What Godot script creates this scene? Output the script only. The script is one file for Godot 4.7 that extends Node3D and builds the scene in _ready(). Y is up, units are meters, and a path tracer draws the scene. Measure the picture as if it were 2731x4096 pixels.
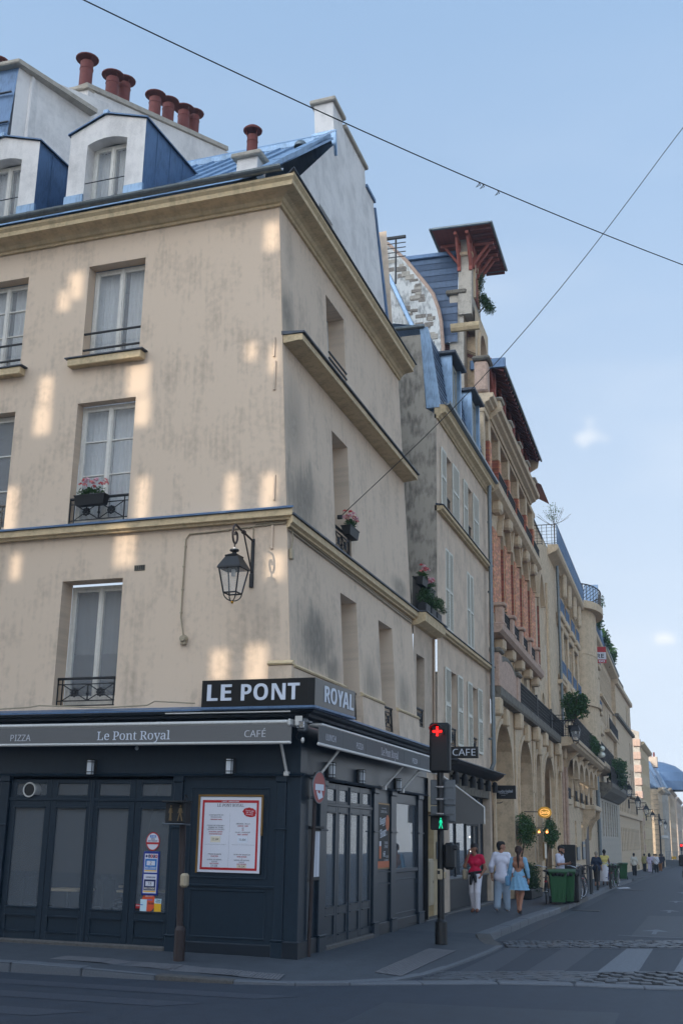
extends Node3D

const ID := Transform3D.IDENTITY
var M := {}
var TX := {}
var used := {}
var cache := {}
var FL: Transform3D    # facade on the cross street: x to the right along the wall, y up, z out
var FS: Transform3D    # leaning street facade of the corner building
var FV: Transform3D    # its upright shopfront
var F3: Transform3D    # facades further along the street
var F7: Transform3D    # far facades
const SUN := Vector3(0.536, -0.49, -0.976)

func _ready() -> void:
	setup_view()
	setup_materials()
	FL = Transform3D(Basis(V3(.9989, 0, .0468), Vector3.UP, V3(-.0468, 0, .9989)).orthonormalized(), V3(-6.15, 0, -17.4))
	var up := V3(-.0574, 1, 0).normalized()
	var out := V3(1, .0574, 0).normalized()
	FS = Transform3D(Basis(out.cross(up) * -1.0, up, out), V3(-6.07, 0, -17.4))
	FV = Transform3D(Basis(V3(0, 0, -1), Vector3.UP, V3(1, 0, 0)), V3(-6.15, 0, -17.4))
	F3 = Transform3D(Basis(V3(-.02, 0, -1).normalized(), Vector3.UP, V3(1, 0, -.02).normalized()), V3(-6.35, 0, -35.4))
	F7 = Transform3D(Basis(V3(0, 0, -1), Vector3.UP, V3(1, 0, 0)), V3(-7.2, 0, 0))
	build_ground()
	build_corner_house()
	build_shopfront()
	build_terrace_wing()
	build_shutter_house()
	build_tower_house()
	build_balcony_house()
	build_far_street()
	build_house_behind()
	build_sun_blockers()
	build_corner_props()
	build_street_props()
	build_people()
	build_wires()

# ---------------------------------------------------------------- view, sky, sun
func setup_view() -> void:
	var cam := Camera3D.new()
	cam.name = "camera"
	cam.fov = 48.02
	cam.near = 0.1
	cam.far = 2000.0
	var up := V3(176, 9376, -2640).normalized()
	var fwd := V3(856, -771, -2640)
	fwd = (fwd - up * fwd.dot(up)).normalized()
	var right := fwd.cross(up)
	# right, up, -fwd are the world's axes seen from the camera: the camera's own basis is the transpose
	cam.transform = Transform3D(Basis(right, up, -fwd).transposed(), V3(0, 1.92, 0))
	add_child(cam)
	cam.current = true
	var sun := DirectionalLight3D.new()
	sun.name = "sun"
	sun.light_energy = 1.0
	sun.light_color = Color(1.0, 0.95, 0.88)
	sun.light_angular_distance = 0.3
	sun.shadow_enabled = true
	sun.look_at_from_position(Vector3.ZERO, SUN, Vector3.UP)
	add_child(sun)
	var env := Environment.new()
	env.background_mode = Environment.BG_SKY
	env.tonemap_mode = Environment.TONE_MAPPER_LINEAR
	env.tonemap_exposure = 1.15
	env.sdfgi_enabled = true
	env.ssao_enabled = true
	env.ssil_enabled = true
	env.fog_enabled = true
	env.fog_density = 0.0007
	env.fog_light_color = Color(0.80, 0.88, 0.97)
	var sky := Sky.new()
	var pm := PanoramaSkyMaterial.new()
	pm.panorama = sky_picture()
	sky.sky_material = pm
	env.sky = sky
	var we := WorldEnvironment.new()
	we.name = "world"
	we.environment = env
	add_child(we)

func sky_picture() -> ImageTexture:
	var w := 1536
	var h := 768
	var im := Image.create_empty(w, h, false, Image.FORMAT_RGBF)
	var n1 := FastNoiseLite.new()
	n1.seed = 4
	n1.frequency = 1.1
	n1.fractal_octaves = 5
	var n2 := FastNoiseLite.new()
	n2.seed = 9
	n2.frequency = 2.6
	n2.fractal_octaves = 4
	# small cumulus: yaw (degrees right of the street), height, half sizes, strength
	var puffs := [[1.2, 10.9, 1.5, .55, 1.0], [-1.6, 9.3, .8, .4, .75], [-4.8, 19.3, .9, .8, .5], [3.6, 10.6, 1.4, .5, .8], [8, 8.5, 2.0, .6, .8], [16, 11, 2.5, .8, .8], [-40, 9, 3.0, .8, .6], [60, 10, 3.0, .8, .7], [110, 8, 2.5, .7, .7], [-100, 10, 3.0, .8, .6], [165, 9, 3.0, .8, .6]]
	var to_sun := -SUN.normalized()
	for y in h:
		var el := (0.5 - (y + 0.5) / h) * PI
		var e := maxf(sin(el), 0.0)
		for x in w:
			var yaw := ((x + 0.5) / w - 0.5) * TAU + PI
			var d := V3(sin(yaw) * cos(el), sin(el), -cos(yaw) * cos(el))
			# clear air: pale at the horizon, blue higher up
			var t := pow(1.0 - e, 2.2)
			var c := Color(.31, .51, .81).lerp(Color(.84, .90, .95), t)
			# clear-sky brightness round the sun (CIE standard clear sky)
			var ga := acos(clampf(d.dot(to_sun), -1, 1))
			var lum := (.91 + 10.0 * exp(-3.0 * ga) + .45 * pow(cos(ga), 2)) / 1.18
			c = c.lerp(Color(.86, .88, .90), clampf((lum - 1.0) * .3, 0, .7)) * lum
			if el > 0.0:
				# thin veil
				var k := n1.get_noise_3d(d.x * 2.0, d.y * 7.0, d.z * 2.0) * .5 + .5
				k = clampf((k - .42) * 1.9, 0, 1) * clampf((0.62 - e) * 2.6, 0, 1)
				c = c.lerp(Color(.88, .92, .96), k * .5)
				for p in puffs:
					var dx: float = wrapf(rad_to_deg(yaw) - p[0], -180, 180) / p[2]
					var dy: float = (rad_to_deg(el) - p[1]) / p[3]
					if absf(dx) < 2.0 and absf(dy) < 2.2:
						var nn := n2.get_noise_3d(d.x * 14, d.y * 22, d.z * 14) * .9
						var q := 1.0 - sqrt(dx * dx + (dy * dy if dy > 0 else dy * dy * 2.2)) + nn
						c = c.lerp(Color(.95, .96, .97), smoothstep(0.0, .55, q) * p[4])
			im.set_pixel(x, y, c)
	return ImageTexture.create_from_image(im)

# ---------------------------------------------------------------- materials
func noise_bytes(sd: int, fr: float, size: int, oc := 4) -> PackedByteArray:
	var n := FastNoiseLite.new()
	n.seed = sd
	n.frequency = fr
	n.fractal_octaves = oc
	return n.get_seamless_image(size, size).get_data()

# grey multiplier picture: layers of [bytes, amount, stretch x, stretch y]
func grey(size: int, layers: Array, grain := 0.0, sd := 1) -> ImageTexture:
	var r := RandomNumberGenerator.new()
	r.seed = sd
	var out := PackedByteArray()
	out.resize(size * size * 3)
	for y in size:
		for x in size:
			var v := .965
			for l in layers:
				var b: PackedByteArray = l[0]
				v -= l[1] * (.5 - b[(y * l[3] % size) * size + (x * l[2] % size)] / 255.0)
			if grain > 0:
				v += (r.randf() - .5) * grain
			var k := clampi(int(v * 255), 0, 255)
			var i := (y * size + x) * 3
			out[i] = k
			out[i + 1] = k
			out[i + 2] = k
	return ImageTexture.create_from_image(Image.create_from_data(size, size, false, Image.FORMAT_RGB8, out))

func mat(key: String, c: Color, rough := 0.8, tex := "", metres := 2.0, o := {}) -> StandardMaterial3D:
	var m := StandardMaterial3D.new()
	m.resource_name = key
	m.albedo_color = c
	m.roughness = rough
	if tex != "":
		m.albedo_texture = TX[tex]
		m.uv1_triplanar = true
		m.uv1_world_triplanar = true
		m.uv1_scale = Vector3.ONE / metres
		m.texture_filter = BaseMaterial3D.TEXTURE_FILTER_LINEAR_WITH_MIPMAPS_ANISOTROPIC
	if o.has("bump"):
		m.heightmap_enabled = true
		m.heightmap_texture = TX[o.bump[0]]
		m.heightmap_scale = o.bump[1]
	if o.has("metal"):
		m.metallic = o.metal
	if o.has("spec"):
		m.metallic_specular = o.spec
	if o.has("emit"):
		m.emission_enabled = true
		m.emission = o.emit[0]
		m.emission_energy_multiplier = o.emit[1]
	if o.has("back"):
		m.backlight_enabled = true
		m.backlight = o.back
	if o.has("vc"):
		m.vertex_color_use_as_albedo = true
	if o.has("rim"):
		m.rim_enabled = true
		m.rim = o.rim
		m.rim_tint = .5
	M[key] = m
	return m

func glass(key: String, c: Color, a: float, metal: float) -> void:
	var m := StandardMaterial3D.new()
	m.resource_name = key
	m.transparency = BaseMaterial3D.TRANSPARENCY_ALPHA
	m.albedo_color = Color(c, a)
	m.roughness = .015
	m.metallic = metal
	m.metallic_specular = .5
	M[key] = m

func setup_materials() -> void:
	var a := noise_bytes(3, .006, 512, 5)
	var b := noise_bytes(8, .03, 512, 4)
	var f := noise_bytes(15, .16, 512, 3)
	var s := noise_bytes(21, .012, 512, 5)
	TX.plaster = grey(512, [[a, .16, 1, 1], [b, .07, 1, 1], [f, .07, 1, 1], [s, .06, 4, 1]], .03, 2)
	TX.stone = grey(512, [[a, .22, 1, 1], [b, .16, 1, 1], [f, .12, 1, 1]], .05, 3)
	TX.soot = grey(512, [[a, .5, 1, 1], [s, .4, 3, 1], [f, .15, 1, 1]], .05, 4)
	TX.zinc = grey(512, [[s, .22, 5, 1], [a, .2, 1, 1], [f, .06, 1, 1]], .02, 5)
	TX.paint = grey(512, [[s, .10, 6, 1], [b, .08, 1, 1]], .02, 6)
	TX.asphalt = grey(512, [[a, .25, 1, 1], [b, .12, 1, 1], [f, .25, 1, 1]], .42, 7)
	TX.worn = grey(512, [[b, .55, 1, 1], [f, .6, 1, 1]], .25, 8)
	TX.wood = grey(512, [[s, .35, 9, 1], [f, .1, 1, 1]], .03, 9)
	TX.fine = grey(512, [[f, .5, 1, 1], [b, .2, 1, 1]], .3, 10)
	TX.brick = brick_picture()
	TX.rubble = grey(512, [[b, .35, 1, 1], [f, .35, 1, 1], [a, .25, 1, 1]], .06, 12)
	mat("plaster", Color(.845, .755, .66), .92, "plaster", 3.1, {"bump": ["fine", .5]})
	mat("plaster_pale", Color(.90, .875, .85), .92, "plaster", 3.7, {"bump": ["fine", .4]})
	mat("plaster_grey", Color(.78, .70, .615), .92, "plaster", 2.7, {"bump": ["fine", .5]})
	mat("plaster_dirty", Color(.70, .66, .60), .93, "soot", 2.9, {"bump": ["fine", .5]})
	mat("trim", Color(.83, .735, .58), .85, "stone", 1.3)
	mat("stone", Color(.82, .725, .60), .9, "stone", 1.7, {"bump": ["rubble", .6]})
	mat("stone_grey", Color(.72, .68, .62), .9, "stone", 1.5, {"bump": ["rubble", .8]})
	mat("stone_dark", Color(.46, .43, .38), .92, "soot", 1.3, {"bump": ["rubble", .8]})
	mat("stone_rose", Color(.76, .64, .56), .9, "stone", 1.1)
	mat("limewash", Color(.86, .85, .82), .93, "soot", 2.2, {"bump": ["rubble", 3.0]})
	mat("rubble", Color(.62, .58, .53), .95, "rubble", .5, {"bump": ["rubble", 4.0]})
	mat("brick", Color(.92, .70, .56), .9, "brick", 1.5)
	mat("brick_red", Color(.72, .46, .38), .9, "brick", 1.5)
	mat("zinc", Color(.56, .66, .76), .42, "zinc", 1.9, {"metal": .55})
	mat("zinc_dark", Color(.36, .46, .58), .5, "zinc", 1.7, {"metal": .4})
	mat("zinc_gutter", Color(.47, .50, .51), .45, "zinc", .8, {"metal": .6})
	mat("lead", Color(.30, .32, .35), .6, "zinc", .9, {"metal": .2})
	mat("slate", Color(.20, .28, .38), .55, "stone", .6)
	mat("slate_light", Color(.28, .36, .46), .5, "stone", .6)
	mat("terracotta", Color(.46, .23, .20), .75, "stone", .6)
	mat("red_timber", Color(.62, .34, .29), .8, "wood", .8)
	mat("red_timber_dark", Color(.46, .26, .24), .8, "wood", .8)
	mat("white_paint", Color(.86, .84, .80), .55, "paint", 1.1)
	mat("shutter_white", Color(.85, .83, .77), .6, "paint", 1.3)
	mat("shutter_grey", Color(.62, .62, .58), .7, "paint", 1.0)
	mat("iron", Color(.085, .085, .09), .55, "paint", .7)
	mat("iron_brown", Color(.17, .115, .11), .6, "worn", .3)
	mat("navy", Color(.085, .15, .20), .38, "paint", 1.5, {"spec": .45})
	mat("navy_dark", Color(.065, .105, .145), .42, "paint", 1.5, {"spec": .45})
	mat("black_sign", Color(.055, .06, .065), .35)
	mat("black", Color(.035, .036, .04), .6)
	mat("rubber", Color(.05, .05, .052), .8)
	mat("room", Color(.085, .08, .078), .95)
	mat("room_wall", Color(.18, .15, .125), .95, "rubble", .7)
	mat("letter", Color(.80, .82, .86), .5)
	mat("letter_grey", Color(.72, .72, .74), .6)
	mat("letter_dark", Color(.10, .10, .12), .6)
	mat("canvas", Color(.43, .425, .42), .9, "fine", .25)
	mat("white_metal", Color(.80, .79, .77), .4, "paint", .8, {"metal": .2})
	mat("curtain", Color(.84, .84, .83), .95, "paint", .8, {"back": Color(.4, .4, .4)})
	mat("curtain_dark", Color(.36, .36, .35), .95, "paint", .7)
	mat("blind", Color(.52, .52, .50), .8)
	mat("asphalt", Color(.145, .185, .235), .66, "asphalt", 1.3, {"bump": ["fine", .6], "spec": .5})
	mat("asphalt_old", Color(.17, .205, .245), .6, "asphalt", 1.7, {"bump": ["fine", .6], "spec": .5})
	mat("pavement", Color(.24, .265, .295), .72, "asphalt", 1.5, {"bump": ["fine", .5]})
	mat("granite", Color(.36, .38, .41), .62, "fine", .5, {"bump": ["rubble", .6]})
	mat("granite_dark", Color(.31, .30, .29), .7, "rubble", .6)
	mat("sett", Color(.26, .285, .32), .45, "rubble", .4, {"bump": ["fine", .8], "spec": .6})
	mat("sett_dark", Color(.20, .22, .25), .42, "rubble", .4, {"bump": ["fine", .8], "spec": .6})
	mat("road_paint", Color(.37, .40, .44), .6, "worn", .9)
	mat("road_paint_faint", Color(.21, .24, .285), .6, "worn", .9)
	mat("tactile", Color(.36, .365, .385), .8, "worn", .6)
	mat("red_print", Color(.66, .06, .09), .5)
	mat("red_disc", Color(.55, .05, .06), .4)
	mat("paper", Color(.80, .80, .83), .6)
	mat("paper_cream", Color(.82, .78, .70), .6)
	mat("gilt", Color(.55, .42, .22), .45, "paint", .3, {"metal": .6})
	mat("brass", Color(.80, .60, .25), .18, "", 1, {"metal": 1.0})
	mat("blue_print", Color(.02, .16, .50), .4)
	mat("sky_print", Color(.05, .42, .70), .4)
	mat("dark_blue_print", Color(.03, .12, .33), .4)
	mat("orange_print", Color(.80, .30, .15), .5)
	mat("yellow_print", Color(.85, .65, .10), .5)
	mat("pale_print", Color(.72, .82, .86), .5)
	mat("amber_print", Color(.72, .33, .07), .5)
	mat("beige_box", Color(.66, .60, .50), .6, "paint", .7)
	mat("beige_door", Color(.70, .62, .48), .7, "plaster", 1.5)
	mat("bin_green", Color(.04, .31, .13), .5, "paint", .6)
	mat("chrome", Color(.75, .76, .78), .25, "", 1, {"metal": 1.0})
	mat("steel_grey", Color(.40, .42, .44), .45, "paint", .5, {"metal": .5})
	mat("frost", Color(.80, .82, .84), .5)
	mat("leaf", Color(.21, .34, .13), .6, "", 1, {"back": Color(.15, .25, .06), "vc": true})
	mat("petal", Color(.9, .9, .9), .7, "", 1, {"vc": true, "back": Color(.2, .1, .1)})
	mat("bark", Color(.30, .24, .18), .9, "wood", .4)
	mat("signal_red", Color(.5, .02, .02), .4, "", 1, {"emit": [Color(1, .06, .05), 5.0]})
	mat("signal_green", Color(.02, .4, .3), .4, "", 1, {"emit": [Color(.05, .85, .62), 1.1]})
	mat("lamp_warm", Color(.9, .6, .35), .4, "", 1, {"emit": [Color(1, .62, .34), 3.0]})
	mat("lamp_white", Color(.9, .9, .9), .4, "", 1, {"emit": [Color(1, .97, .92), 4.0]})
	mat("sign_neon", Color(.9, .75, .5), .4, "", 1, {"emit": [Color(1, .72, .42), 1.6]})
	glass("pane", Color(.93, .95, .97), .10, .20)
	glass("pane_shop", Color(.85, .90, .95), .10, .03)
	glass("lantern_glass", Color(.92, .94, .95), .10, .04)

func brick_picture() -> ImageTexture:
	var size := 512
	var r := RandomNumberGenerator.new()
	r.seed = 77
	var im := Image.create_empty(size, size, false, Image.FORMAT_RGB8)
	im.fill(Color(.80, .76, .70))
	var rows := 24
	var rh := size / float(rows)
	for j in rows:
		for i in range(-1, 8):
			var off := 0.5 if j % 2 else 0.0
			var k := r.randf_range(.72, 1.0)
			var c := Color(k, k * r.randf_range(.86, .97), k * r.randf_range(.80, .95))
			im.fill_rect(Rect2i(int((i + off) * 73.14), int(j * rh), 70, int(rh) - 3), c)
	return ImageTexture.create_from_image(im)

# ---------------------------------------------------------------- nodes
func numbered(n: String) -> String:
	var k: int = used.get(n, -1) + 1
	used[n] = k
	return n if k == 0 else "%s_%03d" % [n, k]

func tag(o: Node, label: String, cat: String, group := "") -> Node:
	if label:
		o.set_meta("label", label)
	if cat:
		o.set_meta("category", cat)
	if group:
		o.set_meta("group", group)
	return o

func thing(n: String, label: String, cat: String, xf := ID, group := "") -> Node3D:
	var o := Node3D.new()
	o.name = numbered(n)
	o.transform = xf
	tag(o, label, cat, group)
	add_child(o)
	return o

func node(p: Node3D, n: String, xf := ID) -> Node3D:
	var o := Node3D.new()
	o.name = n
	o.transform = xf
	p.add_child(o, true)
	return o

func P(p: Node3D, n: String, mesh: Mesh, m, xf := ID) -> MeshInstance3D:
	var o := MeshInstance3D.new()
	o.name = n
	o.mesh = mesh
	o.material_override = M[m] if m is String else m
	o.transform = xf
	p.add_child(o, true)
	return o

func struct(n: String, mesh: Mesh, m, label := "", xf := ID) -> MeshInstance3D:
	var o := P(self, numbered(n), mesh, m, xf)
	o.set_meta("kind", "structure")
	if label:
		o.set_meta("label", label)
	return o

func copy(o: Node3D, xf: Transform3D, label: String) -> Node3D:
	var base := String(o.name)
	var i := base.length()
	while i > 3 and base.substr(i - 1, 1).is_valid_int():
		i -= 1
	base = base.substr(0, i).trim_suffix("_") if i < base.length() else base
	var c := o.duplicate()
	c.name = numbered(base)
	c.transform = xf
	c.set_meta("label", label)
	add_child(c)
	return c

# plain box as a part: one shared cube, sized by the node
func B(p: Node3D, n: String, m, x0: float, x1: float, y0: float, y1: float, z0: float, z1: float, xf := ID) -> MeshInstance3D:
	if not cache.has("cube"):
		var mb := MB.new()
		mb.box(-.5, .5, -.5, .5, -.5, .5)
		cache.cube = mb.done()
	var b := Basis.from_scale(V3(maxf(absf(x1 - x0), .0005), maxf(absf(y1 - y0), .0005), maxf(absf(z1 - z0), .0005)))
	return P(p, n, cache.cube, m, xf * Transform3D(b, V3(x0 + x1, y0 + y1, z0 + z1) * .5))

# box with chamfered edges
func C(p: Node3D, n: String, m, x0: float, x1: float, y0: float, y1: float, z0: float, z1: float, bev := .012, xf := ID) -> MeshInstance3D:
	var k := "c%.3f,%.3f,%.3f,%.3f" % [x1 - x0, y1 - y0, z1 - z0, bev]
	if not cache.has(k):
		var mb := MB.new()
		mb.cbox(-(x1 - x0) / 2, (x1 - x0) / 2, -(y1 - y0) / 2, (y1 - y0) / 2, -(z1 - z0) / 2, (z1 - z0) / 2, bev)
		cache[k] = mb.done()
	return P(p, n, cache[k], m, xf * Transform3D(Basis(), V3(x0 + x1, y0 + y1, z0 + z1) * .5))

func at(x: float, y: float, z: float) -> Transform3D:
	return Transform3D(Basis(), V3(x, y, z))

func turned(x: float, y: float, z: float, ry := 0.0, rx := 0.0, rz := 0.0) -> Transform3D:
	return Transform3D(Basis.from_euler(V3(rx, ry, rz)), V3(x, y, z))

# flat sheet x0..x1, y0..y1 facing +z
func Q(p: Node3D, n: String, m, x0: float, x1: float, y0: float, y1: float, z: float, xf := ID) -> MeshInstance3D:
	if not cache.has("sheet"):
		var mb := MB.new()
		mb.quad(V3(-.5, -.5, 0), V3(.5, -.5, 0), V3(.5, .5, 0), V3(-.5, .5, 0))
		cache.sheet = mb.done()
	return P(p, n, cache.sheet, m, xf * Transform3D(Basis.from_scale(V3(x1 - x0, y1 - y0, 1)), V3((x0 + x1) / 2, (y0 + y1) / 2, z)))

func tube(p: Node3D, n: String, m, pts: Array, r: float, sides := 8) -> MeshInstance3D:
	var mb := MB.new()
	mb.tube(pts, r, sides)
	return P(p, n, mb.done(), m)

# moulding: outline (z, y) swept along x, ends mitred by m0, m1 times z
func mould(p: Node3D, n: String, m, prof: Array, x0: float, x1: float, m0 := 0.0, m1 := 0.0, xf := ID) -> MeshInstance3D:
	var mb := MB.new()
	mb.sweep_x(prof, x0, x1, m0, m1)
	return P(p, n, mb.done(), m, xf)

func text(p: Node3D, n: String, s: String, m, capital: float, xf: Transform3D, serif := false, bold := false, width := 0.0, deep := .006) -> MeshInstance3D:
	var t := TextMesh.new()
	var f := SystemFont.new()
	f.font_names = PackedStringArray(["Droid Serif" if serif else "Droid Sans"])
	f.font_weight = 700 if bold else 400
	t.font = f
	t.font_size = 64
	t.text = s
	t.depth = deep
	t.curve_step = 2.0
	t.pixel_size = capital / 45.7
	var sx := 1.0
	if width > 0:
		var w := t.get_aabb().size.x
		if w > .0001:
			sx = width / w
	return P(p, n, t, m, xf * Transform3D(Basis.from_scale(V3(sx, 1, 1)), Vector3.ZERO))

# wall with openings: holes are [x0, x1, y0, y1, depth of reveal]
func wall_mesh(x0: float, x1: float, y0: float, y1: float, holes: Array, deform = null) -> ArrayMesh:
	var mb := MB.new()
	var xs := [x0, x1]
	var ys := [y0, y1]
	for h in holes:
		for v in [h[0], h[1]]:
			if not xs.has(v) and v > x0 and v < x1:
				xs.append(v)
		for v in [h[2], h[3]]:
			if not ys.has(v) and v > y0 and v < y1:
				ys.append(v)
	xs.sort()
	ys.sort()
	for i in xs.size() - 1:
		for j in ys.size() - 1:
			var cx: float = (xs[i] + xs[i + 1]) / 2
			var cy: float = (ys[j] + ys[j + 1]) / 2
			var open := false
			for h in holes:
				if cx > h[0] and cx < h[1] and cy > h[2] and cy < h[3]:
					open = true
			if not open:
				mb.quad(V3(xs[i], ys[j], 0), V3(xs[i + 1], ys[j], 0), V3(xs[i + 1], ys[j + 1], 0), V3(xs[i], ys[j + 1], 0))
	for h in holes:
		var d: float = -h[4]
		var a := V3(h[0], h[2], 0)
		var b := V3(h[1], h[2], 0)
		var c := V3(h[1], h[3], 0)
		var e := V3(h[0], h[3], 0)
		var k := V3(0, 0, d)
		mb.quad(a, a + k, b + k, b)
		mb.quad(b, b + k, c + k, c)
		mb.quad(c, c + k, e + k, e)
		mb.quad(e, e + k, a + k, a)
	if deform:
		for i in mb.v.size():
			mb.v[i] = deform.call(mb.v[i])
	return mb.done()

# ---------------------------------------------------------------- mesh builder
class MB:
	var v := PackedVector3Array()
	var n := PackedVector3Array()
	var u := PackedVector2Array()
	var c := PackedColorArray()
	var col := Color.WHITE
	var xf := Transform3D.IDENTITY

	func put(p: Vector3, nn: Vector3, uv := Vector2.ZERO) -> void:
		v.append(xf * p)
		n.append((xf.basis * nn).normalized())
		u.append(uv)
		c.append(col)

	# corners run counter-clockwise seen from outside
	func tri(a: Vector3, b: Vector3, d: Vector3) -> void:
		var nn := (b - a).cross(d - a).normalized()
		for p in [a, d, b]:
			put(p, nn, Vector2(p.x, p.y))

	func quad(a: Vector3, b: Vector3, d: Vector3, e: Vector3) -> void:
		var nn := (b - a).cross(d - a)
		if nn.length_squared() < 1e-14:
			nn = (d - a).cross(e - a)
		nn = nn.normalized()
		for p in [a, d, b, a, e, d]:
			put(p, nn, Vector2(p.x, p.y))

	func quad_n(a: Vector3, b: Vector3, d: Vector3, e: Vector3, na: Vector3, nb: Vector3, nd: Vector3, ne: Vector3) -> void:
		put(a, na)
		put(d, nd)
		put(b, nb)
		put(a, na)
		put(e, ne)
		put(d, nd)

	func box(x0: float, x1: float, y0: float, y1: float, z0: float, z1: float) -> void:
		var p := [Vector3(x0, y0, z0), Vector3(x1, y0, z0), Vector3(x1, y1, z0), Vector3(x0, y1, z0), Vector3(x0, y0, z1), Vector3(x1, y0, z1), Vector3(x1, y1, z1), Vector3(x0, y1, z1)]
		for f in [[4, 5, 6, 7], [1, 0, 3, 2], [5, 1, 2, 6], [0, 4, 7, 3], [7, 6, 2, 3], [0, 1, 5, 4]]:
			quad(p[f[0]], p[f[1]], p[f[2]], p[f[3]])

	func cbox(x0: float, x1: float, y0: float, y1: float, z0: float, z1: float, b: float) -> void:
		var h := Vector3(x1 - x0, y1 - y0, z1 - z0) * .5
		var o := Vector3(x0 + x1, y0 + y1, z0 + z1) * .5
		b = minf(b, minf(h.x, minf(h.y, h.z)) * .8)
		var w := func(sx: float, sy: float, sz: float, ax: int) -> Vector3:
			var q := Vector3(sx * (h.x - b), sy * (h.y - b), sz * (h.z - b))
			q[ax] += [sx, sy, sz][ax] * b
			return o + q
		for ax in 3:
			var a1 := (ax + 1) % 3
			var a2 := (ax + 2) % 3
			for sg in [-1.0, 1.0]:
				var q := []
				for k in [[-1, -1], [1, -1], [1, 1], [-1, 1]]:
					var t := [0.0, 0.0, 0.0]
					t[ax] = sg
					t[a1] = k[0]
					t[a2] = k[1]
					q.append(w.call(t[0], t[1], t[2], ax))
				if sg > 0:
					quad(q[0], q[1], q[2], q[3])
				else:
					quad(q[3], q[2], q[1], q[0])
			# the four edges along axis ax
			for k in [[-1, -1], [1, -1], [1, 1], [-1, 1]]:
				var e := []
				for q in [[-1.0, a1], [1.0, a1], [1.0, a2], [-1.0, a2]]:
					var t := [0.0, 0.0, 0.0]
					t[ax] = q[0]
					t[a1] = k[0]
					t[a2] = k[1]
					e.append(w.call(t[0], t[1], t[2], q[1]))
				if k[0] * k[1] > 0:
					quad(e[3], e[2], e[1], e[0])
				else:
					quad(e[0], e[1], e[2], e[3])
		for sx in [-1.0, 1.0]:
			for sy in [-1.0, 1.0]:
				for sz in [-1.0, 1.0]:
					var a: Vector3 = w.call(sx, sy, sz, 0)
					var d: Vector3 = w.call(sx, sy, sz, 1)
					var e: Vector3 = w.call(sx, sy, sz, 2)
					if sx * sy * sz > 0:
						tri(a, d, e)
					else:
						tri(a, e, d)

	# outline (x, y) counter-clockwise, between z0 and z1
	func prism(poly: Array, z0: float, z1: float) -> void:
		var pv := PackedVector2Array(poly)
		if Geometry2D.is_polygon_clockwise(pv):
			pv.reverse()
		# y up: Godot calls it clockwise in a y-down sense, so check by area
		var ar := 0.0
		for i in pv.size():
			var q := pv[(i + 1) % pv.size()]
			ar += pv[i].x * q.y - q.x * pv[i].y
		if ar < 0:
			pv.reverse()
		var t := Geometry2D.triangulate_polygon(pv)
		for i in range(0, t.size(), 3):
			var a := pv[t[i]]
			var b := pv[t[i + 1]]
			var d := pv[t[i + 2]]
			if (b - a).cross(d - a) < 0:
				var k := b
				b = d
				d = k
			tri(Vector3(a.x, a.y, z1), Vector3(b.x, b.y, z1), Vector3(d.x, d.y, z1))
			tri(Vector3(a.x, a.y, z0), Vector3(d.x, d.y, z0), Vector3(b.x, b.y, z0))
		for i in pv.size():
			var a := pv[i]
			var b := pv[(i + 1) % pv.size()]
			quad(Vector3(a.x, a.y, z0), Vector3(b.x, b.y, z0), Vector3(b.x, b.y, z1), Vector3(a.x, a.y, z1))

	# outline (z, y) swept along x
	func sweep_x(prof: Array, x0: float, x1: float, m0 := 0.0, m1 := 0.0) -> void:
		var pv := PackedVector2Array(prof)
		var ar := 0.0
		for i in pv.size():
			var q := pv[(i + 1) % pv.size()]
			ar += pv[i].x * q.y - q.x * pv[i].y
		if ar < 0:
			pv.reverse()
		var t := Geometry2D.triangulate_polygon(pv)
		for i in range(0, t.size(), 3):
			var a := pv[t[i]]
			var b := pv[t[i + 1]]
			var d := pv[t[i + 2]]
			if (b - a).cross(d - a) < 0:
				var k := b
				b = d
				d = k
			tri(Vector3(x0 + m0 * a.x, a.y, a.x), Vector3(x0 + m0 * b.x, b.y, b.x), Vector3(x0 + m0 * d.x, d.y, d.x))
			tri(Vector3(x1 + m1 * a.x, a.y, a.x), Vector3(x1 + m1 * d.x, d.y, d.x), Vector3(x1 + m1 * b.x, b.y, b.x))
		for i in pv.size():
			var a := pv[i]
			var b := pv[(i + 1) % pv.size()]
			quad(Vector3(x1 + m1 * a.x, a.y, a.x), Vector3(x1 + m1 * b.x, b.y, b.x), Vector3(x0 + m0 * b.x, b.y, b.x), Vector3(x0 + m0 * a.x, a.y, a.x))

	func tube(pts: Array, r, sides := 8, closed := false) -> void:
		var cnt := pts.size()
		var prev := Vector3.ZERO
		var rings := []
		for i in cnt:
			var t: Vector3
			if closed:
				t = pts[(i + 1) % cnt] - pts[(i - 1 + cnt) % cnt]
			else:
				t = pts[mini(i + 1, cnt - 1)] - pts[maxi(i - 1, 0)]
			t = t.normalized()
			var a := prev
			if i == 0 or a.length_squared() < .1:
				a = Vector3.UP if absf(t.y) < .9 else Vector3.RIGHT
			a = (a - t * a.dot(t)).normalized()
			prev = a
			var b := t.cross(a)
			var rr: float = r[i] if r is Array else r
			var ring := []
			for k in sides:
				var an := TAU * k / sides
				var d := a * cos(an) + b * sin(an)
				ring.append([pts[i] + d * rr, d])
			rings.append(ring)
		var last := cnt if closed else cnt - 1
		for i in last:
			var p: Array = rings[i]
			var q: Array = rings[(i + 1) % cnt]
			for k in sides:
				var k2 := (k + 1) % sides
				quad_n(p[k][0], p[k2][0], q[k2][0], q[k][0], p[k][1], p[k2][1], q[k2][1], q[k][1])
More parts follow.
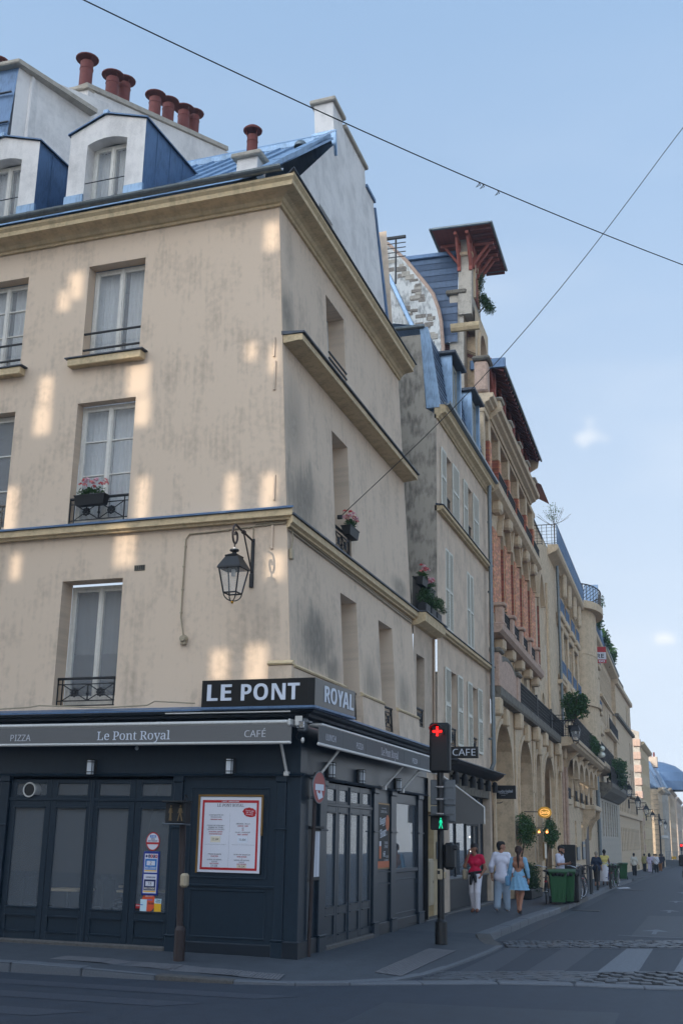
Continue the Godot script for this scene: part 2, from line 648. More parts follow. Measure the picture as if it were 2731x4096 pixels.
		if not closed:
			for e in [0, cnt - 1]:
				var p: Array = rings[e]
				for k in range(1, sides - 1):
					if e == 0:
						tri(p[0][0], p[k + 1][0], p[k][0])
					else:
						tri(p[0][0], p[k][0], p[k + 1][0])

	# profile of (radius, height) turned round the y axis
	func lathe(prof: Array, sides := 16, o := Vector3.ZERO) -> void:
		for i in prof.size() - 1:
			var a: Vector2 = prof[i]
			var b: Vector2 = prof[i + 1]
			var sl := Vector2(b.y - a.y, a.x - b.x).normalized()
			for k in sides:
				var t0 := TAU * k / sides
				var t1 := TAU * (k + 1) / sides
				var d0 := Vector3(cos(t0), 0, -sin(t0))
				var d1 := Vector3(cos(t1), 0, -sin(t1))
				var n0 := d0 * sl.x + Vector3.UP * sl.y
				var n1 := d1 * sl.x + Vector3.UP * sl.y
				quad_n(o + d0 * a.x + Vector3.UP * a.y, o + d1 * a.x + Vector3.UP * a.y, o + d1 * b.x + Vector3.UP * b.y, o + d0 * b.x + Vector3.UP * b.y, n0, n1, n1, n0)

	func ball(o: Vector3, r: Vector3, rings := 8, sides := 12) -> void:
		for i in rings:
			var a0 := PI * i / rings - PI / 2
			var a1 := PI * (i + 1) / rings - PI / 2
			for k in sides:
				var q := []
				for e in [[a0, k], [a0, k + 1], [a1, k + 1], [a1, k]]:
					var t: float = TAU * e[1] / sides
					q.append(Vector3(cos(e[0]) * cos(t), sin(e[0]), -cos(e[0]) * sin(t)))
				quad_n(o + q[0] * r, o + q[1] * r, o + q[2] * r, o + q[3] * r, q[0] / r, q[1] / r, q[2] / r, q[3] / r)

	func done() -> ArrayMesh:
		var arr := []
		arr.resize(Mesh.ARRAY_MAX)
		arr[Mesh.ARRAY_VERTEX] = v
		arr[Mesh.ARRAY_NORMAL] = n
		arr[Mesh.ARRAY_TEX_UV] = u
		arr[Mesh.ARRAY_COLOR] = c
		var m := ArrayMesh.new()
		m.add_surface_from_arrays(Mesh.PRIMITIVE_TRIANGLES, arr)
		return m

# ---------------------------------------------------------------- shared building pieces
# casement window: origin at the lower left corner of the frame, front of the frame at z = 0
func casement(p: Node3D, xf: Transform3D, w: float, h: float, bars: Array, inside := "curtain", fm := "white_paint", deep := .9) -> Node3D:
	var o := node(p, "window", xf)
	var key := "win%.2f,%.2f,%s" % [w, h, str(bars)]
	if not cache.has(key):
		var mb := MB.new()
		var f := .055
		mb.cbox(0, f, 0, h, -.07, 0, .006)
		mb.cbox(w - f, w, 0, h, -.07, 0, .006)
		mb.cbox(f, w - f, h - f, h, -.07, -.002, .006)
		mb.cbox(f, w - f, 0, f * 1.3, -.07, -.002, .006)
		var mid := w / 2
		for s in 2:
			var a: float = f if s == 0 else mid
			var b: float = mid if s == 0 else w - f
			mb.cbox(a + .004, a + .052, f * 1.3, h - f, -.06, .012, .006)
			mb.cbox(b - .052, b - .004, f * 1.3, h - f, -.06, .012, .006)
			mb.cbox(a + .052, b - .052, h - f - .055, h - f - .004, -.058, .010, .006)
			mb.cbox(a + .052, b - .052, f * 1.3 + .004, f * 1.3 + .08, -.058, .010, .006)
			for t in bars:
				var y: float = h * t
				mb.cbox(a + .05, b - .05, y - .013, y + .013, -.05, .004, .004)
		mb.cbox(mid - .03, mid + .03, f * 1.3, h - f, -.04, .026, .008)
		cache[key] = mb.done()
	P(o, "frame", cache[key], fm)
	var ys := [f_low(h)]
	for t in bars:
		ys.append(h * t)
	ys.append(h - .11)
	for s in 2:
		var a: float = .105 if s == 0 else w / 2 + .05
		var b: float = w / 2 - .05 if s == 0 else w - .105
		for j in ys.size() - 1:
			Q(o, "pane", "pane", a, b, ys[j], ys[j + 1], -.02)
	if inside == "curtain" or inside == "net":
		for s in 2:
			var a: float = .03 if s == 0 else w * .56
			var b: float = w * .44 if s == 0 else w - .03
			if inside == "net":
				a = .03 if s == 0 else w * .5 + .01
				b = w * .5 - .01 if s == 0 else w - .03
			P(o, "curtain", drape(), "curtain", Transform3D(Basis.from_scale(V3(b - a, h - .06, 1)), V3(a, .03, -.17)))
	elif inside == "dark":
		P(o, "curtain", drape(), "curtain_dark", Transform3D(Basis.from_scale(V3(w - .06, h * .55, 1)), V3(.03, h * .43, -.17)))
	elif inside == "blind":
		for k in int(h / .045):
			pass
		Q(o, "blind", "blind", .03, w - .03, .03, h * .97, -.12)
	room(o, w, h, deep)
	return o

func f_low(_h: float) -> float:
	return .155

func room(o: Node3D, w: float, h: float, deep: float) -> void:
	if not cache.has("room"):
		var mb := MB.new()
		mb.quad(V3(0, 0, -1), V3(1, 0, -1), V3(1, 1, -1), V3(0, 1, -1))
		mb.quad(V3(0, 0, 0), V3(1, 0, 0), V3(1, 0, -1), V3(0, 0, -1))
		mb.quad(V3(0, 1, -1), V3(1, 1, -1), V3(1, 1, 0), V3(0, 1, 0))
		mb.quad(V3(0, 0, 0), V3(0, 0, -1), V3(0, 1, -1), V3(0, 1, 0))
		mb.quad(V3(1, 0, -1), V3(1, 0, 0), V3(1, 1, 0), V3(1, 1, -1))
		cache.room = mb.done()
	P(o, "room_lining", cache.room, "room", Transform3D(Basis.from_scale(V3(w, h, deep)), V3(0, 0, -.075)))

func drape() -> ArrayMesh:
	if not cache.has("drape"):
		var mb := MB.new()
		var pr := 0.0
		for i in 40:
			var x0 := i / 40.0
			var x1 := (i + 1) / 40.0
			var z0 := sin(x0 * 31.0) * .022 + sin(x0 * 12.0 + 1) * .012
			var z1 := sin(x1 * 31.0) * .022 + sin(x1 * 12.0 + 1) * .012
			mb.quad(V3(x0, 0, z0), V3(x1, 0, z1), V3(x1, 1, z1), V3(x0, 1, z0))
		cache.drape = mb.done()
	return cache.drape

# cast-iron window guard with crossed bars and two rosettes
func guard(p: Node3D, xf: Transform3D, w: float, h: float) -> Node3D:
	var o := node(p, "window_guard", xf)
	C(o, "top_rail", "iron", 0, w, h - .03, h + .012, -.028, .028, .01)
	B(o, "rail", "iron", 0, w, h - .115, h - .098, -.01, .01)
	B(o, "rail", "iron", 0, w, .10, .117, -.01, .01)
	B(o, "rail", "iron", 0, w, .015, .035, -.012, .012)
	for x in [.0, .09, w - .105, w - .018]:
		B(o, "post", "iron", x, x + .018, 0, h, -.009, .009)
	var y0 := .11
	var y1 := h - .105
	for k in 2:
		var a := .1 + k * (w - .2) / 2
		var b := a + (w - .2) / 2
		var mb := MB.new()
		mb.tube([V3(a, y0, 0), V3(b, y1, 0)], .010, 6)
		mb.tube([V3(a, y1, 0), V3(b, y0, 0)], .010, 6)
		P(o, "crossed_bar", mb.done(), "iron")
		var mr := MB.new()
		var cx := (a + b) / 2
		var cy := (y0 + y1) / 2
		for q in 8:
			var t := TAU * q / 8
			mr.ball(V3(cx + cos(t) * .058, cy + sin(t) * .058, .004), V3(.028, .028, .016), 5, 8)
		mr.ball(V3(cx, cy, .01), V3(.032, .032, .02), 5, 8)
		P(o, "rosette", mr.done(), "iron")
	var mc := MB.new()
	mc.lathe([V2(.0, y0), V2(.016, y0), V2(.012, y0 + .09), V2(.03, y0 + .12), V2(.012, y0 + .16), V2(.016, y1), V2(0, y1)], 8, V3(w / 2, 0, 0))
	P(o, "baluster", mc.done(), "iron")
	return o

# plain railing: top rail, bottom rail, thin uprights (uprights joined: too thin to pick apart)
func railing(p: Node3D, xf: Transform3D, w: float, h: float, step := .11, r := .008, m := "iron", lattice := false) -> Node3D:
	var o := node(p, "railing", xf)
	B(o, "top_rail", m, 0, w, h - .03, h, -.022, .022)
	B(o, "bottom_rail", m, 0, w, .05, .075, -.012, .012)
	var mb := MB.new()
	var cnt := int(w / step)
	for i in cnt + 1:
		var x := w * i / maxf(cnt, 1)
		mb.box(x - r, x + r, 0, h - .03, -r, r)
	if lattice:
		for k in range(1, 6):
			mb.box(0, w, h * k / 6 - .006, h * k / 6 + .006, -.006, .006)
	var up := P(o, "uprights", mb.done(), m)
	up.set_meta("kind", "stuff")
	return o

# leaves scattered through a volume: each a small folded blade
func leaves(rng: RandomNumberGenerator, count: int, centre: Vector3, size: Vector3, leaf: float, tones: Array, clumps := 7) -> ArrayMesh:
	var mb := MB.new()
	var cs := []
	for i in clumps:
		cs.append([centre + V3(rng.randf_range(-1, 1), rng.randf_range(-1, 1), rng.randf_range(-1, 1)) * size * .55, rng.randf_range(.35, .62)])
	for i in count:
		var c: Array = cs[rng.randi() % cs.size()]
		var d := V3(rng.randfn(), rng.randfn(), rng.randfn()).normalized() * pow(rng.randf(), .45)
		var q: Vector3 = c[0] + d * size * c[1]
		var t := V3(rng.randfn(), rng.randfn() * .6 - .15, rng.randfn()).normalized()
		var s := t.cross(V3(rng.randfn(), rng.randfn(), rng.randfn())).normalized()
		var l := leaf * rng.randf_range(.6, 1.25)
		var up := s.cross(t) * l * .18
		mb.col = tones[rng.randi() % tones.size()]
		var tip := q + t * l
		var m1 := q + t * l * .45 + s * l * .3 + up
		var m2 := q + t * l * .45 - s * l * .3 + up
		mb.tri(q, m1, tip)
		mb.tri(q, tip, m2)
	return mb.done()

const GREENS := [Color(.9, .95, .8), Color(.6, .75, .55), Color(1.2, 1.2, .9), Color(.45, .6, .45)]

func flower_box(p_label: String, xf: Transform3D, w: float, sd: int, flowers := true, nm := "flower_box") -> Node3D:
	var t := thing(nm, p_label, "flower box", xf, "flower boxes on the sills")
	var mb := MB.new()
	# tapered trough, open on top
	var a := [V3(-w / 2 + .03, 0, -.07), V3(w / 2 - .03, 0, -.07), V3(w / 2 - .03, 0, .07), V3(-w / 2 + .03, 0, .07)]
	var b := [V3(-w / 2, .17, -.095), V3(w / 2, .17, -.095), V3(w / 2, .17, .095), V3(-w / 2, .17, .095)]
	for i in 4:
		var j := (i + 1) % 4
		mb.quad(a[j], a[i], b[i], b[j])
	mb.quad(a[0], a[1], a[2], a[3])
	mb.box(-w / 2 - .008, w / 2 + .008, .165, .185, -.103, .103)
	P(t, "trough", mb.done(), "black")
	var rng := RandomNumberGenerator.new()
	rng.seed = sd
	P(t, "foliage", leaves(rng, 420, V3(0, .27, .02), V3(w * .52, .12, .13), .05, GREENS, 9), "leaf")
	if flowers:
		var mf := MB.new()
		var pinks := [Color(.75, .05, .06), Color(.85, .25, .24), Color(.82, .34, .42), Color(.9, .5, .56), Color(.7, .03, .05)]
		for i in 15:
			var c := V3(rng.randf_range(-.5, .5) * w, rng.randf_range(.33, .46), rng.randf_range(-.06, .14))
			var base: Color = pinks[rng.randi() % pinks.size()]
			for k in 26:
				var d := V3(rng.randfn(), absf(rng.randfn()), rng.randfn()).normalized()
				var q := c + d * .042
				var s := d.cross(V3(rng.randfn(), rng.randfn(), rng.randfn())).normalized()
				var s2 := d.cross(s)
				mf.col = base * rng.randf_range(.8, 1.2)
				mf.quad(q - s * .014, q + s2 * .014, q + s * .014 + d * .006, q - s2 * .014 + d * .006)
		P(t, "blossoms", mf.done(), "petal")
	return t

# ---------------------------------------------------------------- the corner house
func corner_x(h: float) -> float:
	return .08 - .0575 * h

func dirt_picture(w: int, h: int, sx: float, sy: float, y0: float, blobs: Array, sd: int) -> ImageTexture:
	var n1 := FastNoiseLite.new()
	n1.seed = sd
	n1.frequency = .9
	n1.fractal_octaves = 5
	var n2 := FastNoiseLite.new()
	n2.seed = sd + 5
	n2.frequency = 6.0
	n2.fractal_octaves = 4
	var r := RandomNumberGenerator.new()
	r.seed = sd
	var im := Image.create_empty(w, h, false, Image.FORMAT_RGB8)
	for j in h:
		var y := y0 + sy * (1.0 - (j + .5) / h)
		for i in w:
			var x := sx * (i + .5) / w
			var a := n1.get_noise_2d(x * 1.2, y * .8)
			var st := n1.get_noise_2d(x * 9.0, y * .55 + 40)
			var f := n2.get_noise_2d(x, y)
			var k := 1.0 + a * .12 + st * .07 + f * .07 + (r.randf() - .5) * .03
			var d := 0.0
			for b in blobs:
				var q := V2((x - b[0]) / b[2], (y - b[1]) / b[3]).length()
				var m := 1.0 - q + a * .6 + st * .35 + f * .3
				d = maxf(d, smoothstep(0, 1, clampf(m, 0, 1)) * b[4] * .8)
			var c := Color(k, k, k).lerp(Color(.47, .50, .52) * (1.0 + f * .25), d)
			im.set_pixel(i, j, c.clamp())
	return ImageTexture.create_from_image(im)

func cornice_profile(y: float, out: float) -> Array:
	return [V2(-.05, y), V2(.05, y), V2(.07, y + .035), V2(.05, y + .05), V2(.09, y + .07), V2(.13, y + .12), V2(.20, y + .15), V2(out - .05, y + .17), V2(out - .05, y + .26), V2(out, y + .31), V2(out, y + .36), V2(-.05, y + .40)]

func ledge_profile(y: float, out: float, th: float) -> Array:
	return [V2(-.05, y), V2(out * .55, y), V2(out * .6, y + .03), V2(out, y + .05), V2(out, y + th), V2(-.05, y + th + .02)]

func build_corner_house() -> void:
	var h := thing("corner_house", "beige plastered corner house above the dark blue café shopfront", "building", FL)
	var S := FL.affine_inverse() * FS
	# walls
	var lh := []
	for u in [[3.385, 4.61], [5.98, 7.2], [8.6, 9.8]]:
		for r in [[3.97, 6.18, .34], [7.18, 9.555, .2], [10.44, 12.37, .24]]:
			lh.append([-u[1], -u[0], r[0], r[1], r[2]])
	var bend := func(p: Vector3) -> Vector3:
		return V3(corner_x(p.y), p.y, p.z) if p.x > -.001 and p.z > -.01 else p
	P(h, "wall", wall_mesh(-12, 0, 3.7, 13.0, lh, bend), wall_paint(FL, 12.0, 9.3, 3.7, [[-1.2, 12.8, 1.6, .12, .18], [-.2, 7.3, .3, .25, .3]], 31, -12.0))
	var sh := [[2.67, 3.90, 10.84, 12.47, .35], [2.74, 3.80, 7.12, 9.56, .32], [2.92, 3.98, 4.03, 6.35, .40], [5.58, 6.70, 4.03, 6.31, .40]]
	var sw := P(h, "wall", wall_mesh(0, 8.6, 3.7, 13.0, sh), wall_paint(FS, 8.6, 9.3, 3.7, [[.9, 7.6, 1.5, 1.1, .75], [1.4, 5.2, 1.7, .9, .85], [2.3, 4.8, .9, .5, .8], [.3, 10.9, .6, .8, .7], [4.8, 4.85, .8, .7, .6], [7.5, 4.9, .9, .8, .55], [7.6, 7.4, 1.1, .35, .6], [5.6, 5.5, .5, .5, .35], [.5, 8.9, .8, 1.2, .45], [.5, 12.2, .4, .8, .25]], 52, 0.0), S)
	sw.set_meta("label", "leaning street wall with sooty grey stains")
	# end wall towards the low wing
	var e := MB.new()
	e.quad(V3(8.6, 6.6, 0), V3(8.6, 6.6, -4.5), V3(8.6, 17.2, -4.5), V3(8.6, 17.2, -.1))
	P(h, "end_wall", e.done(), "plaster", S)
	# windows on the cross street
	var row := [[4.03, 2.11, [], "dark", .34], [7.2, 2.34, [.42, .7], "net", .2], [10.46, 1.9, [], "curtain", .24]]
	for u in [[3.385, 4.61], [5.98, 7.2]]:
		for r in 3:
			var bars: Array = row[r][2]
			if u[0] > 5 and r == 2:
				bars = [.42, .7]
			if u[0] > 5 and r == 1:
				bars = [.36, .66]
			casement(h, at(-u[1], row[r][0], -row[r][4]), u[1] - u[0], row[r][1], bars, row[r][3] if not (u[0] > 5 and r == 1) else "none")
	# sills, guards and bars
	for u in [[3.385, 4.61], [5.98, 7.2]]:
		C(h, "sill", "trim", -u[1] - .2, -u[0] + .13, 10.26, 10.405, -.05, .17, .012)
		mould(h, "sill_flashing", "lead", [V2(-.3, 10.44), V2(-.3, 10.41), V2(.2, 10.408), V2(.2, 10.43)], -u[1] - .25, -u[0] + .18)
		for y in [10.61, 10.94]:
			C(h, "window_bar", "iron", -u[1], -u[0], y, y + .035, -.04, .0, .006)
		guard(h, at(-u[1], 7.19, -.03), u[1] - u[0], .52)
		guard(h, at(-u[1], 3.97, -.12), u[1] - u[0], .50)
	# mouldings
	mould(h, "string_course", "trim", ledge_profile(6.98, .16, .16), -12, corner_x(7.0), 0, 1)
	mould(h, "string_course", "trim", ledge_profile(6.86, .16, .16), 0, 8.62, -1, 0, S)
	mould(h, "ledge_flashing", "zinc_dark", [V2(-.02, 7.16), V2(.20, 7.145), V2(.20, 7.175), V2(-.02, 7.25)], -12, corner_x(7.1), 0, 1)
	mould(h, "ledge_flashing", "lead", [V2(-.02, 7.04), V2(.20, 7.025), V2(.20, 7.055), V2(-.02, 7.12)], 0, 8.66, -1, 0, S)
	mould(h, "string_course", "trim", [V2(-.05, 10.24), V2(.30, 10.26), V2(.33, 10.25), V2(.36, 10.255), V2(.36, 10.37), V2(-.05, 10.39)], .03, 8.55, 0, 0, S)
	mould(h, "ledge_flashing", "lead", [V2(-.02, 10.40), V2(.41, 10.38), V2(.41, 10.41), V2(-.02, 10.47)], .01, 8.58, 0, 0, S)
	mould(h, "cornice", "trim", cornice_profile(12.93, .45), -12, corner_x(13.0), 0, 1)
	mould(h, "cornice", "trim", cornice_profile(12.95, .45), 0, 8.6, -1, 0, S)
	mould(h, "cornice_flashing", "lead", [V2(-.3, 13.33), V2(.49, 13.315), V2(.49, 13.335), V2(-.3, 13.42)], -.06, 8.66, -1, 0, S)
	# street windows
	casement(h, S * at(2.67, 10.86, -.35), 1.23, 1.6, [], "curtain")
	casement(h, S * at(2.74, 7.15, -.32), 1.06, 2.4, [.36, .66], "none")
	casement(h, S * at(2.92, 4.05, -.40), 1.06, 2.29, [], "blind")
	casement(h, S * at(5.58, 4.05, -.40), 1.12, 2.25, [], "blind")
	for y in [11.07, 11.2]:
		B(h, "window_bar", "iron", 2.7, 3.9, y, y + .03, .0, .03, S)
	guard(h, S * at(2.74, 7.14, -.04), 1.05, .52)
	guard(h, S * at(2.92, 4.06, -.10), 1.06, .52)
	guard(h, S * at(5.58, 4.05, -.10), 1.12, .52)
	# rendered plinth slabs above the shop
	for a in [[.02, 2.9], [3.98, 5.56], [6.72, 8.58]]:
		var k := ceili((a[1] - a[0]) / .9)
		for i in k:
			var x0: float = a[0] + (a[1] - a[0]) * i / k
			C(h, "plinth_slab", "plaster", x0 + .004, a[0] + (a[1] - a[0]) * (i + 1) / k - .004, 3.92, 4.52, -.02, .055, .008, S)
		mould(h, "plinth_cap", "trim", [V2(-.02, 4.525), V2(.07, 4.525), V2(.085, 4.55), V2(.03, 4.60), V2(-.02, 4.60)], a[0], a[1], 0, 0, S)
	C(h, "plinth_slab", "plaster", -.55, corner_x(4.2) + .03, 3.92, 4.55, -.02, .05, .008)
	mould(h, "plinth_cap", "trim", [V2(-.02, 4.555), V2(.07, 4.555), V2(.085, 4.58), V2(.03, 4.63), V2(-.02, 4.63)], -.56, corner_x(4.5) + .06)
	# small things fixed to the wall
	var g := node(h, "vent_grille", at(-3.17, 6.285, .0))
	C(g, "plate", "stone_dark", 0, .21, 0, .1, -.01, .012, .004)
	for i in 5:
		B(g, "slot", "black", .02 + i * .038, .04 + i * .038, .015, .085, .010, .014)
	var g2 := node(h, "vent_grille", S * at(5.15, 10.75, .0))
	C(g2, "plate", "stone_dark", 0, .22, 0, .12, -.01, .012, .004)
	# cables with clips along the string course
	var yl := 6.86
	tube(h, "cable", "beige_box", [V3(-2.13, 5.12, .03), V3(-2.2, 5.42, .02), V3(-2.2, 5.8, .02), V3(-2.19, 6.78, .02), V3(-2.12, 6.87, .02), V3(-1.6, 6.88, .02), V3(-.6, 6.93, .02), V3(corner_x(6.9) - .02, 6.93, .03)], .014, 6)
	tube(h, "cable", "beige_box", [V3(-.92, 6.68, .02), V3(-.92, 6.9, .02), V3(-.85, 6.955, .02), V3(-.35, 6.96, .03), V3(corner_x(6.9), 6.95, .05)], .011, 6)
	for q in [[-2.2, 5.5], [-2.2, 5.9], [-2.2, 6.3], [-2.19, 6.65], [-1.8, 6.875], [-1.4, 6.885], [-1.0, 6.9], [-.7, 6.92]]:
		C(h, "cable_clip", "beige_box", q[0] - .02, q[0] + .02, q[1] - .015, q[1] + .015, 0, .035, .006)
	var bx := MB.new()
	bx.lathe([V2(0, 0), V2(.07, 0), V2(.075, .02), V2(.06, .06), V2(.05, .09), V2(0, .095)], 12)
	P(h, "junction_box", bx.done(), "beige_box", Transform3D(Basis(Vector3.RIGHT, PI / 2), V3(-2.12, 5.05, .0)))
	C(h, "junction_box_foot", "beige_box", -2.17, -2.07, 4.95, 5.02, 0, .06, .01)
	C(h, "cable_cover", "plaster", -.60, -.555, 6.5, 6.92, 0, .03, .006)
	C(h, "cable_cover", "plaster", -.66, -.615, 9.35, 9.9, 0, .03, .006)
	C(h, "cable_cover", "plaster", -.68, -.645, 9.98, 10.35, 0, .03, .006)
	C(h, "cable_cover", "plaster", -.585, -.55, 7.35, 7.8, 0, .03, .006)
	tube(h, "cable", "beige_box", [S * V3(.02, 6.83, .03), S * V3(3, 6.80, .03), S * V3(6, 6.77, .03), S * V3(8.5, 6.74, .03)], .014, 6)
	tube(h, "cable", "beige_box", [S * V3(.02, 6.87, .05), S * V3(3, 6.845, .04), S * V3(6, 6.81, .04), S * V3(8.5, 6.79, .04)], .012, 6)
	tube(h, "cable", "beige_box", [S * V3(.12, 6.84, .05), S * V3(.16, 6.7, .05), S * V3(.10, 6.5, .03)], .014, 6)
	C(h, "cable_joint", "beige_box", .05, .14, 6.33, 6.52, .0, .07, .015, S)
	build_corner_roof(h, S)

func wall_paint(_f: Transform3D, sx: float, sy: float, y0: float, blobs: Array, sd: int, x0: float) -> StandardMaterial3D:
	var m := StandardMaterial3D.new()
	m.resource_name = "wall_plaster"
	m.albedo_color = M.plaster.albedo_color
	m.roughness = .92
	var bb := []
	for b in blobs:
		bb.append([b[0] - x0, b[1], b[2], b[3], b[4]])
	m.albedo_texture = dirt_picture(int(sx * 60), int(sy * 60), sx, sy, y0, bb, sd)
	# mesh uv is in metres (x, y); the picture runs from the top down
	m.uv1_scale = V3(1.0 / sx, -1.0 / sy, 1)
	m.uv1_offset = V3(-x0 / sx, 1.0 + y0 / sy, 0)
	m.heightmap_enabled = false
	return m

func build_corner_roof(h: Node3D, S: Transform3D) -> void:
	# front slope: eave (z .2, y 13.42) to ridge (z -4.2, y 17.1); gable edge x follows the leaning wall
	var ez := .35
	var ey := 13.40
	var rz := -4.15
	var ry := 17.12
	var gx := -.62
	var m := MB.new()
	var e1 := S * V3(-.38, ey, -.2)
	var e2 := S * V3(4.15, ry, -.2)
	var e3 := S * V3(8.5, 13.6, -.2)
	m.quad(V3(-12, ey, ez), e1, e2, V3(-12, ry, rz))
	m.quad(e2, e3, V3(-12, 13.6, e3.z), V3(-12, ry, rz))
	var rf := P(h, "roof", m.done(), "zinc")
	var sl := (V3(0, ry, rz) - V3(0, ey, ez))
	var dirv := sl.normalized()
	var nrm := Vector3.RIGHT.cross(dirv) * -1.0
	if nrm.y < 0:
		nrm = -nrm
	var x := -1.05
	while x > -11.5:
		var q := MB.new()
		var a := V3(x, ey, ez) + dirv * .25
		var b := V3(x - .12, ry, rz) - dirv * .35
		q.xf = Transform3D(Basis(Vector3.RIGHT, nrm, Vector3.RIGHT.cross(nrm)), Vector3.ZERO)
		q.xf = ID
		var w := V3(.022, 0, 0)
		var up := nrm * .05
		q.quad(a - w + up * .0, a + w, a + w + up, a - w + up)
		q.quad(a + w, b + w, b + w + up, a + w + up)
		q.quad(b - w, a - w, a - w + up, b - w + up)
		q.quad(a - w + up, a + w + up, b + w + up, b - w + up)
		q.quad(b + w, b - w, b - w + up, b + w + up)
		P(rf, "roof_seam", q.done(), "zinc")
		x -= .42
	# ridge cap
	var rc := MB.new()
	rc.sweep_x([V2(rz + .14, ry - .10), V2(rz + .15, ry + .02), V2(rz + .06, ry + .12), V2(rz, ry + .15), V2(rz - .06, ry + .12), V2(rz - .15, ry - .1)], -12, gx - .75)
	P(rf, "ridge_cap", rc.done(), "zinc")
	# verge strips along the gable
	for i in 7:
		var t0 := i / 7.0
		var t1 := (i + .98) / 7.0
		var a := e1.lerp(e2, t0) + V3(-.03, 0, 0)
		var b := e1.lerp(e2, t1) + V3(-.03, 0, 0)
		var q := MB.new()
		var up := nrm * (.11 + .006 * (i % 2))
		var wv := V3(-.42, 0, 0)
		q.quad(a + wv + up * .3, a + up * .3 + V3(.05, 0, 0), b + up * .3 + V3(.05, 0, 0), b + wv + up * .3)
		q.quad(a + up * .3 + V3(.05, 0, 0), a + up * 1.5 + V3(.06, 0, 0), b + up * 1.5 + V3(.06, 0, 0), b + up * .3 + V3(.05, 0, 0))
		q.quad(a + up * 1.5 + V3(.06, 0, 0), a + up * 1.5 + V3(.26, 0, 0), b + up * 1.5 + V3(.26, 0, 0), b + up * 1.5 + V3(.06, 0, 0))
		P(rf, "verge_strip", q.done(), "zinc")
	# gutter: half round with sleeves
	var gp := []
	for i in 9:
		var t := PI + PI * i / 8.0
		gp.append(V2(.53 + cos(t) * .085, 13.42 + sin(t) * .085))
	var inn := []
	for i in 9:
		var t := TAU - PI * i / 8.0
		inn.append(V2(.53 + cos(t) * .075, 13.42 + sin(t) * .075))
	mould(h, "gutter", "zinc_gutter", gp + inn, -12, -.42)
	for i in 14:
		var gs := []
		for k in 9:
			var t := PI + PI * k / 8.0
			gs.append(V2(.53 + cos(t) * .092, 13.425 + sin(t) * .092))
		mould(h, "gutter_strap", "zinc_gutter", gs, -.75 - i * .62, -.735 - i * .62)
	# gable wall on the street, set above the cornice
	var g := MB.new()
	var z0 := -.16
	var ol := [V2(.62, 13.3), V2(8.55, 13.3), V2(8.5, 14.0), V2(7.75, 16.75), V2(7.6, 17.5), V2(6.9, 17.55), V2(6.9, 18.0), V2(4.35, 18.25), V2(4.35, 16.95), V2(4.2, 16.95)]
	var gw := [[2.96, 3.9, 13.55, 14.78, .3]]
	# built as strips so that the window stays open
	var cut := func(x0: float, x1: float, lo: float, hi: float) -> void:
		g.quad(V3(x0, lo, z0), V3(x1, lo, z0), V3(x1, hi, z0), V3(x0, hi, z0))
	g.quad(V3(.60, 13.3, z0), V3(2.96, 13.3, z0), V3(2.96, 15.82, z0), V3(.60, 13.62, z0))
	cut.call(2.96, 3.9, 13.3, 13.55)
	g.quad(V3(2.96, 14.78, z0), V3(3.9, 14.78, z0), V3(3.9, 16.7, z0), V3(2.96, 15.82, z0))
	g.quad(V3(3.9, 13.3, z0), V3(8.58, 13.3, z0), V3(7.75, 16.75, z0), V3(3.9, 16.7, z0))
	g.quad(V3(3.9, 16.7, z0), V3(7.75, 16.75, z0), V3(7.6, 17.5, z0), V3(4.2, 16.97, z0))
	var kd := V3(0, 0, -.3)
	var a := V3(2.96, 13.55, z0)
	var b := V3(3.9, 13.55, z0)
	var c := V3(3.9, 14.78, z0)
	var d := V3(2.96, 14.78, z0)
	g.quad(a, a + kd, b + kd, b)
	g.quad(b, b + kd, c + kd, c)
	g.quad(c, c + kd, d + kd, d)
	g.quad(d, d + kd, a + kd, a)
	P(h, "gable_wall", g.done(), "plaster_pale", S)
	casement(h, S * at(2.96, 13.56, z0 - .3), .94, 1.2, [], "curtain")
	mould(h, "edge_flashing", "zinc_dark", [V2(z0 + .04, 0), V2(z0 + .04, .09), V2(z0 - .3, .09), V2(z0 - .3, 0)], 0, 3.65, 0, 0, S * Transform3D(Basis(V3(0, 0, 1), deg_to_rad(-75.5)) , V3(7.64, 17.35, 0)) * Transform3D(Basis(), Vector3.ZERO))
	mould(h, "edge_flashing", "zinc_dark", [V2(z0 + .05, 0), V2(z0 + .05, .09), V2(z0 - .45, .09), V2(z0 - .45, 0)], 6.9, 7.68, 0, 0, S * at(0, 17.5, 0))
	# chimney stacks on the gable: two joined blocks
	C(h, "chimney_stack", "plaster_pale", 4.3, 5.05, 16.6, 18.2, -.62, z0 + .002, .01, S)
	C(h, "chimney_stack", "plaster_pale", 5.05, 6.9, 16.6, 18.02, -.66, z0 + .001, .01, S)
	C(h, "chimney_stack", "plaster_pale", 6.9, 7.62, 16.4, 17.5, -.55, z0 + .001, .01, S)
	C(h, "chimney_cap", "stone_grey", 4.22, 5.1, 18.2, 18.31, -.70, z0 + .08, .02, S)
	C(h, "chimney_cap", "stone_grey", 5.1, 6.98, 18.02, 18.13, -.74, z0 + .08, .02, S)
	C(h, "chimney_flashing", "zinc", 4.24, 4.30, 16.75, 17.42, -.68, z0 + .06, .006, S)
	# small chimney with a red cowl on the slope
	var k := node(h, "roof_chimney", at(-1.62, 14.05, -.72))
	C(k, "shaft", "plaster_pale", -.22, .22, -.3, .42, -.2, .2, .01)
	mould(k, "flashing", "zinc_gutter", [V2(-.24, -.1), V2(.26, -.1), V2(.22, .12), V2(-.22, .12)], -.25, .25)
	C(k, "cap", "stone_grey", -.31, .31, .42, .52, -.29, .29, .02)
	cowl(k, at(0, .52, 0), .5, .105)
	# roof vent
	var v := MB.new()
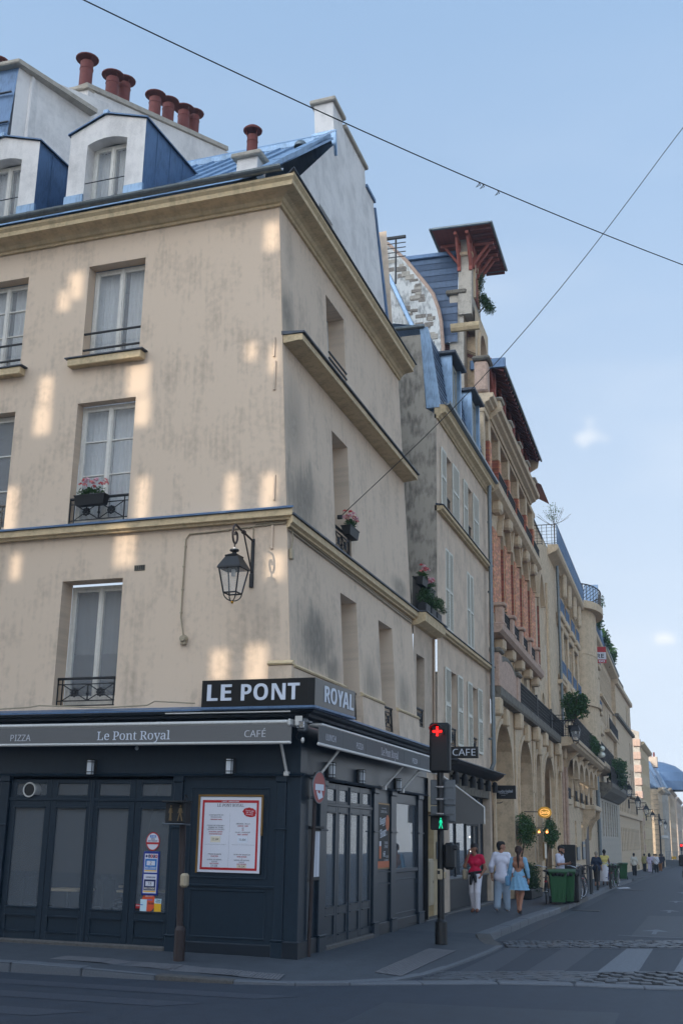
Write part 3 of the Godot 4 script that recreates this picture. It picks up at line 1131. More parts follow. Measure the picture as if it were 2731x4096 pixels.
	v.lathe([V2(.15, 0), V2(.14, .06), V2(.1, .12), V2(0, .15)], 12)
	P(h, "roof_vent", v.done(), "zinc_gutter", at(-1.55, 16.22, -2.98))
	dormer(h, -4.365, "curtain")
	dormer(h, -6.80, "curtain")

# red metal chimney cowl: pipe, collar and disc on legs
func cowl(p: Node3D, xf: Transform3D, hh: float, r: float) -> Node3D:
	var key := "cowl%.2f,%.2f" % [hh, r]
	if not cache.has(key):
		var mb := MB.new()
		mb.lathe([V2(0, 0), V2(r, 0), V2(r, hh), V2(r * .9, hh), V2(r * .9, hh - .1)], 14)
		mb.lathe([V2(r, hh * .72), V2(r * 1.08, hh * .73), V2(r * 1.08, hh * .76), V2(r, hh * .77)], 14)
		for i in 3:
			var t := TAU * i / 3 + .4
			mb.tube([V3(cos(t) * r, hh - .03, sin(t) * r), V3(cos(t) * r * 1.25, hh + .13, sin(t) * r * 1.25)], .012, 5)
		cache[key] = mb.done()
		var mc := MB.new()
		mc.lathe([V2(0, hh + .10), V2(r * 1.75, hh + .10), V2(r * 1.8, hh + .13), V2(r * 1.2, hh + .19), V2(0, hh + .22)], 16)
		cache[key + "t"] = mc.done()
	var o := node(p, "chimney_cowl", xf)
	P(o, "pipe", cache[key], "terracotta")
	P(o, "hood", cache[key + "t"], "terracotta")
	return o

func dormer(h: Node3D, cx: float, inside: String) -> void:
	var o := node(h, "dormer", at(cx, 13.5, .12))
	# front: plastered face with a segmental opening, between x -.85 and .85, y 0 .. 2.1
	var w := .85
	var f := MB.new()
	var ow := .45
	var y0 := .27
	var ys := 1.50
	var ya := 1.60
	var top := func(x: float) -> float:
		return 2.12 - absf(x + .06) * .40 if x < -.06 else 2.12 - absf(x + .06) * .31
	f.quad(V3(-w, .42, 0), V3(-ow, .42, 0), V3(-ow, top.call(-ow), 0), V3(-w, top.call(-w), 0))
	f.quad(V3(ow, .42, 0), V3(w, .42, 0), V3(w, top.call(w), 0), V3(ow, top.call(ow), 0))
	var n := 10
	for i in n:
		var xa := -ow + 2 * ow * i / n
		var xb := -ow + 2 * ow * (i + 1) / n
		var ra: float = ys + (ya - ys) * (1 - pow(xa / ow, 2))
		var rb: float = ys + (ya - ys) * (1 - pow(xb / ow, 2))
		f.quad(V3(xa, ra, 0), V3(xb, rb, 0), V3(xb, top.call(xb), 0), V3(xa, top.call(xa), 0))
		f.quad(V3(xb, rb, 0), V3(xa, ra, 0), V3(xa, ra, -.28), V3(xb, rb, -.28))
	f.quad(V3(-ow, y0, 0), V3(-ow, y0, -.28), V3(-ow, ys, -.28), V3(-ow, ys, 0))
	f.quad(V3(ow, y0, -.28), V3(ow, y0, 0), V3(ow, ys, 0), V3(ow, ys, -.28))
	P(o, "face", f.done(), "plaster_pale")
	# zinc apron
	var ap := MB.new()
	ap.cbox(-w - .03, -ow, .0, .42, -.04, .03, .01)
	ap.cbox(ow, w + .03, .0, .42, -.04, .03, .01)
	ap.cbox(-ow, ow, .0, .25, -.04, .028, .01)
	P(o, "apron", ap.done(), "zinc")
	# cheeks and roof running back into the slope
	for s in [-1.0, 1.0]:
		var ch := MB.new()
		var yt: float = top.call(s * w)
		var back := -(yt + 13.5 - 13.40) / .827 + .23
		var a := V3(s * w, 0, 0)
		var b := V3(s * w, yt, 0)
		var c := V3(s * w, yt, back)
		if s > 0:
			ch.tri(a, c, b)
		else:
			ch.tri(a, b, c)
		P(o, "cheek", ch.done(), "zinc_dark")
		for k in 3:
			var zz := back * (.22 + k * .25)
			B(o, "cheek_seam", "zinc_dark", s * w - .012, s * w + .012, -zz * .83 + .02, yt, zz - .012, zz + .012)
		var rm := MB.new()
		var rb := -(2.12 + .1) / .827 + .23
		var e0 := V3(s * (w + .05) - .0, yt - .01, .05)
		var e1 := V3(-.06, 2.13, .05)
		var e2 := V3(-.06, 2.13, rb)
		var e3 := V3(s * (w + .05), yt - .01, back)
		var u := V3(0, .03, 0)
		if s > 0:
			rm.quad(e1 + u, e0 + u, e3 + u, e2 + u)
			rm.quad(e1, e0, e0 + u, e1 + u)
			rm.quad(e0, e3, e3 + u, e0 + u)
		else:
			rm.quad(e0 + u, e1 + u, e2 + u, e3 + u)
			rm.quad(e0, e1, e1 + u, e0 + u)
			rm.quad(e3, e0, e0 + u, e3 + u)
		P(o, "dormer_roof", rm.done(), "zinc_dark")
	var fin := MB.new()
	fin.sweep_x([V2(.06, 2.12), V2(.06, 2.20), V2(-2.3, 2.20), V2(-2.3, 2.12)], -.11, -.01)
	P(o, "ridge", fin.done(), "zinc")
	casement(o, at(-ow, y0, -.26), 2 * ow, 1.3, [], inside, "white_paint", .5)
	tube(o, "window_bar", "iron", [V3(-ow, .66, -.03), V3(ow, .66, -.03)], .012, 6)

# ---------------------------------------------------------------- the café front
func door_leaf(p: Node3D, x0: float, x1: float, glass_y0 := .70, glass_y1 := 2.28, nm := "door") -> Node3D:
	var o := node(p, nm)
	var z0 := -.05
	var z1 := .0
	var st := .115
	C(o, "stile", "navy", x0 + .004, x0 + st, .18, 2.40, z0, z1, .006)
	C(o, "stile", "navy", x1 - st, x1 - .004, .18, 2.40, z0, z1, .006)
	C(o, "rail", "navy", x0 + st, x1 - st, glass_y1 + .01, 2.40, z0, z1 - .002, .006)
	C(o, "rail", "navy", x0 + st, x1 - st, glass_y0 - .13, glass_y0, z0, z1 - .002, .006)
	C(o, "rail", "navy", x0 + st, x1 - st, .18, .31, z0, z1 - .002, .006)
	C(o, "lower_panel", "navy", x0 + st, x1 - st, .31, glass_y0 - .13, z0, z1 - .022, .004)
	mould(o, "panel_bead", "navy", [V2(0, 0), V2(.02, .004), V2(.02, .018), V2(0, .024)], x0 + st - .02, x1 - st + .02, 0, 0, at(0, .31, -.004))
	mould(o, "panel_bead", "navy", [V2(0, 0), V2(.02, .004), V2(.02, .018), V2(0, .024)], x0 + st - .02, x1 - st + .02, 0, 0, at(0, glass_y0 - .145, -.004))
	mould(o, "glass_bead", "navy", [V2(0, 0), V2(.024, .004), V2(.024, .02), V2(0, .028)], x0 + st - .02, x1 - st + .02, 0, 0, at(0, glass_y0 - .02, -.004))
	mould(o, "glass_bead", "navy", [V2(0, 0), V2(.024, .004), V2(.024, .02), V2(0, .028)], x0 + st - .02, x1 - st + .02, 0, 0, at(0, glass_y1, -.004))
	Q(o, "pane", "pane_shop", x0 + st, x1 - st, glass_y0, glass_y1 + .01, -.03)
	return o

func transom(p: Node3D, x0: float, x1: float) -> void:
	var o := node(p, "transom_light")
	C(o, "stile", "navy", x0 + .003, x0 + .11, 2.44, 2.75, -.05, -.004, .006)
	C(o, "stile", "navy", x1 - .11, x1 - .003, 2.44, 2.75, -.05, -.004, .006)
	C(o, "rail", "navy", x0 + .11, x1 - .11, 2.44, 2.49, -.05, -.006, .006)
	C(o, "rail", "navy", x0 + .11, x1 - .11, 2.68, 2.75, -.05, -.006, .006)
	Q(o, "pane", "pane_shop", x0 + .11, x1 - .11, 2.49, 2.68, -.03)

func pilaster(p: Node3D, x0: float, x1: float, z := .05, y1 := 2.82) -> void:
	var o := node(p, "pilaster")
	C(o, "shaft", "navy", x0, x1, .36, y1 - .11, -.06, z, .01)
	C(o, "capital", "navy", x0 - .012, x1 + .012, y1 - .11, y1, -.06, z + .02, .01)
	C(o, "band", "navy", x0 - .02, x1 + .02, 1.99, 2.015, -.06, z + .022, .006)
	C(o, "base", "navy", x0 - .018, x1 + .018, .12, .36, -.06, z + .03, .014)
	C(o, "base_bead", "navy", x0 - .028, x1 + .028, .36, .385, -.06, z + .04, .008)

func wall_lamp(xf: Transform3D, label: String) -> void:
	var t := thing("bulkhead_lamp", label, "wall lamp", xf, "bulkhead lamps on the shop fascia")
	C(t, "back_plate", "black", -.085, .085, -.13, .13, 0, .03, .01)
	var mb := MB.new()
	mb.lathe([V2(0, -.115), V2(.055, -.115), V2(.06, -.1), V2(.06, .1), V2(.055, .115), V2(0, .115)], 12)
	P(t, "diffuser", mb.done(), "frost", at(0, 0, .075))
	for y in [-.075, .085]:
		var r := MB.new()
		var pts := []
		for i in 13:
			var a := PI * i / 12
			pts.append(V3(cos(a) * .078, y, .05 + sin(a) * .095))
		r.tube(pts, .007, 5)
		P(t, "cage_ring", r.done(), "black")
	for x in [-.05, .05]:
		tube(t, "cage_bar", "black", [V3(x, -.12, .115), V3(x, .12, .115)], .006, 5)
	C(t, "cap", "black", -.07, .07, .115, .13, .0, .14, .01)
	C(t, "cap", "black", -.07, .07, -.13, -.115, .0, .14, .01)

func build_shopfront() -> void:
	var s := thing("cafe_shopfront", "dark blue painted wooden café shopfront wrapping round the street corner", "shopfront", FL)
	var V := FL.affine_inverse() * FV
	# --- cross street side (x = -u)
	C(s, "threshold", "granite_dark", -5.5, -2.13, .0, .2, -.3, .10, .02)
	C(s, "threshold", "granite_dark", -9.5, -5.51, .0, .2, -.3, .09, .02)
	var ed := [5.29, 4.47, 3.665, 2.86, 2.10]
	for i in 4:
		door_leaf(s, -ed[i], -ed[i + 1])
		transom(s, -ed[i], -ed[i + 1])
	for i in 3:
		door_leaf(s, -8.0 + i * .84, -7.16 + i * .84)
		transom(s, -8.0 + i * .84, -7.16 + i * .84)
	C(s, "mullion", "navy", -3.70, -3.63, .18, 2.75, -.04, .02, .01)
	C(s, "transom_bar", "navy", -5.3, -2.1, 2.395, 2.445, -.05, .015, .008)
	pilaster(s, -2.13, -1.98)
	pilaster(s, -.33, -.17)
	pilaster(s, -5.47, -5.30)
	# solid panel with the menu
	C(s, "panel", "navy", -1.98, -.33, .12, 2.82, -.10, .0, .006)
	panel_frame(s, -1.83, -.47, 1.24, 2.63, .0)
	panel_frame(s, -1.78, -.47, .36, 1.08, .0)
	mould(s, "dado_rail", "navy", [V2(0, 0), V2(.03, .005), V2(.03, .025), V2(0, .035)], -1.98, -.33, 0, 0, at(0, 1.115, .0))
	C(s, "plinth", "navy_dark", -1.98, -.33, .1, .30, -.05, .035, .015)
	# corner block and plinth
	C(s, "corner_post", "navy", -.17, .07, .12, 2.82, -.35, .03, .012)
	C(s, "plinth", "navy_dark", -.17, .10, .1, .37, -.38, .07, .015)
	# fascia: wide flat board, lower bead, upper mouldings
	C(s, "fascia", "navy", -9.5, .06, 2.84, 3.72, -.25, .04, .006)
	mould(s, "fascia_bead", "navy", [V2(0, 2.80), V2(.085, 2.805), V2(.095, 2.83), V2(.04, 2.85), V2(0, 2.85)], -9.5, .05, 0, 1)
	mould(s, "fascia_bead", "navy", [V2(0, 2.80), V2(.085, 2.805), V2(.095, 2.83), V2(.04, 2.85), V2(0, 2.85)], -.02, 8.6, -1, 0, V)
	var top := [V2(0, 3.64), V2(.10, 3.64), V2(.12, 3.68), V2(.2, 3.71), V2(.22, 3.75), V2(.32, 3.77), V2(.35, 3.80), V2(0, 3.82)]
	mould(s, "shop_cornice", "navy_dark", top, -9.5, .03, 0, 1)
	mould(s, "shop_cornice", "navy_dark", top, -.02, 8.6, -1, 0, V)
	mould(s, "cornice_flashing", "zinc_dark", [V2(-.2, 3.96), V2(-.2, 3.93), V2(.38, 3.805), V2(.38, 3.835)], -9.5, .03, 0, 1)
	mould(s, "cornice_flashing", "zinc_dark", [V2(-.2, 3.96), V2(-.2, 3.93), V2(.38, 3.805), V2(.38, 3.835)], -.02, 8.6, -1, 0, V)
	tube(s, "conduit", "white_metal", [V3(-2.2, 3.775, .36), V3(-.0, 3.77, .38)], .012, 6)
	tube(s, "loose_cable", "beige_box", [V3(-6.0, 3.90, .28), V3(-4.9, 3.94, .26), V3(-4.7, 3.97, .24), V3(-3.4, 3.90, .3), V3(-2.6, 3.93, .26), V3(-2.5, 4.0, .2), V3(-1.75, 3.95, .22)], .012, 6)
	# --- street side (x = s - 17.4)
	C(s, "fascia", "navy", .28, 8.62, 2.84, 3.72, -.25, .04, .006, V)
	pilaster_v(s, V, 1.05, 1.40)
	for a in [[4.28, 4.58], [5.55, 5.95], [7.82, 8.25]]:
		pilaster_v(s, V, a[0], a[1])
	C(s, "corner_panel", "navy", .30, 1.05, .12, 2.82, -.30, -.02, .006, V)
	C(s, "plinth", "navy_dark", .30, 1.05, .1, .36, -.3, .03, .01, V)
	var sd := node(s, "street_doors", V)
	var dd := [1.42, 2.12, 2.80, 3.56, 4.26]
	C(s, "threshold", "granite_dark", 1.40, 4.28, .0, .2, -.3, .07, .02, V)
	for i in 4:
		door_leaf_at(s, V, dd[i], dd[i + 1])
	C(s, "transom_bar", "navy", 1.40, 4.28, 2.395, 2.445, -.05, .015, .008, V)
	C(s, "mullion", "navy", 2.765, 2.835, .18, 2.75, -.04, .02, .01, V)
	# panel with the poster, then the big window
	C(s, "panel", "navy", 4.58, 5.55, .12, 2.82, -.2, -.01, .006, V)
	mould(s, "dado_rail", "navy", [V2(0, 0), V2(.03, .005), V2(.03, .025), V2(0, .035)], 4.58, 5.55, 0, 0, V * at(0, 1.02, -.01))
	mould(s, "dado_rail", "navy", [V2(0, 0), V2(.03, .005), V2(.03, .025), V2(0, .035)], 4.58, 5.55, 0, 0, V * at(0, 1.24, -.01))
	C(s, "plinth", "navy_dark", 4.58, 5.55, .1, .34, -.2, .03, .012, V)
	var bw := node(s, "shop_window", V)
	C(bw, "frame", "navy", 5.95, 6.03, 1.2, 2.78, -.08, .0, .008)
	C(bw, "frame", "navy", 7.74, 7.82, 1.2, 2.78, -.08, .0, .008)
	C(bw, "frame", "navy", 6.03, 7.74, 2.58, 2.78, -.08, -.002, .008)
	C(bw, "sill", "navy", 5.95, 7.82, 1.22, 1.30, -.1, .03, .012)
	Q(bw, "pane", "pane_shop", 6.03, 7.74, 1.3, 2.58, -.03)
	C(s, "panel", "navy", 5.95, 7.82, .12, 1.22, -.2, -.015, .006, V)
	panel_frame(s, 6.05, 7.72, .42, 1.10, -.015, V)
	C(s, "plinth", "navy_dark", 5.95, 7.82, .1, .34, -.2, .02, .012, V)
	C(s, "end_panel", "navy", 8.25, 8.62, .12, 2.82, -.2, -.02, .006, V)
	sd.queue_free()
	s.remove_child(sd)
	# interior
	var r := MB.new()
	r.quad(V3(-9.4, .2, -5.5), V3(-.6, .2, -5.5), V3(-.6, 3.2, -5.5), V3(-9.4, 3.2, -5.5))
	P(s, "back_wall", r.done(), "room_wall")
	var fl := MB.new()
	fl.quad(V3(-9.5, .19, -.1), V3(-.3, .19, -.1), V3(-.3, .19, -8.5), V3(-9.5, .19, -8.5))
	fl.quad(V3(-9.5, 3.2, -8.5), V3(-.3, 3.2, -8.5), V3(-.3, 3.2, -.1), V3(-9.5, 3.2, -.1))
	fl.quad(V3(-9.5, .19, -.1), V3(-9.5, .19, -8.5), V3(-9.5, 3.2, -8.5), V3(-9.5, 3.2, -.1))
	fl.quad(V3(-3.2, .19, -.4), V3(-3.2, .19, -8.5), V3(-3.2, 3.2, -8.5), V3(-3.2, 3.2, -1.6))
	fl.quad(V3(-.3, .19, -8.5), V3(-9.5, .19, -8.5), V3(-9.5, 3.2, -8.5), V3(-.3, 3.2, -8.5))
	P(s, "interior", fl.done(), "room")
	for q in [[-4.7, -1.1], [-3.4, -1.4], [-4.3, -3.0]]:
		table(V3(q[0], .19, q[1]))
	# awnings
	awning_left()
	awning_street()
	shop_signs()
	menu_board()
	door_notices()
	poster()
	menu_case()
	# lamps on the fascia
	wall_lamp(FL * at(-3.68, 2.94, .04), "bulkhead lamp on the dark blue fascia above the glazed café doors")
	wall_lamp(FL * at(-1.13, 2.95, .04), "bulkhead lamp above the framed red and white menu board")
	wall_lamp(FV * at(1.36, 2.97, .04), "bulkhead lamp nearest the corner on the street fascia, by the no-entry sign")
	wall_lamp(FV * at(3.15, 2.955, .04), "bulkhead lamp above the folding doors on the street side")
	wall_lamp(FV * at(5.80, 2.93, .04), "bulkhead lamp between two awning arms above the black poster")
	wall_lamp(FV * at(9.28, 2.88, .04), "bulkhead lamp beyond the end of the street awning, by the traffic light")
	# round extractor behind the first transom light
	var ex := thing("extractor_fan", "round white-rimmed extractor set in the transom light of the café", "extractor fan", FL * at(-4.90, 2.575, -.005))
	var mb := MB.new()
	var pts := []
	for i in 24:
		pts.append(V3(cos(TAU * i / 24) * .115, sin(TAU * i / 24) * .115, .03))
	mb.tube(pts, .014, 6, true)
	P(ex, "rim", mb.done(), "white_metal")
	var du := MB.new()
	du.lathe([V2(.118, -.15), V2(.118, .02), V2(0, .02)], 20)
	P(ex, "duct", du.done(), "white_metal", Transform3D(Basis(Vector3.RIGHT, PI / 2), Vector3.ZERO))
	var gr := MB.new()
	gr.lathe([V2(.105, .028), V2(0, .03)], 20)
	P(ex, "grille", gr.done(), "black", Transform3D(Basis(Vector3.RIGHT, PI / 2), Vector3.ZERO))
	var al := MB.new()
	al.ball(Vector3.ZERO, V3(.035, .035, .03), 6, 10)
	tag(P(self, "alarm_button", al.done(), "frost", FL * at(-2.85, 3.25, .07)), "small round white alarm dome under the awning", "alarm")

func panel_frame(s: Node3D, x0: float, x1: float, y0: float, y1: float, z: float, xf := ID) -> void:
	var o := node(s, "panel_moulding", xf)
	var b := .028
	C(o, "bead", "navy", x0, x1, y0, y0 + b, z - .004, z + .016, .006)
	C(o, "bead", "navy", x0, x1, y1 - b, y1, z - .004, z + .016, .006)
	C(o, "bead", "navy", x0, x0 + b, y0 + b, y1 - b, z - .004, z + .015, .006)
	C(o, "bead", "navy", x1 - b, x1, y0 + b, y1 - b, z - .004, z + .015, .006)

func pilaster_v(s: Node3D, V: Transform3D, x0: float, x1: float) -> void:
	var o := node(s, "pilaster", V)
	C(o, "shaft", "navy", x0, x1, .36, 2.71, -.1, .04, .01)
	C(o, "capital", "navy", x0 - .012, x1 + .012, 2.71, 2.82, -.1, .06, .01)
	C(o, "band", "navy", x0 - .02, x1 + .02, 1.99, 2.015, -.1, .065, .006)
	C(o, "base", "navy", x0 - .018, x1 + .018, .08, .36, -.1, .07, .014)
	C(o, "base_bead", "navy", x0 - .028, x1 + .028, .36, .385, -.1, .08, .008)

func door_leaf_at(s: Node3D, V: Transform3D, x0: float, x1: float) -> void:
	var o := door_leaf(s, x0, x1, .78, 2.28)
	o.transform = V
	var q := node(s, "transom_light", V)
	C(q, "stile", "navy", x0 + .003, x0 + .11, 2.44, 2.78, -.05, -.004, .006)
	C(q, "stile", "navy", x1 - .11, x1 - .003, 2.44, 2.78, -.05, -.004, .006)
	C(q, "rail", "navy", x0 + .11, x1 - .11, 2.44, 2.49, -.05, -.006, .006)
	C(q, "rail", "navy", x0 + .11, x1 - .11, 2.68, 2.78, -.05, -.006, .006)
	Q(q, "pane", "pane_shop", x0 + .11, x1 - .11, 2.49, 2.68, -.03)

func table(o: Vector3) -> void:
	var lab := ["café table with a pale top just inside the left glazed door", "café table inside behind the middle of the glazed doors", "café table deeper inside the dark café room"]
	var t := thing("cafe_table", lab[used.get("cafe_table", -1) + 1], "table", FL * Transform3D(Basis(), o), "tables inside the café")
	C(t, "table_top", "beige_door", -.35, .35, .72, .76, -.3, .3, .01)
	var mb := MB.new()
	mb.lathe([V2(.22, 0), V2(.2, .03), V2(.03, .06), V2(.03, .72)], 12)
	P(t, "pedestal", mb.done(), "black")
	for sx in [-1.0, 1.0]:
		var c := thing("cafe_chair", "dark wooden chair pulled up to a café table inside", "chair", FL * Transform3D(Basis(), o + V3(sx * .62, 0, 0)), "chairs inside the café")
		C(c, "seat", "black", -.2, .2, .43, .47, -.2, .2, .01)
		C(c, "backrest", "black", sx * .18 - .015, sx * .18 + .015, .47, .92, -.19, .19, .01)
		for lx in [-.17, .17]:
			for lz in [-.17, .17]:
				B(c, "leg", "black", lx - .017, lx + .017, 0, .43, lz - .017, lz + .017)

func awning_left() -> void:
	var a := thing("awning", "rolled grey awning with PIZZA, Le Pont Royal and CAFÉ lettering on the cross street", "awning", FL)
	C(a, "cassette", "white_metal", -9.3, -.0, 3.565, 3.635, .20, .47, .03)
	var v := MB.new()
	v.cbox(-9.3, .06, 3.30, 3.57, .445, .46, .004)
	P(a, "valance", v.done(), "canvas")
	C(a, "front_bar", "white_metal", -9.3, .06, 3.265, 3.31, .43, .475, .015)
	C(a, "end_cap", "white_metal", .0, .05, 3.54, 3.65, .18, .5, .02)
	C(a, "roller_bracket", "steel_grey", -8.0, -7.9, 3.5, 3.66, .04, .3, .01)
	C(a, "roller_bracket", "steel_grey", -2.4, -2.3, 3.5, 3.66, .04, .3, .01)
	text(a, "lettering", "PIZZA", "letter_grey", .105, at(-4.87, 3.405, .463), false, false, .40, .003)
	text(a, "lettering", "Le Pont Royal", "letter", .135, at(-2.71, 3.42, .463), true, false, 1.34, .003)
	text(a, "lettering", "CAFÉ", "letter_grey", .105, at(-.55, 3.425, .463), false, false, .36, .003)
	tube(a, "folding_arm", "white_metal", [V3(-.17, 3.30, .32), V3(-.15, 2.86, .10)], .022, 6)
	C(a, "arm_foot", "white_metal", -.19, -.11, 2.80, 2.87, .05, .14, .01)

func awning_street() -> void:
	var a := thing("awning", "rolled grey awning with LUNCH and PIZZA lettering along the street side", "awning", FV)
	C(a, "cassette", "white_metal", -.12, 8.5, 3.555, 3.61, .20, .44, .025)
	var v := MB.new()
	v.cbox(-.3, 8.5, 3.29, 3.565, .42, .435, .004)
	P(a, "valance", v.done(), "canvas")
	C(a, "front_bar", "white_metal", -.32, 8.5, 3.25, 3.30, .405, .45, .015)
	for i in 6:
		B(a, "valance_seam", "canvas", .95 + i * 1.35, .965 + i * 1.35, 3.30, 3.56, .435, .4375)
	text(a, "lettering", "LUNCH", "letter_grey", .1, at(.30, 3.41, .438), false, false, .50, .003)
	text(a, "lettering", "PIZZA", "letter_grey", .1, at(1.92, 3.405, .438), false, false, .42, .003)
	text(a, "lettering", "Le Pont Royal", "letter_grey", .135, at(3.92, 3.42, .438), true, false, 1.22, .003)
	text(a, "lettering", "PIZZA", "letter_grey", .1, at(5.88, 3.405, .438), false, false, .42, .003)
	text(a, "lettering", "CAFÉ", "letter_grey", .1, at(7.6, 3.405, .438), false, false, .42, .003)
	for x in [[.98, .72], [5.25, 4.75], [6.62, 6.15]]:
		tube(a, "folding_arm", "white_metal", [V3(x[0], 3.30, .38), V3(x[1], 2.86, .12)], .024, 6)
		C(a, "arm_foot", "white_metal", x[1] - .07, x[1] + .03, 2.78, 2.87, .05, .15, .012)
	# drive unit at the corner
	var m := thing("awning_motor", "grey awning drive unit hanging between the two awnings at the corner", "motor", FL * at(.18, 3.57, .28))
	C(m, "housing", "steel_grey", -.07, .07, -.11, .10, -.06, .08, .02)
	C(m, "plate", "white_metal", -.10, .02, -.02, .13, .08, .10, .006)
	C(m, "gear", "chrome", -.03, .06, -.06, .05, .08, .12, .01)
	C(m, "bracket", "steel_grey", -.12, .12, .02, .06, -.10, .06, .008)
	for k in 4:
		var b := MB.new()
		b.ball(V3(-.05 + .035 * k, -.05 + .05 * (k % 2), .11), V3(.014, .014, .014), 4, 6)
		P(m, "bolt", b.done(), "chrome")
	tube(m, "hanging_wire", "rubber", [V3(-.06, -.1, .05), V3(-.10, -.2, .05), V3(-.03, -.25, .06), V3(.0, -.2, .05)], .008, 5)
	var w := MB.new()
	w.ball(V3(.02, -.24, .05), V3(.03, .045, .03), 6, 8)
	P(m, "crank_eye", w.done(), "white_metal")

func shop_signs() -> void:
	var s := thing("fascia_sign", "black fascia sign box reading LE PONT ROYAL round the corner", "sign", FL)
	var poly := [V2(-1.54, -.40), V2(.41, -.40), V2(.41, 1.47), V2(.30, 1.47), V2(.30, -.26), V2(-1.54, -.26)]
	# seen from above: x right, second value into the wall
	var mb := MB.new()
	mb.xf = Transform3D(Basis(Vector3.RIGHT, -PI / 2), Vector3.ZERO) * Transform3D(Basis.from_scale(V3(1, 1, 1)), Vector3.ZERO)
	var pts := []
	for q in poly:
		pts.append(V2(q.x, q.y))
	mb.prism(pts, 3.86, 4.285)
	P(s, "box", mb.done(), "black_sign")
	C(s, "base_trim", "zinc_dark", -1.55, .425, 3.815, 3.857, .24, .415, .008)
	C(s, "base_trim", "zinc_dark", .28, .425, 3.815, 3.857, -1.48, .235, .008)
	B(s, "corner_joint", "black", .29, .296, 3.87, 4.28, .40, .403)
	text(s, "lettering", "LE", "letter", .255, at(-1.235, 4.08, .405), false, true, .43, .012)
	text(s, "lettering", "PONT", "letter", .255, at(-.36, 4.075, .405), false, true, 1.00, .012)
	text(s, "lettering", "ROYAL", "letter", .255, Transform3D(Basis(Vector3.UP, PI / 2), V3(.415, 4.075, -.68)), false, true, 1.36, .012)
	var c := thing("hanging_sign", "black projecting sign reading CAFE in white, beside the red signal", "sign", Transform3D(Basis(), V3(-5.54, 3.88, -27.5)))
	C(c, "board", "black_sign", -.46, .34, -.135, .135, -.04, .04, .01)
	text(c, "lettering", "CAFE", "letter", .155, at(.0, 0, .043), false, false, .55, .006)
	C(c, "wall_arm", "black", -.75, -.46, -.03, .03, -.02, .02, .006)

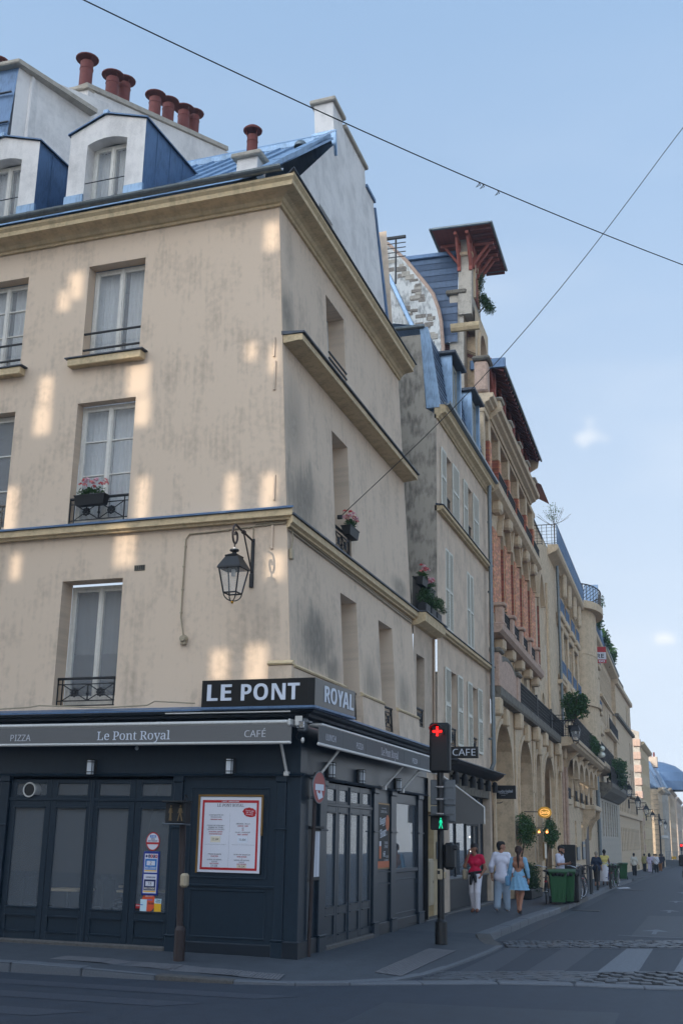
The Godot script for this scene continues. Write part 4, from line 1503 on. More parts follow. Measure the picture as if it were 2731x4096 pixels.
func menu_board() -> void:
	var m := thing("menu_board", "framed white menu board with red border on the dark blue panel", "menu board", FL * at(-1.12, 1.915, .02))
	var w := .565
	var h := .60
	C(m, "board", "paper", -w + .03, w - .03, -h + .015, h - .03, -.01, .012, .004)
	C(m, "frame_strip", "gilt", -w, -w + .03, -h, h, -.015, .028, .006)
	C(m, "frame_strip", "gilt", -w, w, h - .03, h, -.015, .03, .006)
	C(m, "frame_strip", "gilt", w - .03, w, -.02, h - .03, -.015, .028, .006)
	C(m, "frame_strip", "black", w - .03, w - .012, -h, -.02, -.015, .014, .004)
	var bz := .0125
	for q in [[-.49, .49, .475, .515], [-.49, .49, -.545, -.51], [-.49, -.455, -.51, .475], [.455, .49, -.51, .475]]:
		B(m, "red_border", "red_print", q[0], q[1], q[2], q[3], bz, bz + .002)
	text(m, "print", "CAFÉ - BRASSERIE", "paper", .018, at(0, .495, .0155), false, true, .30, .001)
	text(m, "print", "LE PONT ROYAL", "letter_dark", .046, at(0, .435, .014), true, false, .46, .001)
	var L := [["6 ESCARGOTS DE", -.24, .285, 0, .25], ["BOURGOGNE", -.24, .253, 0, .19], ["6 BURGUNDY SNAILS", -.24, .217, 1, .21], ["CUISSE DE CANARD /", -.24, .125, 0, .31], ["POMME DE TERRE", -.24, .095, 0, .26], ["SAUTÉES ET SALADE", -.24, .065, 0, .30], ["LEG OF DUCK / SAUTEED", -.24, .03, 1, .24], ["POTATOES AND SALAD", -.24, -.005, 1, .22],
		["ENTRÉE / PLAT", .23, .155, 0, .24], ["STARTER / DISH", .23, .122, 1, .18], ["OU", .23, .09, 0, .03], ["OR", .23, .062, 1, .03], ["PLAT / DESSERT", .23, .025, 0, .26], ["DISH / DESSERT", .23, -.008, 1, .18],
		["PIZZA MAISON", -.24, -.31, 0, .23], ["HOME PIZZA", -.24, -.342, 1, .13], ["+", -.24, -.368, 0, .015], ["SODA OU BIÈRE", -.24, -.393, 0, .25], ["(25cl)", -.24, -.422, 0, .09], ["SOFT OR BEER", -.24, -.452, 1, .155],
		["BURGER MAISON", .23, -.31, 0, .28], ["HOME BURGER", .23, -.342, 1, .165], ["+", .23, -.368, 0, .015], ["SODA OU BIÈRE", .23, -.393, 0, .26], ["(25cl)", .23, -.422, 0, .09], ["SOFT OR BEER", .23, -.452, 1, .16]]
	for l in L:
		text(m, "print", l[0], "red_print" if l[3] else "letter_dark", .017, at(l[1], l[2], .014), not l[3], l[3] == 1, l[4], .001)
	for q in [["22.50€", -.24, -.085, "paper_cream"], ["15.80€", .23, -.085, "letter"], ["19.50€", -.24, -.485, "letter"], ["19.50€", .23, -.485, "paper_cream"]]:
		var k: float = .045 if q[2] > -.3 else .022
		B(m, "price_slip", q[3], q[1] - .085, q[1] + .085, q[2] - k, q[2] + k, bz, bz + .002)
		text(m, "print", q[0], "letter_dark", .032, at(q[1], q[2], .0155), true, false, .12, .001)
	# dotted rules joined: each dot is under a pixel
	var d := MB.new()
	for i in 46:
		d.box(-.003, .001, .31 - i * .0185, .316 - i * .0185, bz, bz + .0015)
	for i in 30:
		d.box(-.43 + i * .013, -.424 + i * .013, -.165, -.161, bz, bz + .0015)
		d.box(.05 + i * .013, .056 + i * .013, -.165, -.161, bz, bz + .0015)
	P(m, "dotted_rule", d.done(), "letter_dark").set_meta("kind", "stuff")
	var rb := MB.new()
	var rg := RandomNumberGenerator.new()
	rg.seed = 5
	var pts := []
	for i in 22:
		var t := TAU * i / 22
		pts.append(V2(cos(t) * .115 * rg.randf_range(.86, 1.1), sin(t) * .075 * rg.randf_range(.86, 1.1)))
	rb.prism(pts, 0, .002)
	P(m, "red_splash", rb.done(), "red_print", turned(.335, .33, bz, 0, 0, -.1))
	for q in [["Formule midi", .025, .145], ["12h - 15h30", -.003, .12], ["(hors week-end)", -.032, .12]]:
		text(m, "print", q[0], "paper", .017, turned(.335, .33 + q[1], .0155, 0, 0, -.1), true, true, q[2], .001)

func disc_mesh(rx: float, ry: float, th: float) -> ArrayMesh:
	var mb := MB.new()
	var p := []
	for i in 28:
		p.append(V2(cos(TAU * i / 28) * rx, sin(TAU * i / 28) * ry))
	mb.prism(p, 0, th)
	return mb.done()

func door_notices() -> void:
	var z := -.026
	var a := thing("window_sticker", "round red-rimmed under-age gambling sticker on the café door glass", "sticker", FL * at(-2.50, 1.775, z))
	P(a, "rim", disc_mesh(.125, .145, .002), "red_print")
	P(a, "face", disc_mesh(.108, .127, .002), "paper", at(0, 0, .002))
	B(a, "band", "red_print", -.11, .11, -.045, -.012, .004, .006)
	B(a, "band", "sky_print", -.055, .055, .06, .098, .004, .006)
	text(a, "print", "-18 ANS", "paper", .024, at(0, .079, .007), false, true, .09, .001)
	text(a, "print", "ZÉRO", "dark_blue_print", .024, at(0, .038, .005), false, true, .07, .001)
	text(a, "print", "JEU D'ARGENT", "dark_blue_print", .022, at(0, .008, .005), false, true, .175, .001)
	var b := thing("lottery_panel", "tall blue jackpot panel with two white cards on the door glass", "lottery sign", FL * at(-2.50, 1.285, z))
	C(b, "backing", "blue_print", -.145, .145, -.335, .335, 0, .02, .006)
	for k in 2:
		var y := .155 if k == 0 else -.16
		B(b, "card", "paper", -.118, .118, y - .145, y + .145, .02, .022)
		B(b, "tint_field", "sky_print" if k == 0 else "dark_blue_print", -.105, .105, y - .10, y + .065, .022, .024)
		B(b, "figure_slip", "paper", -.075, .075, y - .035, y + .035, .024, .026)
		B(b, "yellow_strip", "yellow_print", -.108, .108, y - .125, y - .108, .022, .024)
		text(b, "print", "2" if k == 0 else "78", "letter_dark", .05, at(0, y, .027), false, false, 0, .001)
		text(b, "print", "MILLIONS€", "paper" if k == 0 else "paper_cream", .03, at(0, y - .072, .025), false, true, .19, .001)
		if k == 1:
			text(b, "print", "EUROMILLIONS", "dark_blue_print", .024, at(.01, y + .098, .024), false, true, .17, .001)
	for i in 4:
		P(b, "logo_ball", disc_mesh(.024, .028, .002), "dark_blue_print" if i % 2 == 0 else "red_print", at(-.035 + i * .042, .262, .022))
		text(b, "print", "LOTO"[i], "paper", .026, at(-.035 + i * .042, .262, .025), false, true, 0, .001)
	P(b, "logo_diamond", disc_mesh(.018, .022, .002), "dark_blue_print", at(-.085, .262, .022))
	var c := thing("window_sticker", "round orange game sticker low on the café door glass", "sticker", FL * at(-2.515, .845, z))
	P(c, "disc", disc_mesh(.125, .145, .002), "orange_print")
	text(c, "print", "CRESCENDO", "paper", .026, turned(.01, .095, .003, 0, 0, .08), false, true, .15, .001)
	text(c, "print", "700.000", "letter_dark", .03, at(.045, -.02, .003), false, true, .11, .001)
	B(c, "blue_line", "sky_print", -.02, .07, .028, .04, .002, .004)
	var d := thing("window_sticker", "yellow and white meal voucher sticker at the corner of the café door glass", "sticker", FL * at(-2.345, .80, z + .004))
	B(d, "top_field", "pale_print", -.062, .062, .03, .10, 0, .002)
	B(d, "yellow_field", "yellow_print", -.062, .062, -.10, .03, 0, .002)
	text(d, "print", "Chèque", "letter_dark", .02, at(.008, .082, .003), false, true, .075, .001)
	text(d, "print", "Déjeuner", "letter_dark", .02, at(.008, .055, .003), false, true, .09, .001)
	var e := thing("window_sticker", "pale blue opening-hours sticker on the café door glass", "sticker", FL * at(-2.60, .795, z + .004))
	B(e, "sheet", "pale_print", -.058, .058, -.10, .09, 0, .002)
	B(e, "blue_line", "sky_print", -.055, -.01, .0, .014, .002, .004)
	var g := thing("window_sticker", "small dark red alarm sticker at the foot of the café door glass", "sticker", FL * at(-2.70, .775, z + .002))
	B(g, "field", "red_print", -.042, .042, -.03, .035, 0, .002)
	B(g, "foot", "black", -.042, .042, -.072, -.03, 0, .002)
	text(g, "print", "Alarme", "paper", .02, at(0, .012, .003), false, true, .07, .001)

func poster() -> void:
	var p := thing("framed_poster", "tall black beer poster in a thin gilt frame on the street side", "poster", FV * at(5.07, 1.93, .0))
	var w := .44
	var h := .62
	C(p, "frame", "gilt", -w, w, -h, h, -.01, .012, .006)
	B(p, "sheet", "black", -w + .03, w - .03, -h + .03, h - .03, .012, .014)
	text(p, "print", "CAFÉ - BRASSERIE", "letter_grey", .02, at(0, .52, .015), true, false, .3, .001)
	text(p, "print", "LE PONT ROYAL", "letter_grey", .045, at(0, .455, .015), true, false, .46, .001)
	text(p, "print", "Happy", "letter", .13, turned(-.08, .29, .015, 0, 0, .12), true, true, .44, .001)
	text(p, "print", "Hour!", "letter", .15, turned(-.02, .06, .015, 0, 0, .12), true, true, .48, .001)
	text(p, "print", "16H00-", "letter_grey", .055, at(.18, -.13, .015), false, false, .28, .001)
	text(p, "print", "20H00", "letter_grey", .055, at(.17, -.2, .015), false, false, .25, .001)
	text(p, "print", "6€", "letter", .10, at(.05, -.34, .015), false, false, .16, .001)
	text(p, "print", "TOUTES", "letter_grey", .04, at(.26, -.39, .015), false, false, .22, .001)
	text(p, "print", "LES PINTES", "letter_grey", .04, at(.2, -.46, .015), false, false, .32, .001)
	B(p, "orange_foot", "amber_print", -w + .03, w - .03, -h + .03, -.47, .014, .0155)
	B(p, "beer_glass", "amber_print", -.32, -.18, -.42, -.19, .014, .016)
	B(p, "beer_foam", "paper", -.31, -.19, -.19, -.10, .014, .016)
	P(p, "orange_slice", disc_mesh(.13, .15, .002), "amber_print", at(.27, .25, .014))

func menu_case() -> void:
	var m := thing("menu_case", "black wall-mounted menu case behind the no-entry sign pole", "display case", FV * at(.70, 1.64, -.02))
	C(m, "back_box", "black", -.33, .33, -.42, .38, 0, .07, .01)
	C(m, "top_hood", "black", -.36, .36, .38, .42, 0, .13, .01)
	B(m, "sheet", "paper", -.02, .13, -.36, .34, .07, .074)
	B(m, "sheet", "paper", .15, .30, -.36, .34, .07, .074)

# ---------------------------------------------------------------- walls with arched openings: [x0, x1, sill, spring, top, pointed]
func arch_height(a: Array, x: float) -> float:
	var w: float = (a[1] - a[0]) / 2
	var q := clampf((x - (a[0] + a[1]) / 2) / w, -1, 1)
	if a[5]:
		return a[3] + (a[4] - a[3]) * (1.0 - pow(absf(q), 1.7))
	return a[3] + (a[4] - a[3]) * sqrt(maxf(0, 1 - q * q))

func arch_wall(x0: float, x1: float, y0: float, y1: float, arches: Array, depth: float) -> ArrayMesh:
	var mb := MB.new()
	var x := x0
	for a in arches:
		mb.quad(V3(x, y0, 0), V3(a[0], y0, 0), V3(a[0], y1, 0), V3(x, y1, 0))
		if a[2] > y0:
			mb.quad(V3(a[0], y0, 0), V3(a[1], y0, 0), V3(a[1], a[2], 0), V3(a[0], a[2], 0))
			mb.quad(V3(a[0], a[2], 0), V3(a[1], a[2], 0), V3(a[1], a[2], -depth), V3(a[0], a[2], -depth))
		var n := 14
		for i in n:
			var xa: float = lerpf(a[0], a[1], i / float(n))
			var xb: float = lerpf(a[0], a[1], (i + 1) / float(n))
			var ya := arch_height(a, xa)
			var yb := arch_height(a, xb)
			mb.quad(V3(xa, ya, 0), V3(xb, yb, 0), V3(xb, y1, 0), V3(xa, y1, 0))
			mb.quad(V3(xb, yb, 0), V3(xa, ya, 0), V3(xa, ya, -depth), V3(xb, yb, -depth))
		mb.quad(V3(a[0], a[2], 0), V3(a[0], a[2], -depth), V3(a[0], a[3], -depth), V3(a[0], a[3], 0))
		mb.quad(V3(a[1], a[2], -depth), V3(a[1], a[2], 0), V3(a[1], a[3], 0), V3(a[1], a[3], -depth))
		x = a[1]
	mb.quad(V3(x, y0, 0), V3(x1, y0, 0), V3(x1, y1, 0), V3(x, y1, 0))
	return mb.done()

# raised band that follows an arch
func arch_band(a: Array, w: float, z0: float, z1: float, legs := 0.0) -> ArrayMesh:
	var mb := MB.new()
	var n := 16
	var cx: float = (a[0] + a[1]) / 2
	var hw: float = (a[1] - a[0]) / 2
	var pin := []
	var pout := []
	if legs > 0:
		pin.append(V2(a[0], a[3] - legs))
		pout.append(V2(a[0] - w, a[3] - legs))
	for i in n + 1:
		var x: float = lerpf(a[0], a[1], i / float(n))
		pin.append(V2(x, arch_height(a, x)))
		var b := [cx - hw - w, cx + hw + w, 0, a[3], a[4] + w, a[5]]
		var xo: float = lerpf(b[0], b[1], i / float(n))
		pout.append(V2(xo, arch_height(b, xo)))
	if legs > 0:
		pin.append(V2(a[1], a[3] - legs))
		pout.append(V2(a[1] + w, a[3] - legs))
	for i in pin.size() - 1:
		var A: Vector2 = pin[i]
		var Bq: Vector2 = pin[i + 1]
		var Cq: Vector2 = pout[i + 1]
		var D: Vector2 = pout[i]
		mb.quad(V3(A.x, A.y, z1), V3(Bq.x, Bq.y, z1), V3(Cq.x, Cq.y, z1), V3(D.x, D.y, z1))
		mb.quad(V3(D.x, D.y, z1), V3(Cq.x, Cq.y, z1), V3(Cq.x, Cq.y, z0), V3(D.x, D.y, z0))
		mb.quad(V3(Bq.x, Bq.y, z1), V3(A.x, A.y, z1), V3(A.x, A.y, z0), V3(Bq.x, Bq.y, z0))
	for e in [0, pin.size() - 1]:
		var A: Vector2 = pin[e]
		var D: Vector2 = pout[e]
		mb.quad(V3(A.x, A.y, z0), V3(A.x, A.y, z1), V3(D.x, D.y, z1), V3(D.x, D.y, z0))
	return mb.done()

func shutter(p: Node3D, xf: Transform3D, w: float, h: float, n := 24, fm := "shutter_white") -> void:
	var o := node(p, "shutter", xf)
	var key := "shut%.2f,%.2f" % [w, h]
	var s := .05
	if not cache.has(key):
		var mb := MB.new()
		mb.cbox(0, s, 0, h, 0, .035, .006)
		mb.cbox(w - s, w, 0, h, 0, .035, .006)
		for y in [0.0, h * .48, h - .06]:
			mb.cbox(s, w - s, y, y + .07, .001, .034, .006)
		mb.box(s, w - s, .06, h - .06, .001, .004)
		cache[key] = mb.done()
	P(o, "frame", cache[key], fm)
	var pitch := (h - .13) / n
	for i in n:
		var y := .07 + pitch * (i + .5)
		if absf(y - h * .48 - .035) < .05:
			continue
		B(o, "slat", fm, s, w - s, -pitch * .42, pitch * .42, -.004, .004, Transform3D(Basis(Vector3.RIGHT, .62), V3(0, y, .019)))

func downpipe(label: String, pts: Array, r := .05, m := "zinc_gutter") -> void:
	var t := thing("downpipe", label, "pipe", Transform3D(Basis(), pts[0]), "rainwater downpipes on the facades")
	var loc := []
	for q in pts:
		loc.append(q - pts[0])
	tube(t, "pipe", m, loc, r, 10)
	var a: Vector3 = loc[0]
	var b: Vector3 = loc[loc.size() - 1]
	var n := int((a - b).length() / 1.9)
	for i in n:
		var c := MB.new()
		c.lathe([V2(r, -.03), V2(r * 1.25, -.025), V2(r * 1.25, .025), V2(r, .03)], 10)
		P(t, "collar", c.done(), m, Transform3D(Basis(), a.lerp(b, (i + .6) / n)))

# ---------------------------------------------------------------- low wing with the terrace
func build_terrace_wing() -> void:
	var F := Transform3D(FV.basis, V3(-6.42, 0, 0))
	var t := thing("terrace_wing", "low beige wing with planted terrace between the corner house and shuttered house", "building", F)
	P(t, "wall", wall_mesh(26.0, 28.15, 2.8, 6.85, [[26.3, 27.12, 4.42, 6.09, .3]]), "plaster_grey")
	casement(t, at(26.3, 4.43, -.3), .82, 1.65, [], "dark", "shutter_grey")
	guard(t, at(26.3, 4.43, -.05), .82, .42)
	mould(t, "ledge", "trim", [V2(-.1, 6.72), V2(.10, 6.74), V2(.28, 6.82), V2(.30, 7.02), V2(-.1, 7.04)], 26.02, 28.2)
	mould(t, "ledge_flashing", "lead", [V2(-.1, 7.045), V2(.34, 7.03), V2(.34, 7.055), V2(-.1, 7.09)], 26.0, 28.25)
	C(t, "terrace_floor", "stone_grey", 26.0, 28.2, 6.9, 7.06, -3.0, -.11, .01)
	var b := MB.new()
	b.quad(V3(26, 6.9, -3.0), V3(28.2, 6.9, -3.0), V3(28.2, 10.5, -3.0), V3(26, 10.5, -3.0))
	P(t, "back_wall", b.done(), "plaster_grey")
	railing(t, at(26.05, 7.06, -.02), 2.0, .85, .1, .008)
	# ground floor: beige doorway and service boxes
	P(t, "wall", wall_mesh(26.02, 28.6, .0, 2.85, [[26.75, 27.85, .15, 2.5, .2]]), "beige_door", at(0, 0, .05))
	var d := node(t, "door", at(0, 0, -.14))
	C(d, "leaf", "beige_door", 26.75, 27.85, .15, 2.5, -.05, 0, .008)
	C(d, "panel", "beige_door", 26.88, 27.72, .35, 1.15, 0, .02, .01)
	C(d, "panel", "beige_door", 26.88, 27.72, 1.3, 2.35, 0, .02, .01)
	C(t, "step", "granite_dark", 26.1, 28.3, .0, .16, .04, .3, .02)
	tube(t, "drain_pipe", "plaster_grey", [V3(27.98, 6.7, .05), V3(28.0, 4.0, .05), V3(28.02, 2.9, .05)], .025, 6)
	var m := thing("meter_cabinet", "narrow beige utility cabinet against the wall past the café front", "cabinet", Transform3D(FV.basis, V3(-6.33, .30, -26.5)))
	C(m, "box", "beige_box", -.2, .28, .15, 1.15, 0, .2, .015)
	C(m, "door", "beige_box", -.16, .24, .2, 1.1, .2, .215, .008)
	C(m, "lock", "black", .15, .19, .62, .68, .215, .22, .004)
	tube(m, "conduit", "beige_box", [V3(.05, 1.15, .08), V3(.02, 1.6, .06), V3(-.08, 1.9, .06), V3(-.08, 2.5, .05)], .02, 6)
	tube(m, "conduit", "beige_box", [V3(.08, -.3, .1), V3(.08, .15, .1)], .03, 6)
	var k := thing("entry_panel", "small grey door entry panel on the beige wall behind the signal pole", "intercom", Transform3D(FV.basis, V3(-6.36, 1.62, -28.2)))
	C(k, "plate", "steel_grey", -.14, .14, -.2, .2, 0, .02, .01)
	for i in 4:
		C(k, "button", "chrome", -.03, .03, -.14 + i * .07, -.11 + i * .07, .02, .03, .004)
	# pots: flowers hung on the railing, greenery below
	flower_box("black trough of pink geraniums hung on the terrace railing, nearest the corner house", F * at(26.35, 7.72, .12), .55, 11)
	flower_box("black trough of red geraniums hung on the terrace railing, nearest the shutters", F * at(27.15, 7.62, .12), .55, 12)
	var labs := ["dark planter of green shrubs on the terrace ledge, nearest the corner house", "dark planter of leafy shrubs in the middle of the terrace ledge", "dark planter of trailing shrubs at the far end of the terrace ledge"]
	for i in 3:
		var q := thing("planter", labs[i], "planter", F * at(26.45 + i * .62, 7.06, .14), "planters on the terrace ledge")
		var mb := MB.new()
		mb.cbox(-.24, .24, 0, .24, -.12, .12, .02)
		P(q, "trough", mb.done(), "black")
		var rng := RandomNumberGenerator.new()
		rng.seed = 40 + i
		P(q, "foliage", leaves(rng, 700, V3(.05, .42, .04), V3(.34, .26, .26), .05, GREENS, 8), "leaf")

# ---------------------------------------------------------------- house with white shutters and slate mansard
func build_shutter_house() -> void:
	var F := Transform3D(FV.basis, V3(-6.3, 0, 0))
	var t := thing("shuttered_house", "narrow beige house with white louvred shutters and slate mansard roof", "building", F)
	var holes := [[29.1, 29.87, 10.38, 11.95, .25], [32.03, 32.8, 10.38, 11.95, .25], [29.05, 30.0, 7.15, 9.34, .15], [31.92, 32.9, 7.12, 9.3, .15], [29.45, 30.33, 4.2, 6.12, .3], [32.37, 33.2, 4.2, 6.08, .3]]
	P(t, "wall", wall_mesh(28.0, 35.35, 3.6, 12.75, holes), "plaster")
	# side wall that shows above the terrace
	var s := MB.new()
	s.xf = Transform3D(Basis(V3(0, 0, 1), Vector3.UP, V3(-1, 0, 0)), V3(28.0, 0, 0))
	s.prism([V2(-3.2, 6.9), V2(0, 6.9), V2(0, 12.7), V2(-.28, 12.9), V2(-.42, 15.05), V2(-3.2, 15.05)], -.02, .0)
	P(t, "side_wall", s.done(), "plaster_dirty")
	for i in 2:
		shutter(t, at(28.46 + i * 2.95, 10.36, .01), .6, 1.6, 20)
		shutter(t, at(29.90 + i * 2.95, 10.36, .01), .86, 1.6, 20)
		casement(t, at([29.1, 32.03][i], 10.39, -.25), .77, 1.55, [], "dark")
		railing(t, at([29.1, 32.03][i], 10.38, -.05), .77, .45, .09, .006)
		shutter(t, at([29.05, 31.92][i], 7.15, -.03), .47, 2.18, 28)
		shutter(t, at([29.53, 32.41][i], 7.15, -.03), .47, 2.18, 28)
		shutter(t, at([28.8, 31.72][i], 4.25, .01), .63, 1.88, 24)
		shutter(t, at([30.35, 33.22][i], 4.25, .01), .65, 1.88, 24)
		casement(t, at([29.45, 32.37][i], 4.22, -.3), .87 if i == 0 else .83, 1.88, [], "dark")
		guard(t, at([29.45, 32.37][i], 4.22, -.04), .85, .45)
	for y in [10.06, 6.86]:
		mould(t, "ledge", "trim", ledge_profile(y, .17, .13), 28.0, 35.3)
		mould(t, "ledge_flashing", "lead", [V2(-.02, y + .155), V2(.2, y + .14), V2(.2, y + .16), V2(-.02, y + .2)], 27.97, 35.3)
	mould(t, "cornice", "trim", cornice_profile(12.6, .3), 28.0, 35.3)
	mould(t, "gutter", "zinc_gutter", [V2(.22, 13.0), V2(.25, 12.94), V2(.33, 12.92), V2(.39, 12.96), V2(.4, 13.03), V2(.38, 13.03), V2(.36, 12.97), V2(.27, 12.97), V2(.25, 13.03)], 27.95, 35.3)
	# mansard: courses of slates, each course a lapped strip
	var a := V3(0, 12.98, .02)
	var b := V3(0, 15.25, -.30)
	var n := 15
	for i in n:
		var p0 := a.lerp(b, i / float(n))
		var p1 := a.lerp(b, (i + 1.15) / float(n))
		var mb := MB.new()
		var x := 28.45
		var k := 0
		while x < 35.2:
			var w := .46
			var e := .018 + .004 * ((k * 7 + i * 3) % 3)
			mb.quad(V3(x, p0.y, p0.z + e), V3(minf(x + w - .008, 35.25), p0.y, p0.z + e), V3(minf(x + w - .008, 35.25), p1.y, p1.z), V3(x, p1.y, p1.z))
			mb.quad(V3(x, p0.y, p0.z - .01), V3(minf(x + w - .008, 35.25), p0.y, p0.z - .01), V3(minf(x + w - .008, 35.25), p0.y, p0.z + e), V3(x, p0.y, p0.z + e))
			x += w if k > 0 or i % 2 == 0 else w * .5
			k += 1
		P(t, "slate_course", mb.done(), "slate_light" if i % 3 else "slate")
	var under := MB.new()
	under.quad(V3(28.0, 12.98, -.03), V3(35.3, 12.98, -.03), V3(35.3, 15.3, -.36), V3(28.0, 15.3, -.36))
	under.quad(V3(28.0, 15.3, -.36), V3(35.3, 15.3, -.36), V3(35.3, 15.9, -3.2), V3(28.0, 15.9, -3.2))
	P(t, "roof", under.done(), "zinc")
	var vz := MB.new()
	vz.quad(V3(27.98, 12.9, -.26), V3(27.98, 12.9, .10), V3(27.98, 15.25, -.22), V3(27.98, 15.25, -.44))
	vz.quad(V3(27.98, 12.9, .10), V3(28.44, 12.9, .06), V3(28.44, 15.25, -.26), V3(27.98, 15.25, -.22))
	P(t, "verge_strip", vz.done(), "zinc")
	C(t, "side_gutter", "zinc_gutter", 27.9, 28.02, 15.22, 15.33, -1.15, -.30, .03)
	mould(t, "side_cornice", "trim", [V2(0, 15.0), V2(.06, 15.02), V2(.1, 15.1), V2(.1, 15.22), V2(0, 15.22)], .42, 1.2, 0, 0, Transform3D(Basis(Vector3.UP, PI / 2), V3(28.0, 0, 0)) * Transform3D(Basis(Vector3.UP, PI), Vector3.ZERO))
	for i in 2:
		var x0: float = [29.85, 32.75][i]
		var o := node(t, "dormer", at(x0, 13.55, 0))
		C(o, "cheek", "zinc", -.10, 0, -.5, 1.6, -.45, .06, .01)
		C(o, "cheek", "zinc", 1.15, 1.25, -.5, 1.6, -.45, .06, .01)
		C(o, "apron", "zinc", 0, 1.15, -.5, -.05, -.45, .05, .01)
		C(o, "roof", "lead", -.22, 1.38, 1.6, 1.7, -.6, .2, .02)
		casement(o, at(0, -.03, -.05), 1.15, 1.6, [], "dark", "shutter_grey", .35)
	# shop at street level
	P(t, "wall", wall_mesh(28.55, 35.4, 0, 3.62, [[29.3, 35.05, .0, 3.6, .35]]), "plaster_grey")
	C(t, "fascia", "stone_dark", 29.3, 35.1, 3.05, 3.6, -.3, -.02, .01)
	mould(t, "shop_cornice", "black", [V2(-.1, 3.58), V2(.12, 3.60), V2(.3, 3.72), V2(.34, 3.78), V2(-.1, 3.82)], 28.8, 35.7)
	mould(t, "shop_flashing", "lead", [V2(-.05, 3.825), V2(.38, 3.785), V2(.38, 3.81), V2(-.05, 3.93)], 28.75, 35.75)
	C(t, "stall_riser", "navy_dark", 29.3, 35.05, .12, .9, -.35, -.12, .01)
	C(t, "sill", "steel_grey", 29.3, 35.05, .9, .94, -.35, -.06, .008)
	C(t, "step", "granite_dark", 28.5, 35.5, .0, .17, -.1, .10, .02)
	var w := node(t, "shop_window")
	for x in [29.3, 31.1, 32.5, 33.5, 34.2, 34.98]:
		C(w, "mullion", "black", x, x + .07, .94, 3.05, -.3, -.22, .008)
	for q in [[29.37, 31.1], [31.17, 32.5], [32.57, 33.5], [33.57, 34.2], [34.27, 34.98]]:
		Q(w, "pane", "pane_shop", q[0], q[1], .94, 3.05, -.26)
	C(w, "transom_bar", "black", 32.5, 34.2, 2.25, 2.31, -.3, -.22, .008)
	var r := MB.new()
	r.quad(V3(28.6, .15, -4), V3(35.3, .15, -4), V3(35.3, 3.1, -4), V3(28.6, 3.1, -4))
	r.quad(V3(28.6, .15, -.3), V3(35.3, .15, -.3), V3(35.3, .15, -4), V3(28.6, .15, -4))
	r.quad(V3(28.6, 3.1, -4), V3(35.3, 3.1, -4), V3(35.3, 3.1, -.3), V3(28.6, 3.1, -.3))
	r.quad(V3(28.6, .15, -.3), V3(28.6, .15, -4), V3(28.6, 3.1, -4), V3(28.6, 3.1, -.3))
	r.quad(V3(35.3, .15, -4), V3(35.3, .15, -.3), V3(35.3, 3.1, -.3), V3(35.3, 3.1, -4))
	P(t, "interior", r.done(), "room")
	for q in [[30.2, .5], [31.6, .4], [33.9, .35], [34.6, .3]]:
		P(t, "hanging_cloth", drape(), "curtain_dark", Transform3D(Basis.from_scale(V3(q[1], 2.0, 1)), V3(q[0], 1.0, -1.2)))
	var rl := ["red dress on a stand behind the boutique glass, by the traffic signal", "second red dress on a stand deeper in the boutique window", "red garment hanging high behind the boutique glass"]
	for i in 3:
		var m := thing("dress_stand", rl[i], "dress", F * at([30.7, 31.8, 33.0][i], [.95, .95, 2.2][i], [-.75, -1.3, -.8][i]), "dresses in the boutique window")
		var mb := MB.new()
		mb.lathe([V2(.0, 1.42), V2(.11, 1.38), V2(.15, 1.2), V2(.11, .95), V2(.19, .5), V2(.24, .1), V2(0, .1)] if i < 2 else [V2(0, .5), V2(.1, .48), V2(.12, .1), V2(0, .08)], 14)
		P(m, "dress", mb.done(), "red_print")
		if i < 2:
			tube(m, "stand", "chrome", [V3(0, -.1, 0), V3(0, 1.5, 0)], .012, 6)
	# barrel spotlights under the shop cornice
	for i in 6:
		var l := thing("barrel_spotlight", "black barrel spotlight under the boutique cornice, number %s from the café" % ["one", "two", "three", "four", "five", "six"][i], "spotlight", F * at(29.5 + i * 1.15, 3.40, .12), "barrel spotlights over the boutique")
		var mb := MB.new()
		mb.lathe([V2(0, -.16), V2(.085, -.16), V2(.085, .06), V2(.07, .12), V2(.03, .155), V2(0, .16)], 12)
		P(l, "barrel", mb.done(), "black")
		C(l, "arm", "black", .10, .2, .02, .07, -.14, .0, .006)
	for i in 3:
		var sp := thing("ceiling_spot_light", "small lit white spot behind the boutique glass, %s of three" % ["topmost", "middle one", "lowest"][i], "lamp", F * at(34.35 + i * .08, [2.35, 1.95, 1.55][i], -.5), "lit spots in the boutique")
		var mb := MB.new()
		mb.ball(Vector3.ZERO, V3(.025, .025, .025), 6, 8)
		P(sp, "bulb", mb.done(), "lamp_white")
		C(sp, "fitting", "black", -.03, .03, .025, .08, -.03, .03, .01)
	# folded grey side of the neighbouring awning
	var aw := thing("awning_hood", "folded grey canvas hood beside the traffic signal pole", "awning", F)
	var ah := MB.new()
	ah.prism([V2(.0, 3.35), V2(.0, 2.25), V2(1.0, 2.25), V2(1.0, 2.62)], -.02, 0)
	P(aw, "side_cheek", ah.done(), "canvas", Transform3D(Basis(V3(0, 0, 1), Vector3.UP, V3(-1, 0, 0)), V3(28.35, 0, .05)))
	tube(aw, "rib", "white_metal", [V3(28.35, 3.37, .05), V3(28.35, 2.64, 1.06), V3(28.35, 2.25, 1.06)], .02, 6)
	# projecting black sign
	var g := thing("hanging_sign", "black projecting boutique sign with white handwriting", "sign", Transform3D(Basis(), V3(-6.03, 3.28, -35.75)))
	C(g, "board", "black_sign", -.36, .40, -.2, .2, -.04, .04, .012)
	text(g, "lettering", "Manuella Guibal", "letter", .07, turned(.02, .02, .043, 0, 0, .03), true, false, .58, .004)
	text(g, "lettering", "PARIS", "letter_grey", .02, at(.02, -.10, .043), false, false, .12, .004)
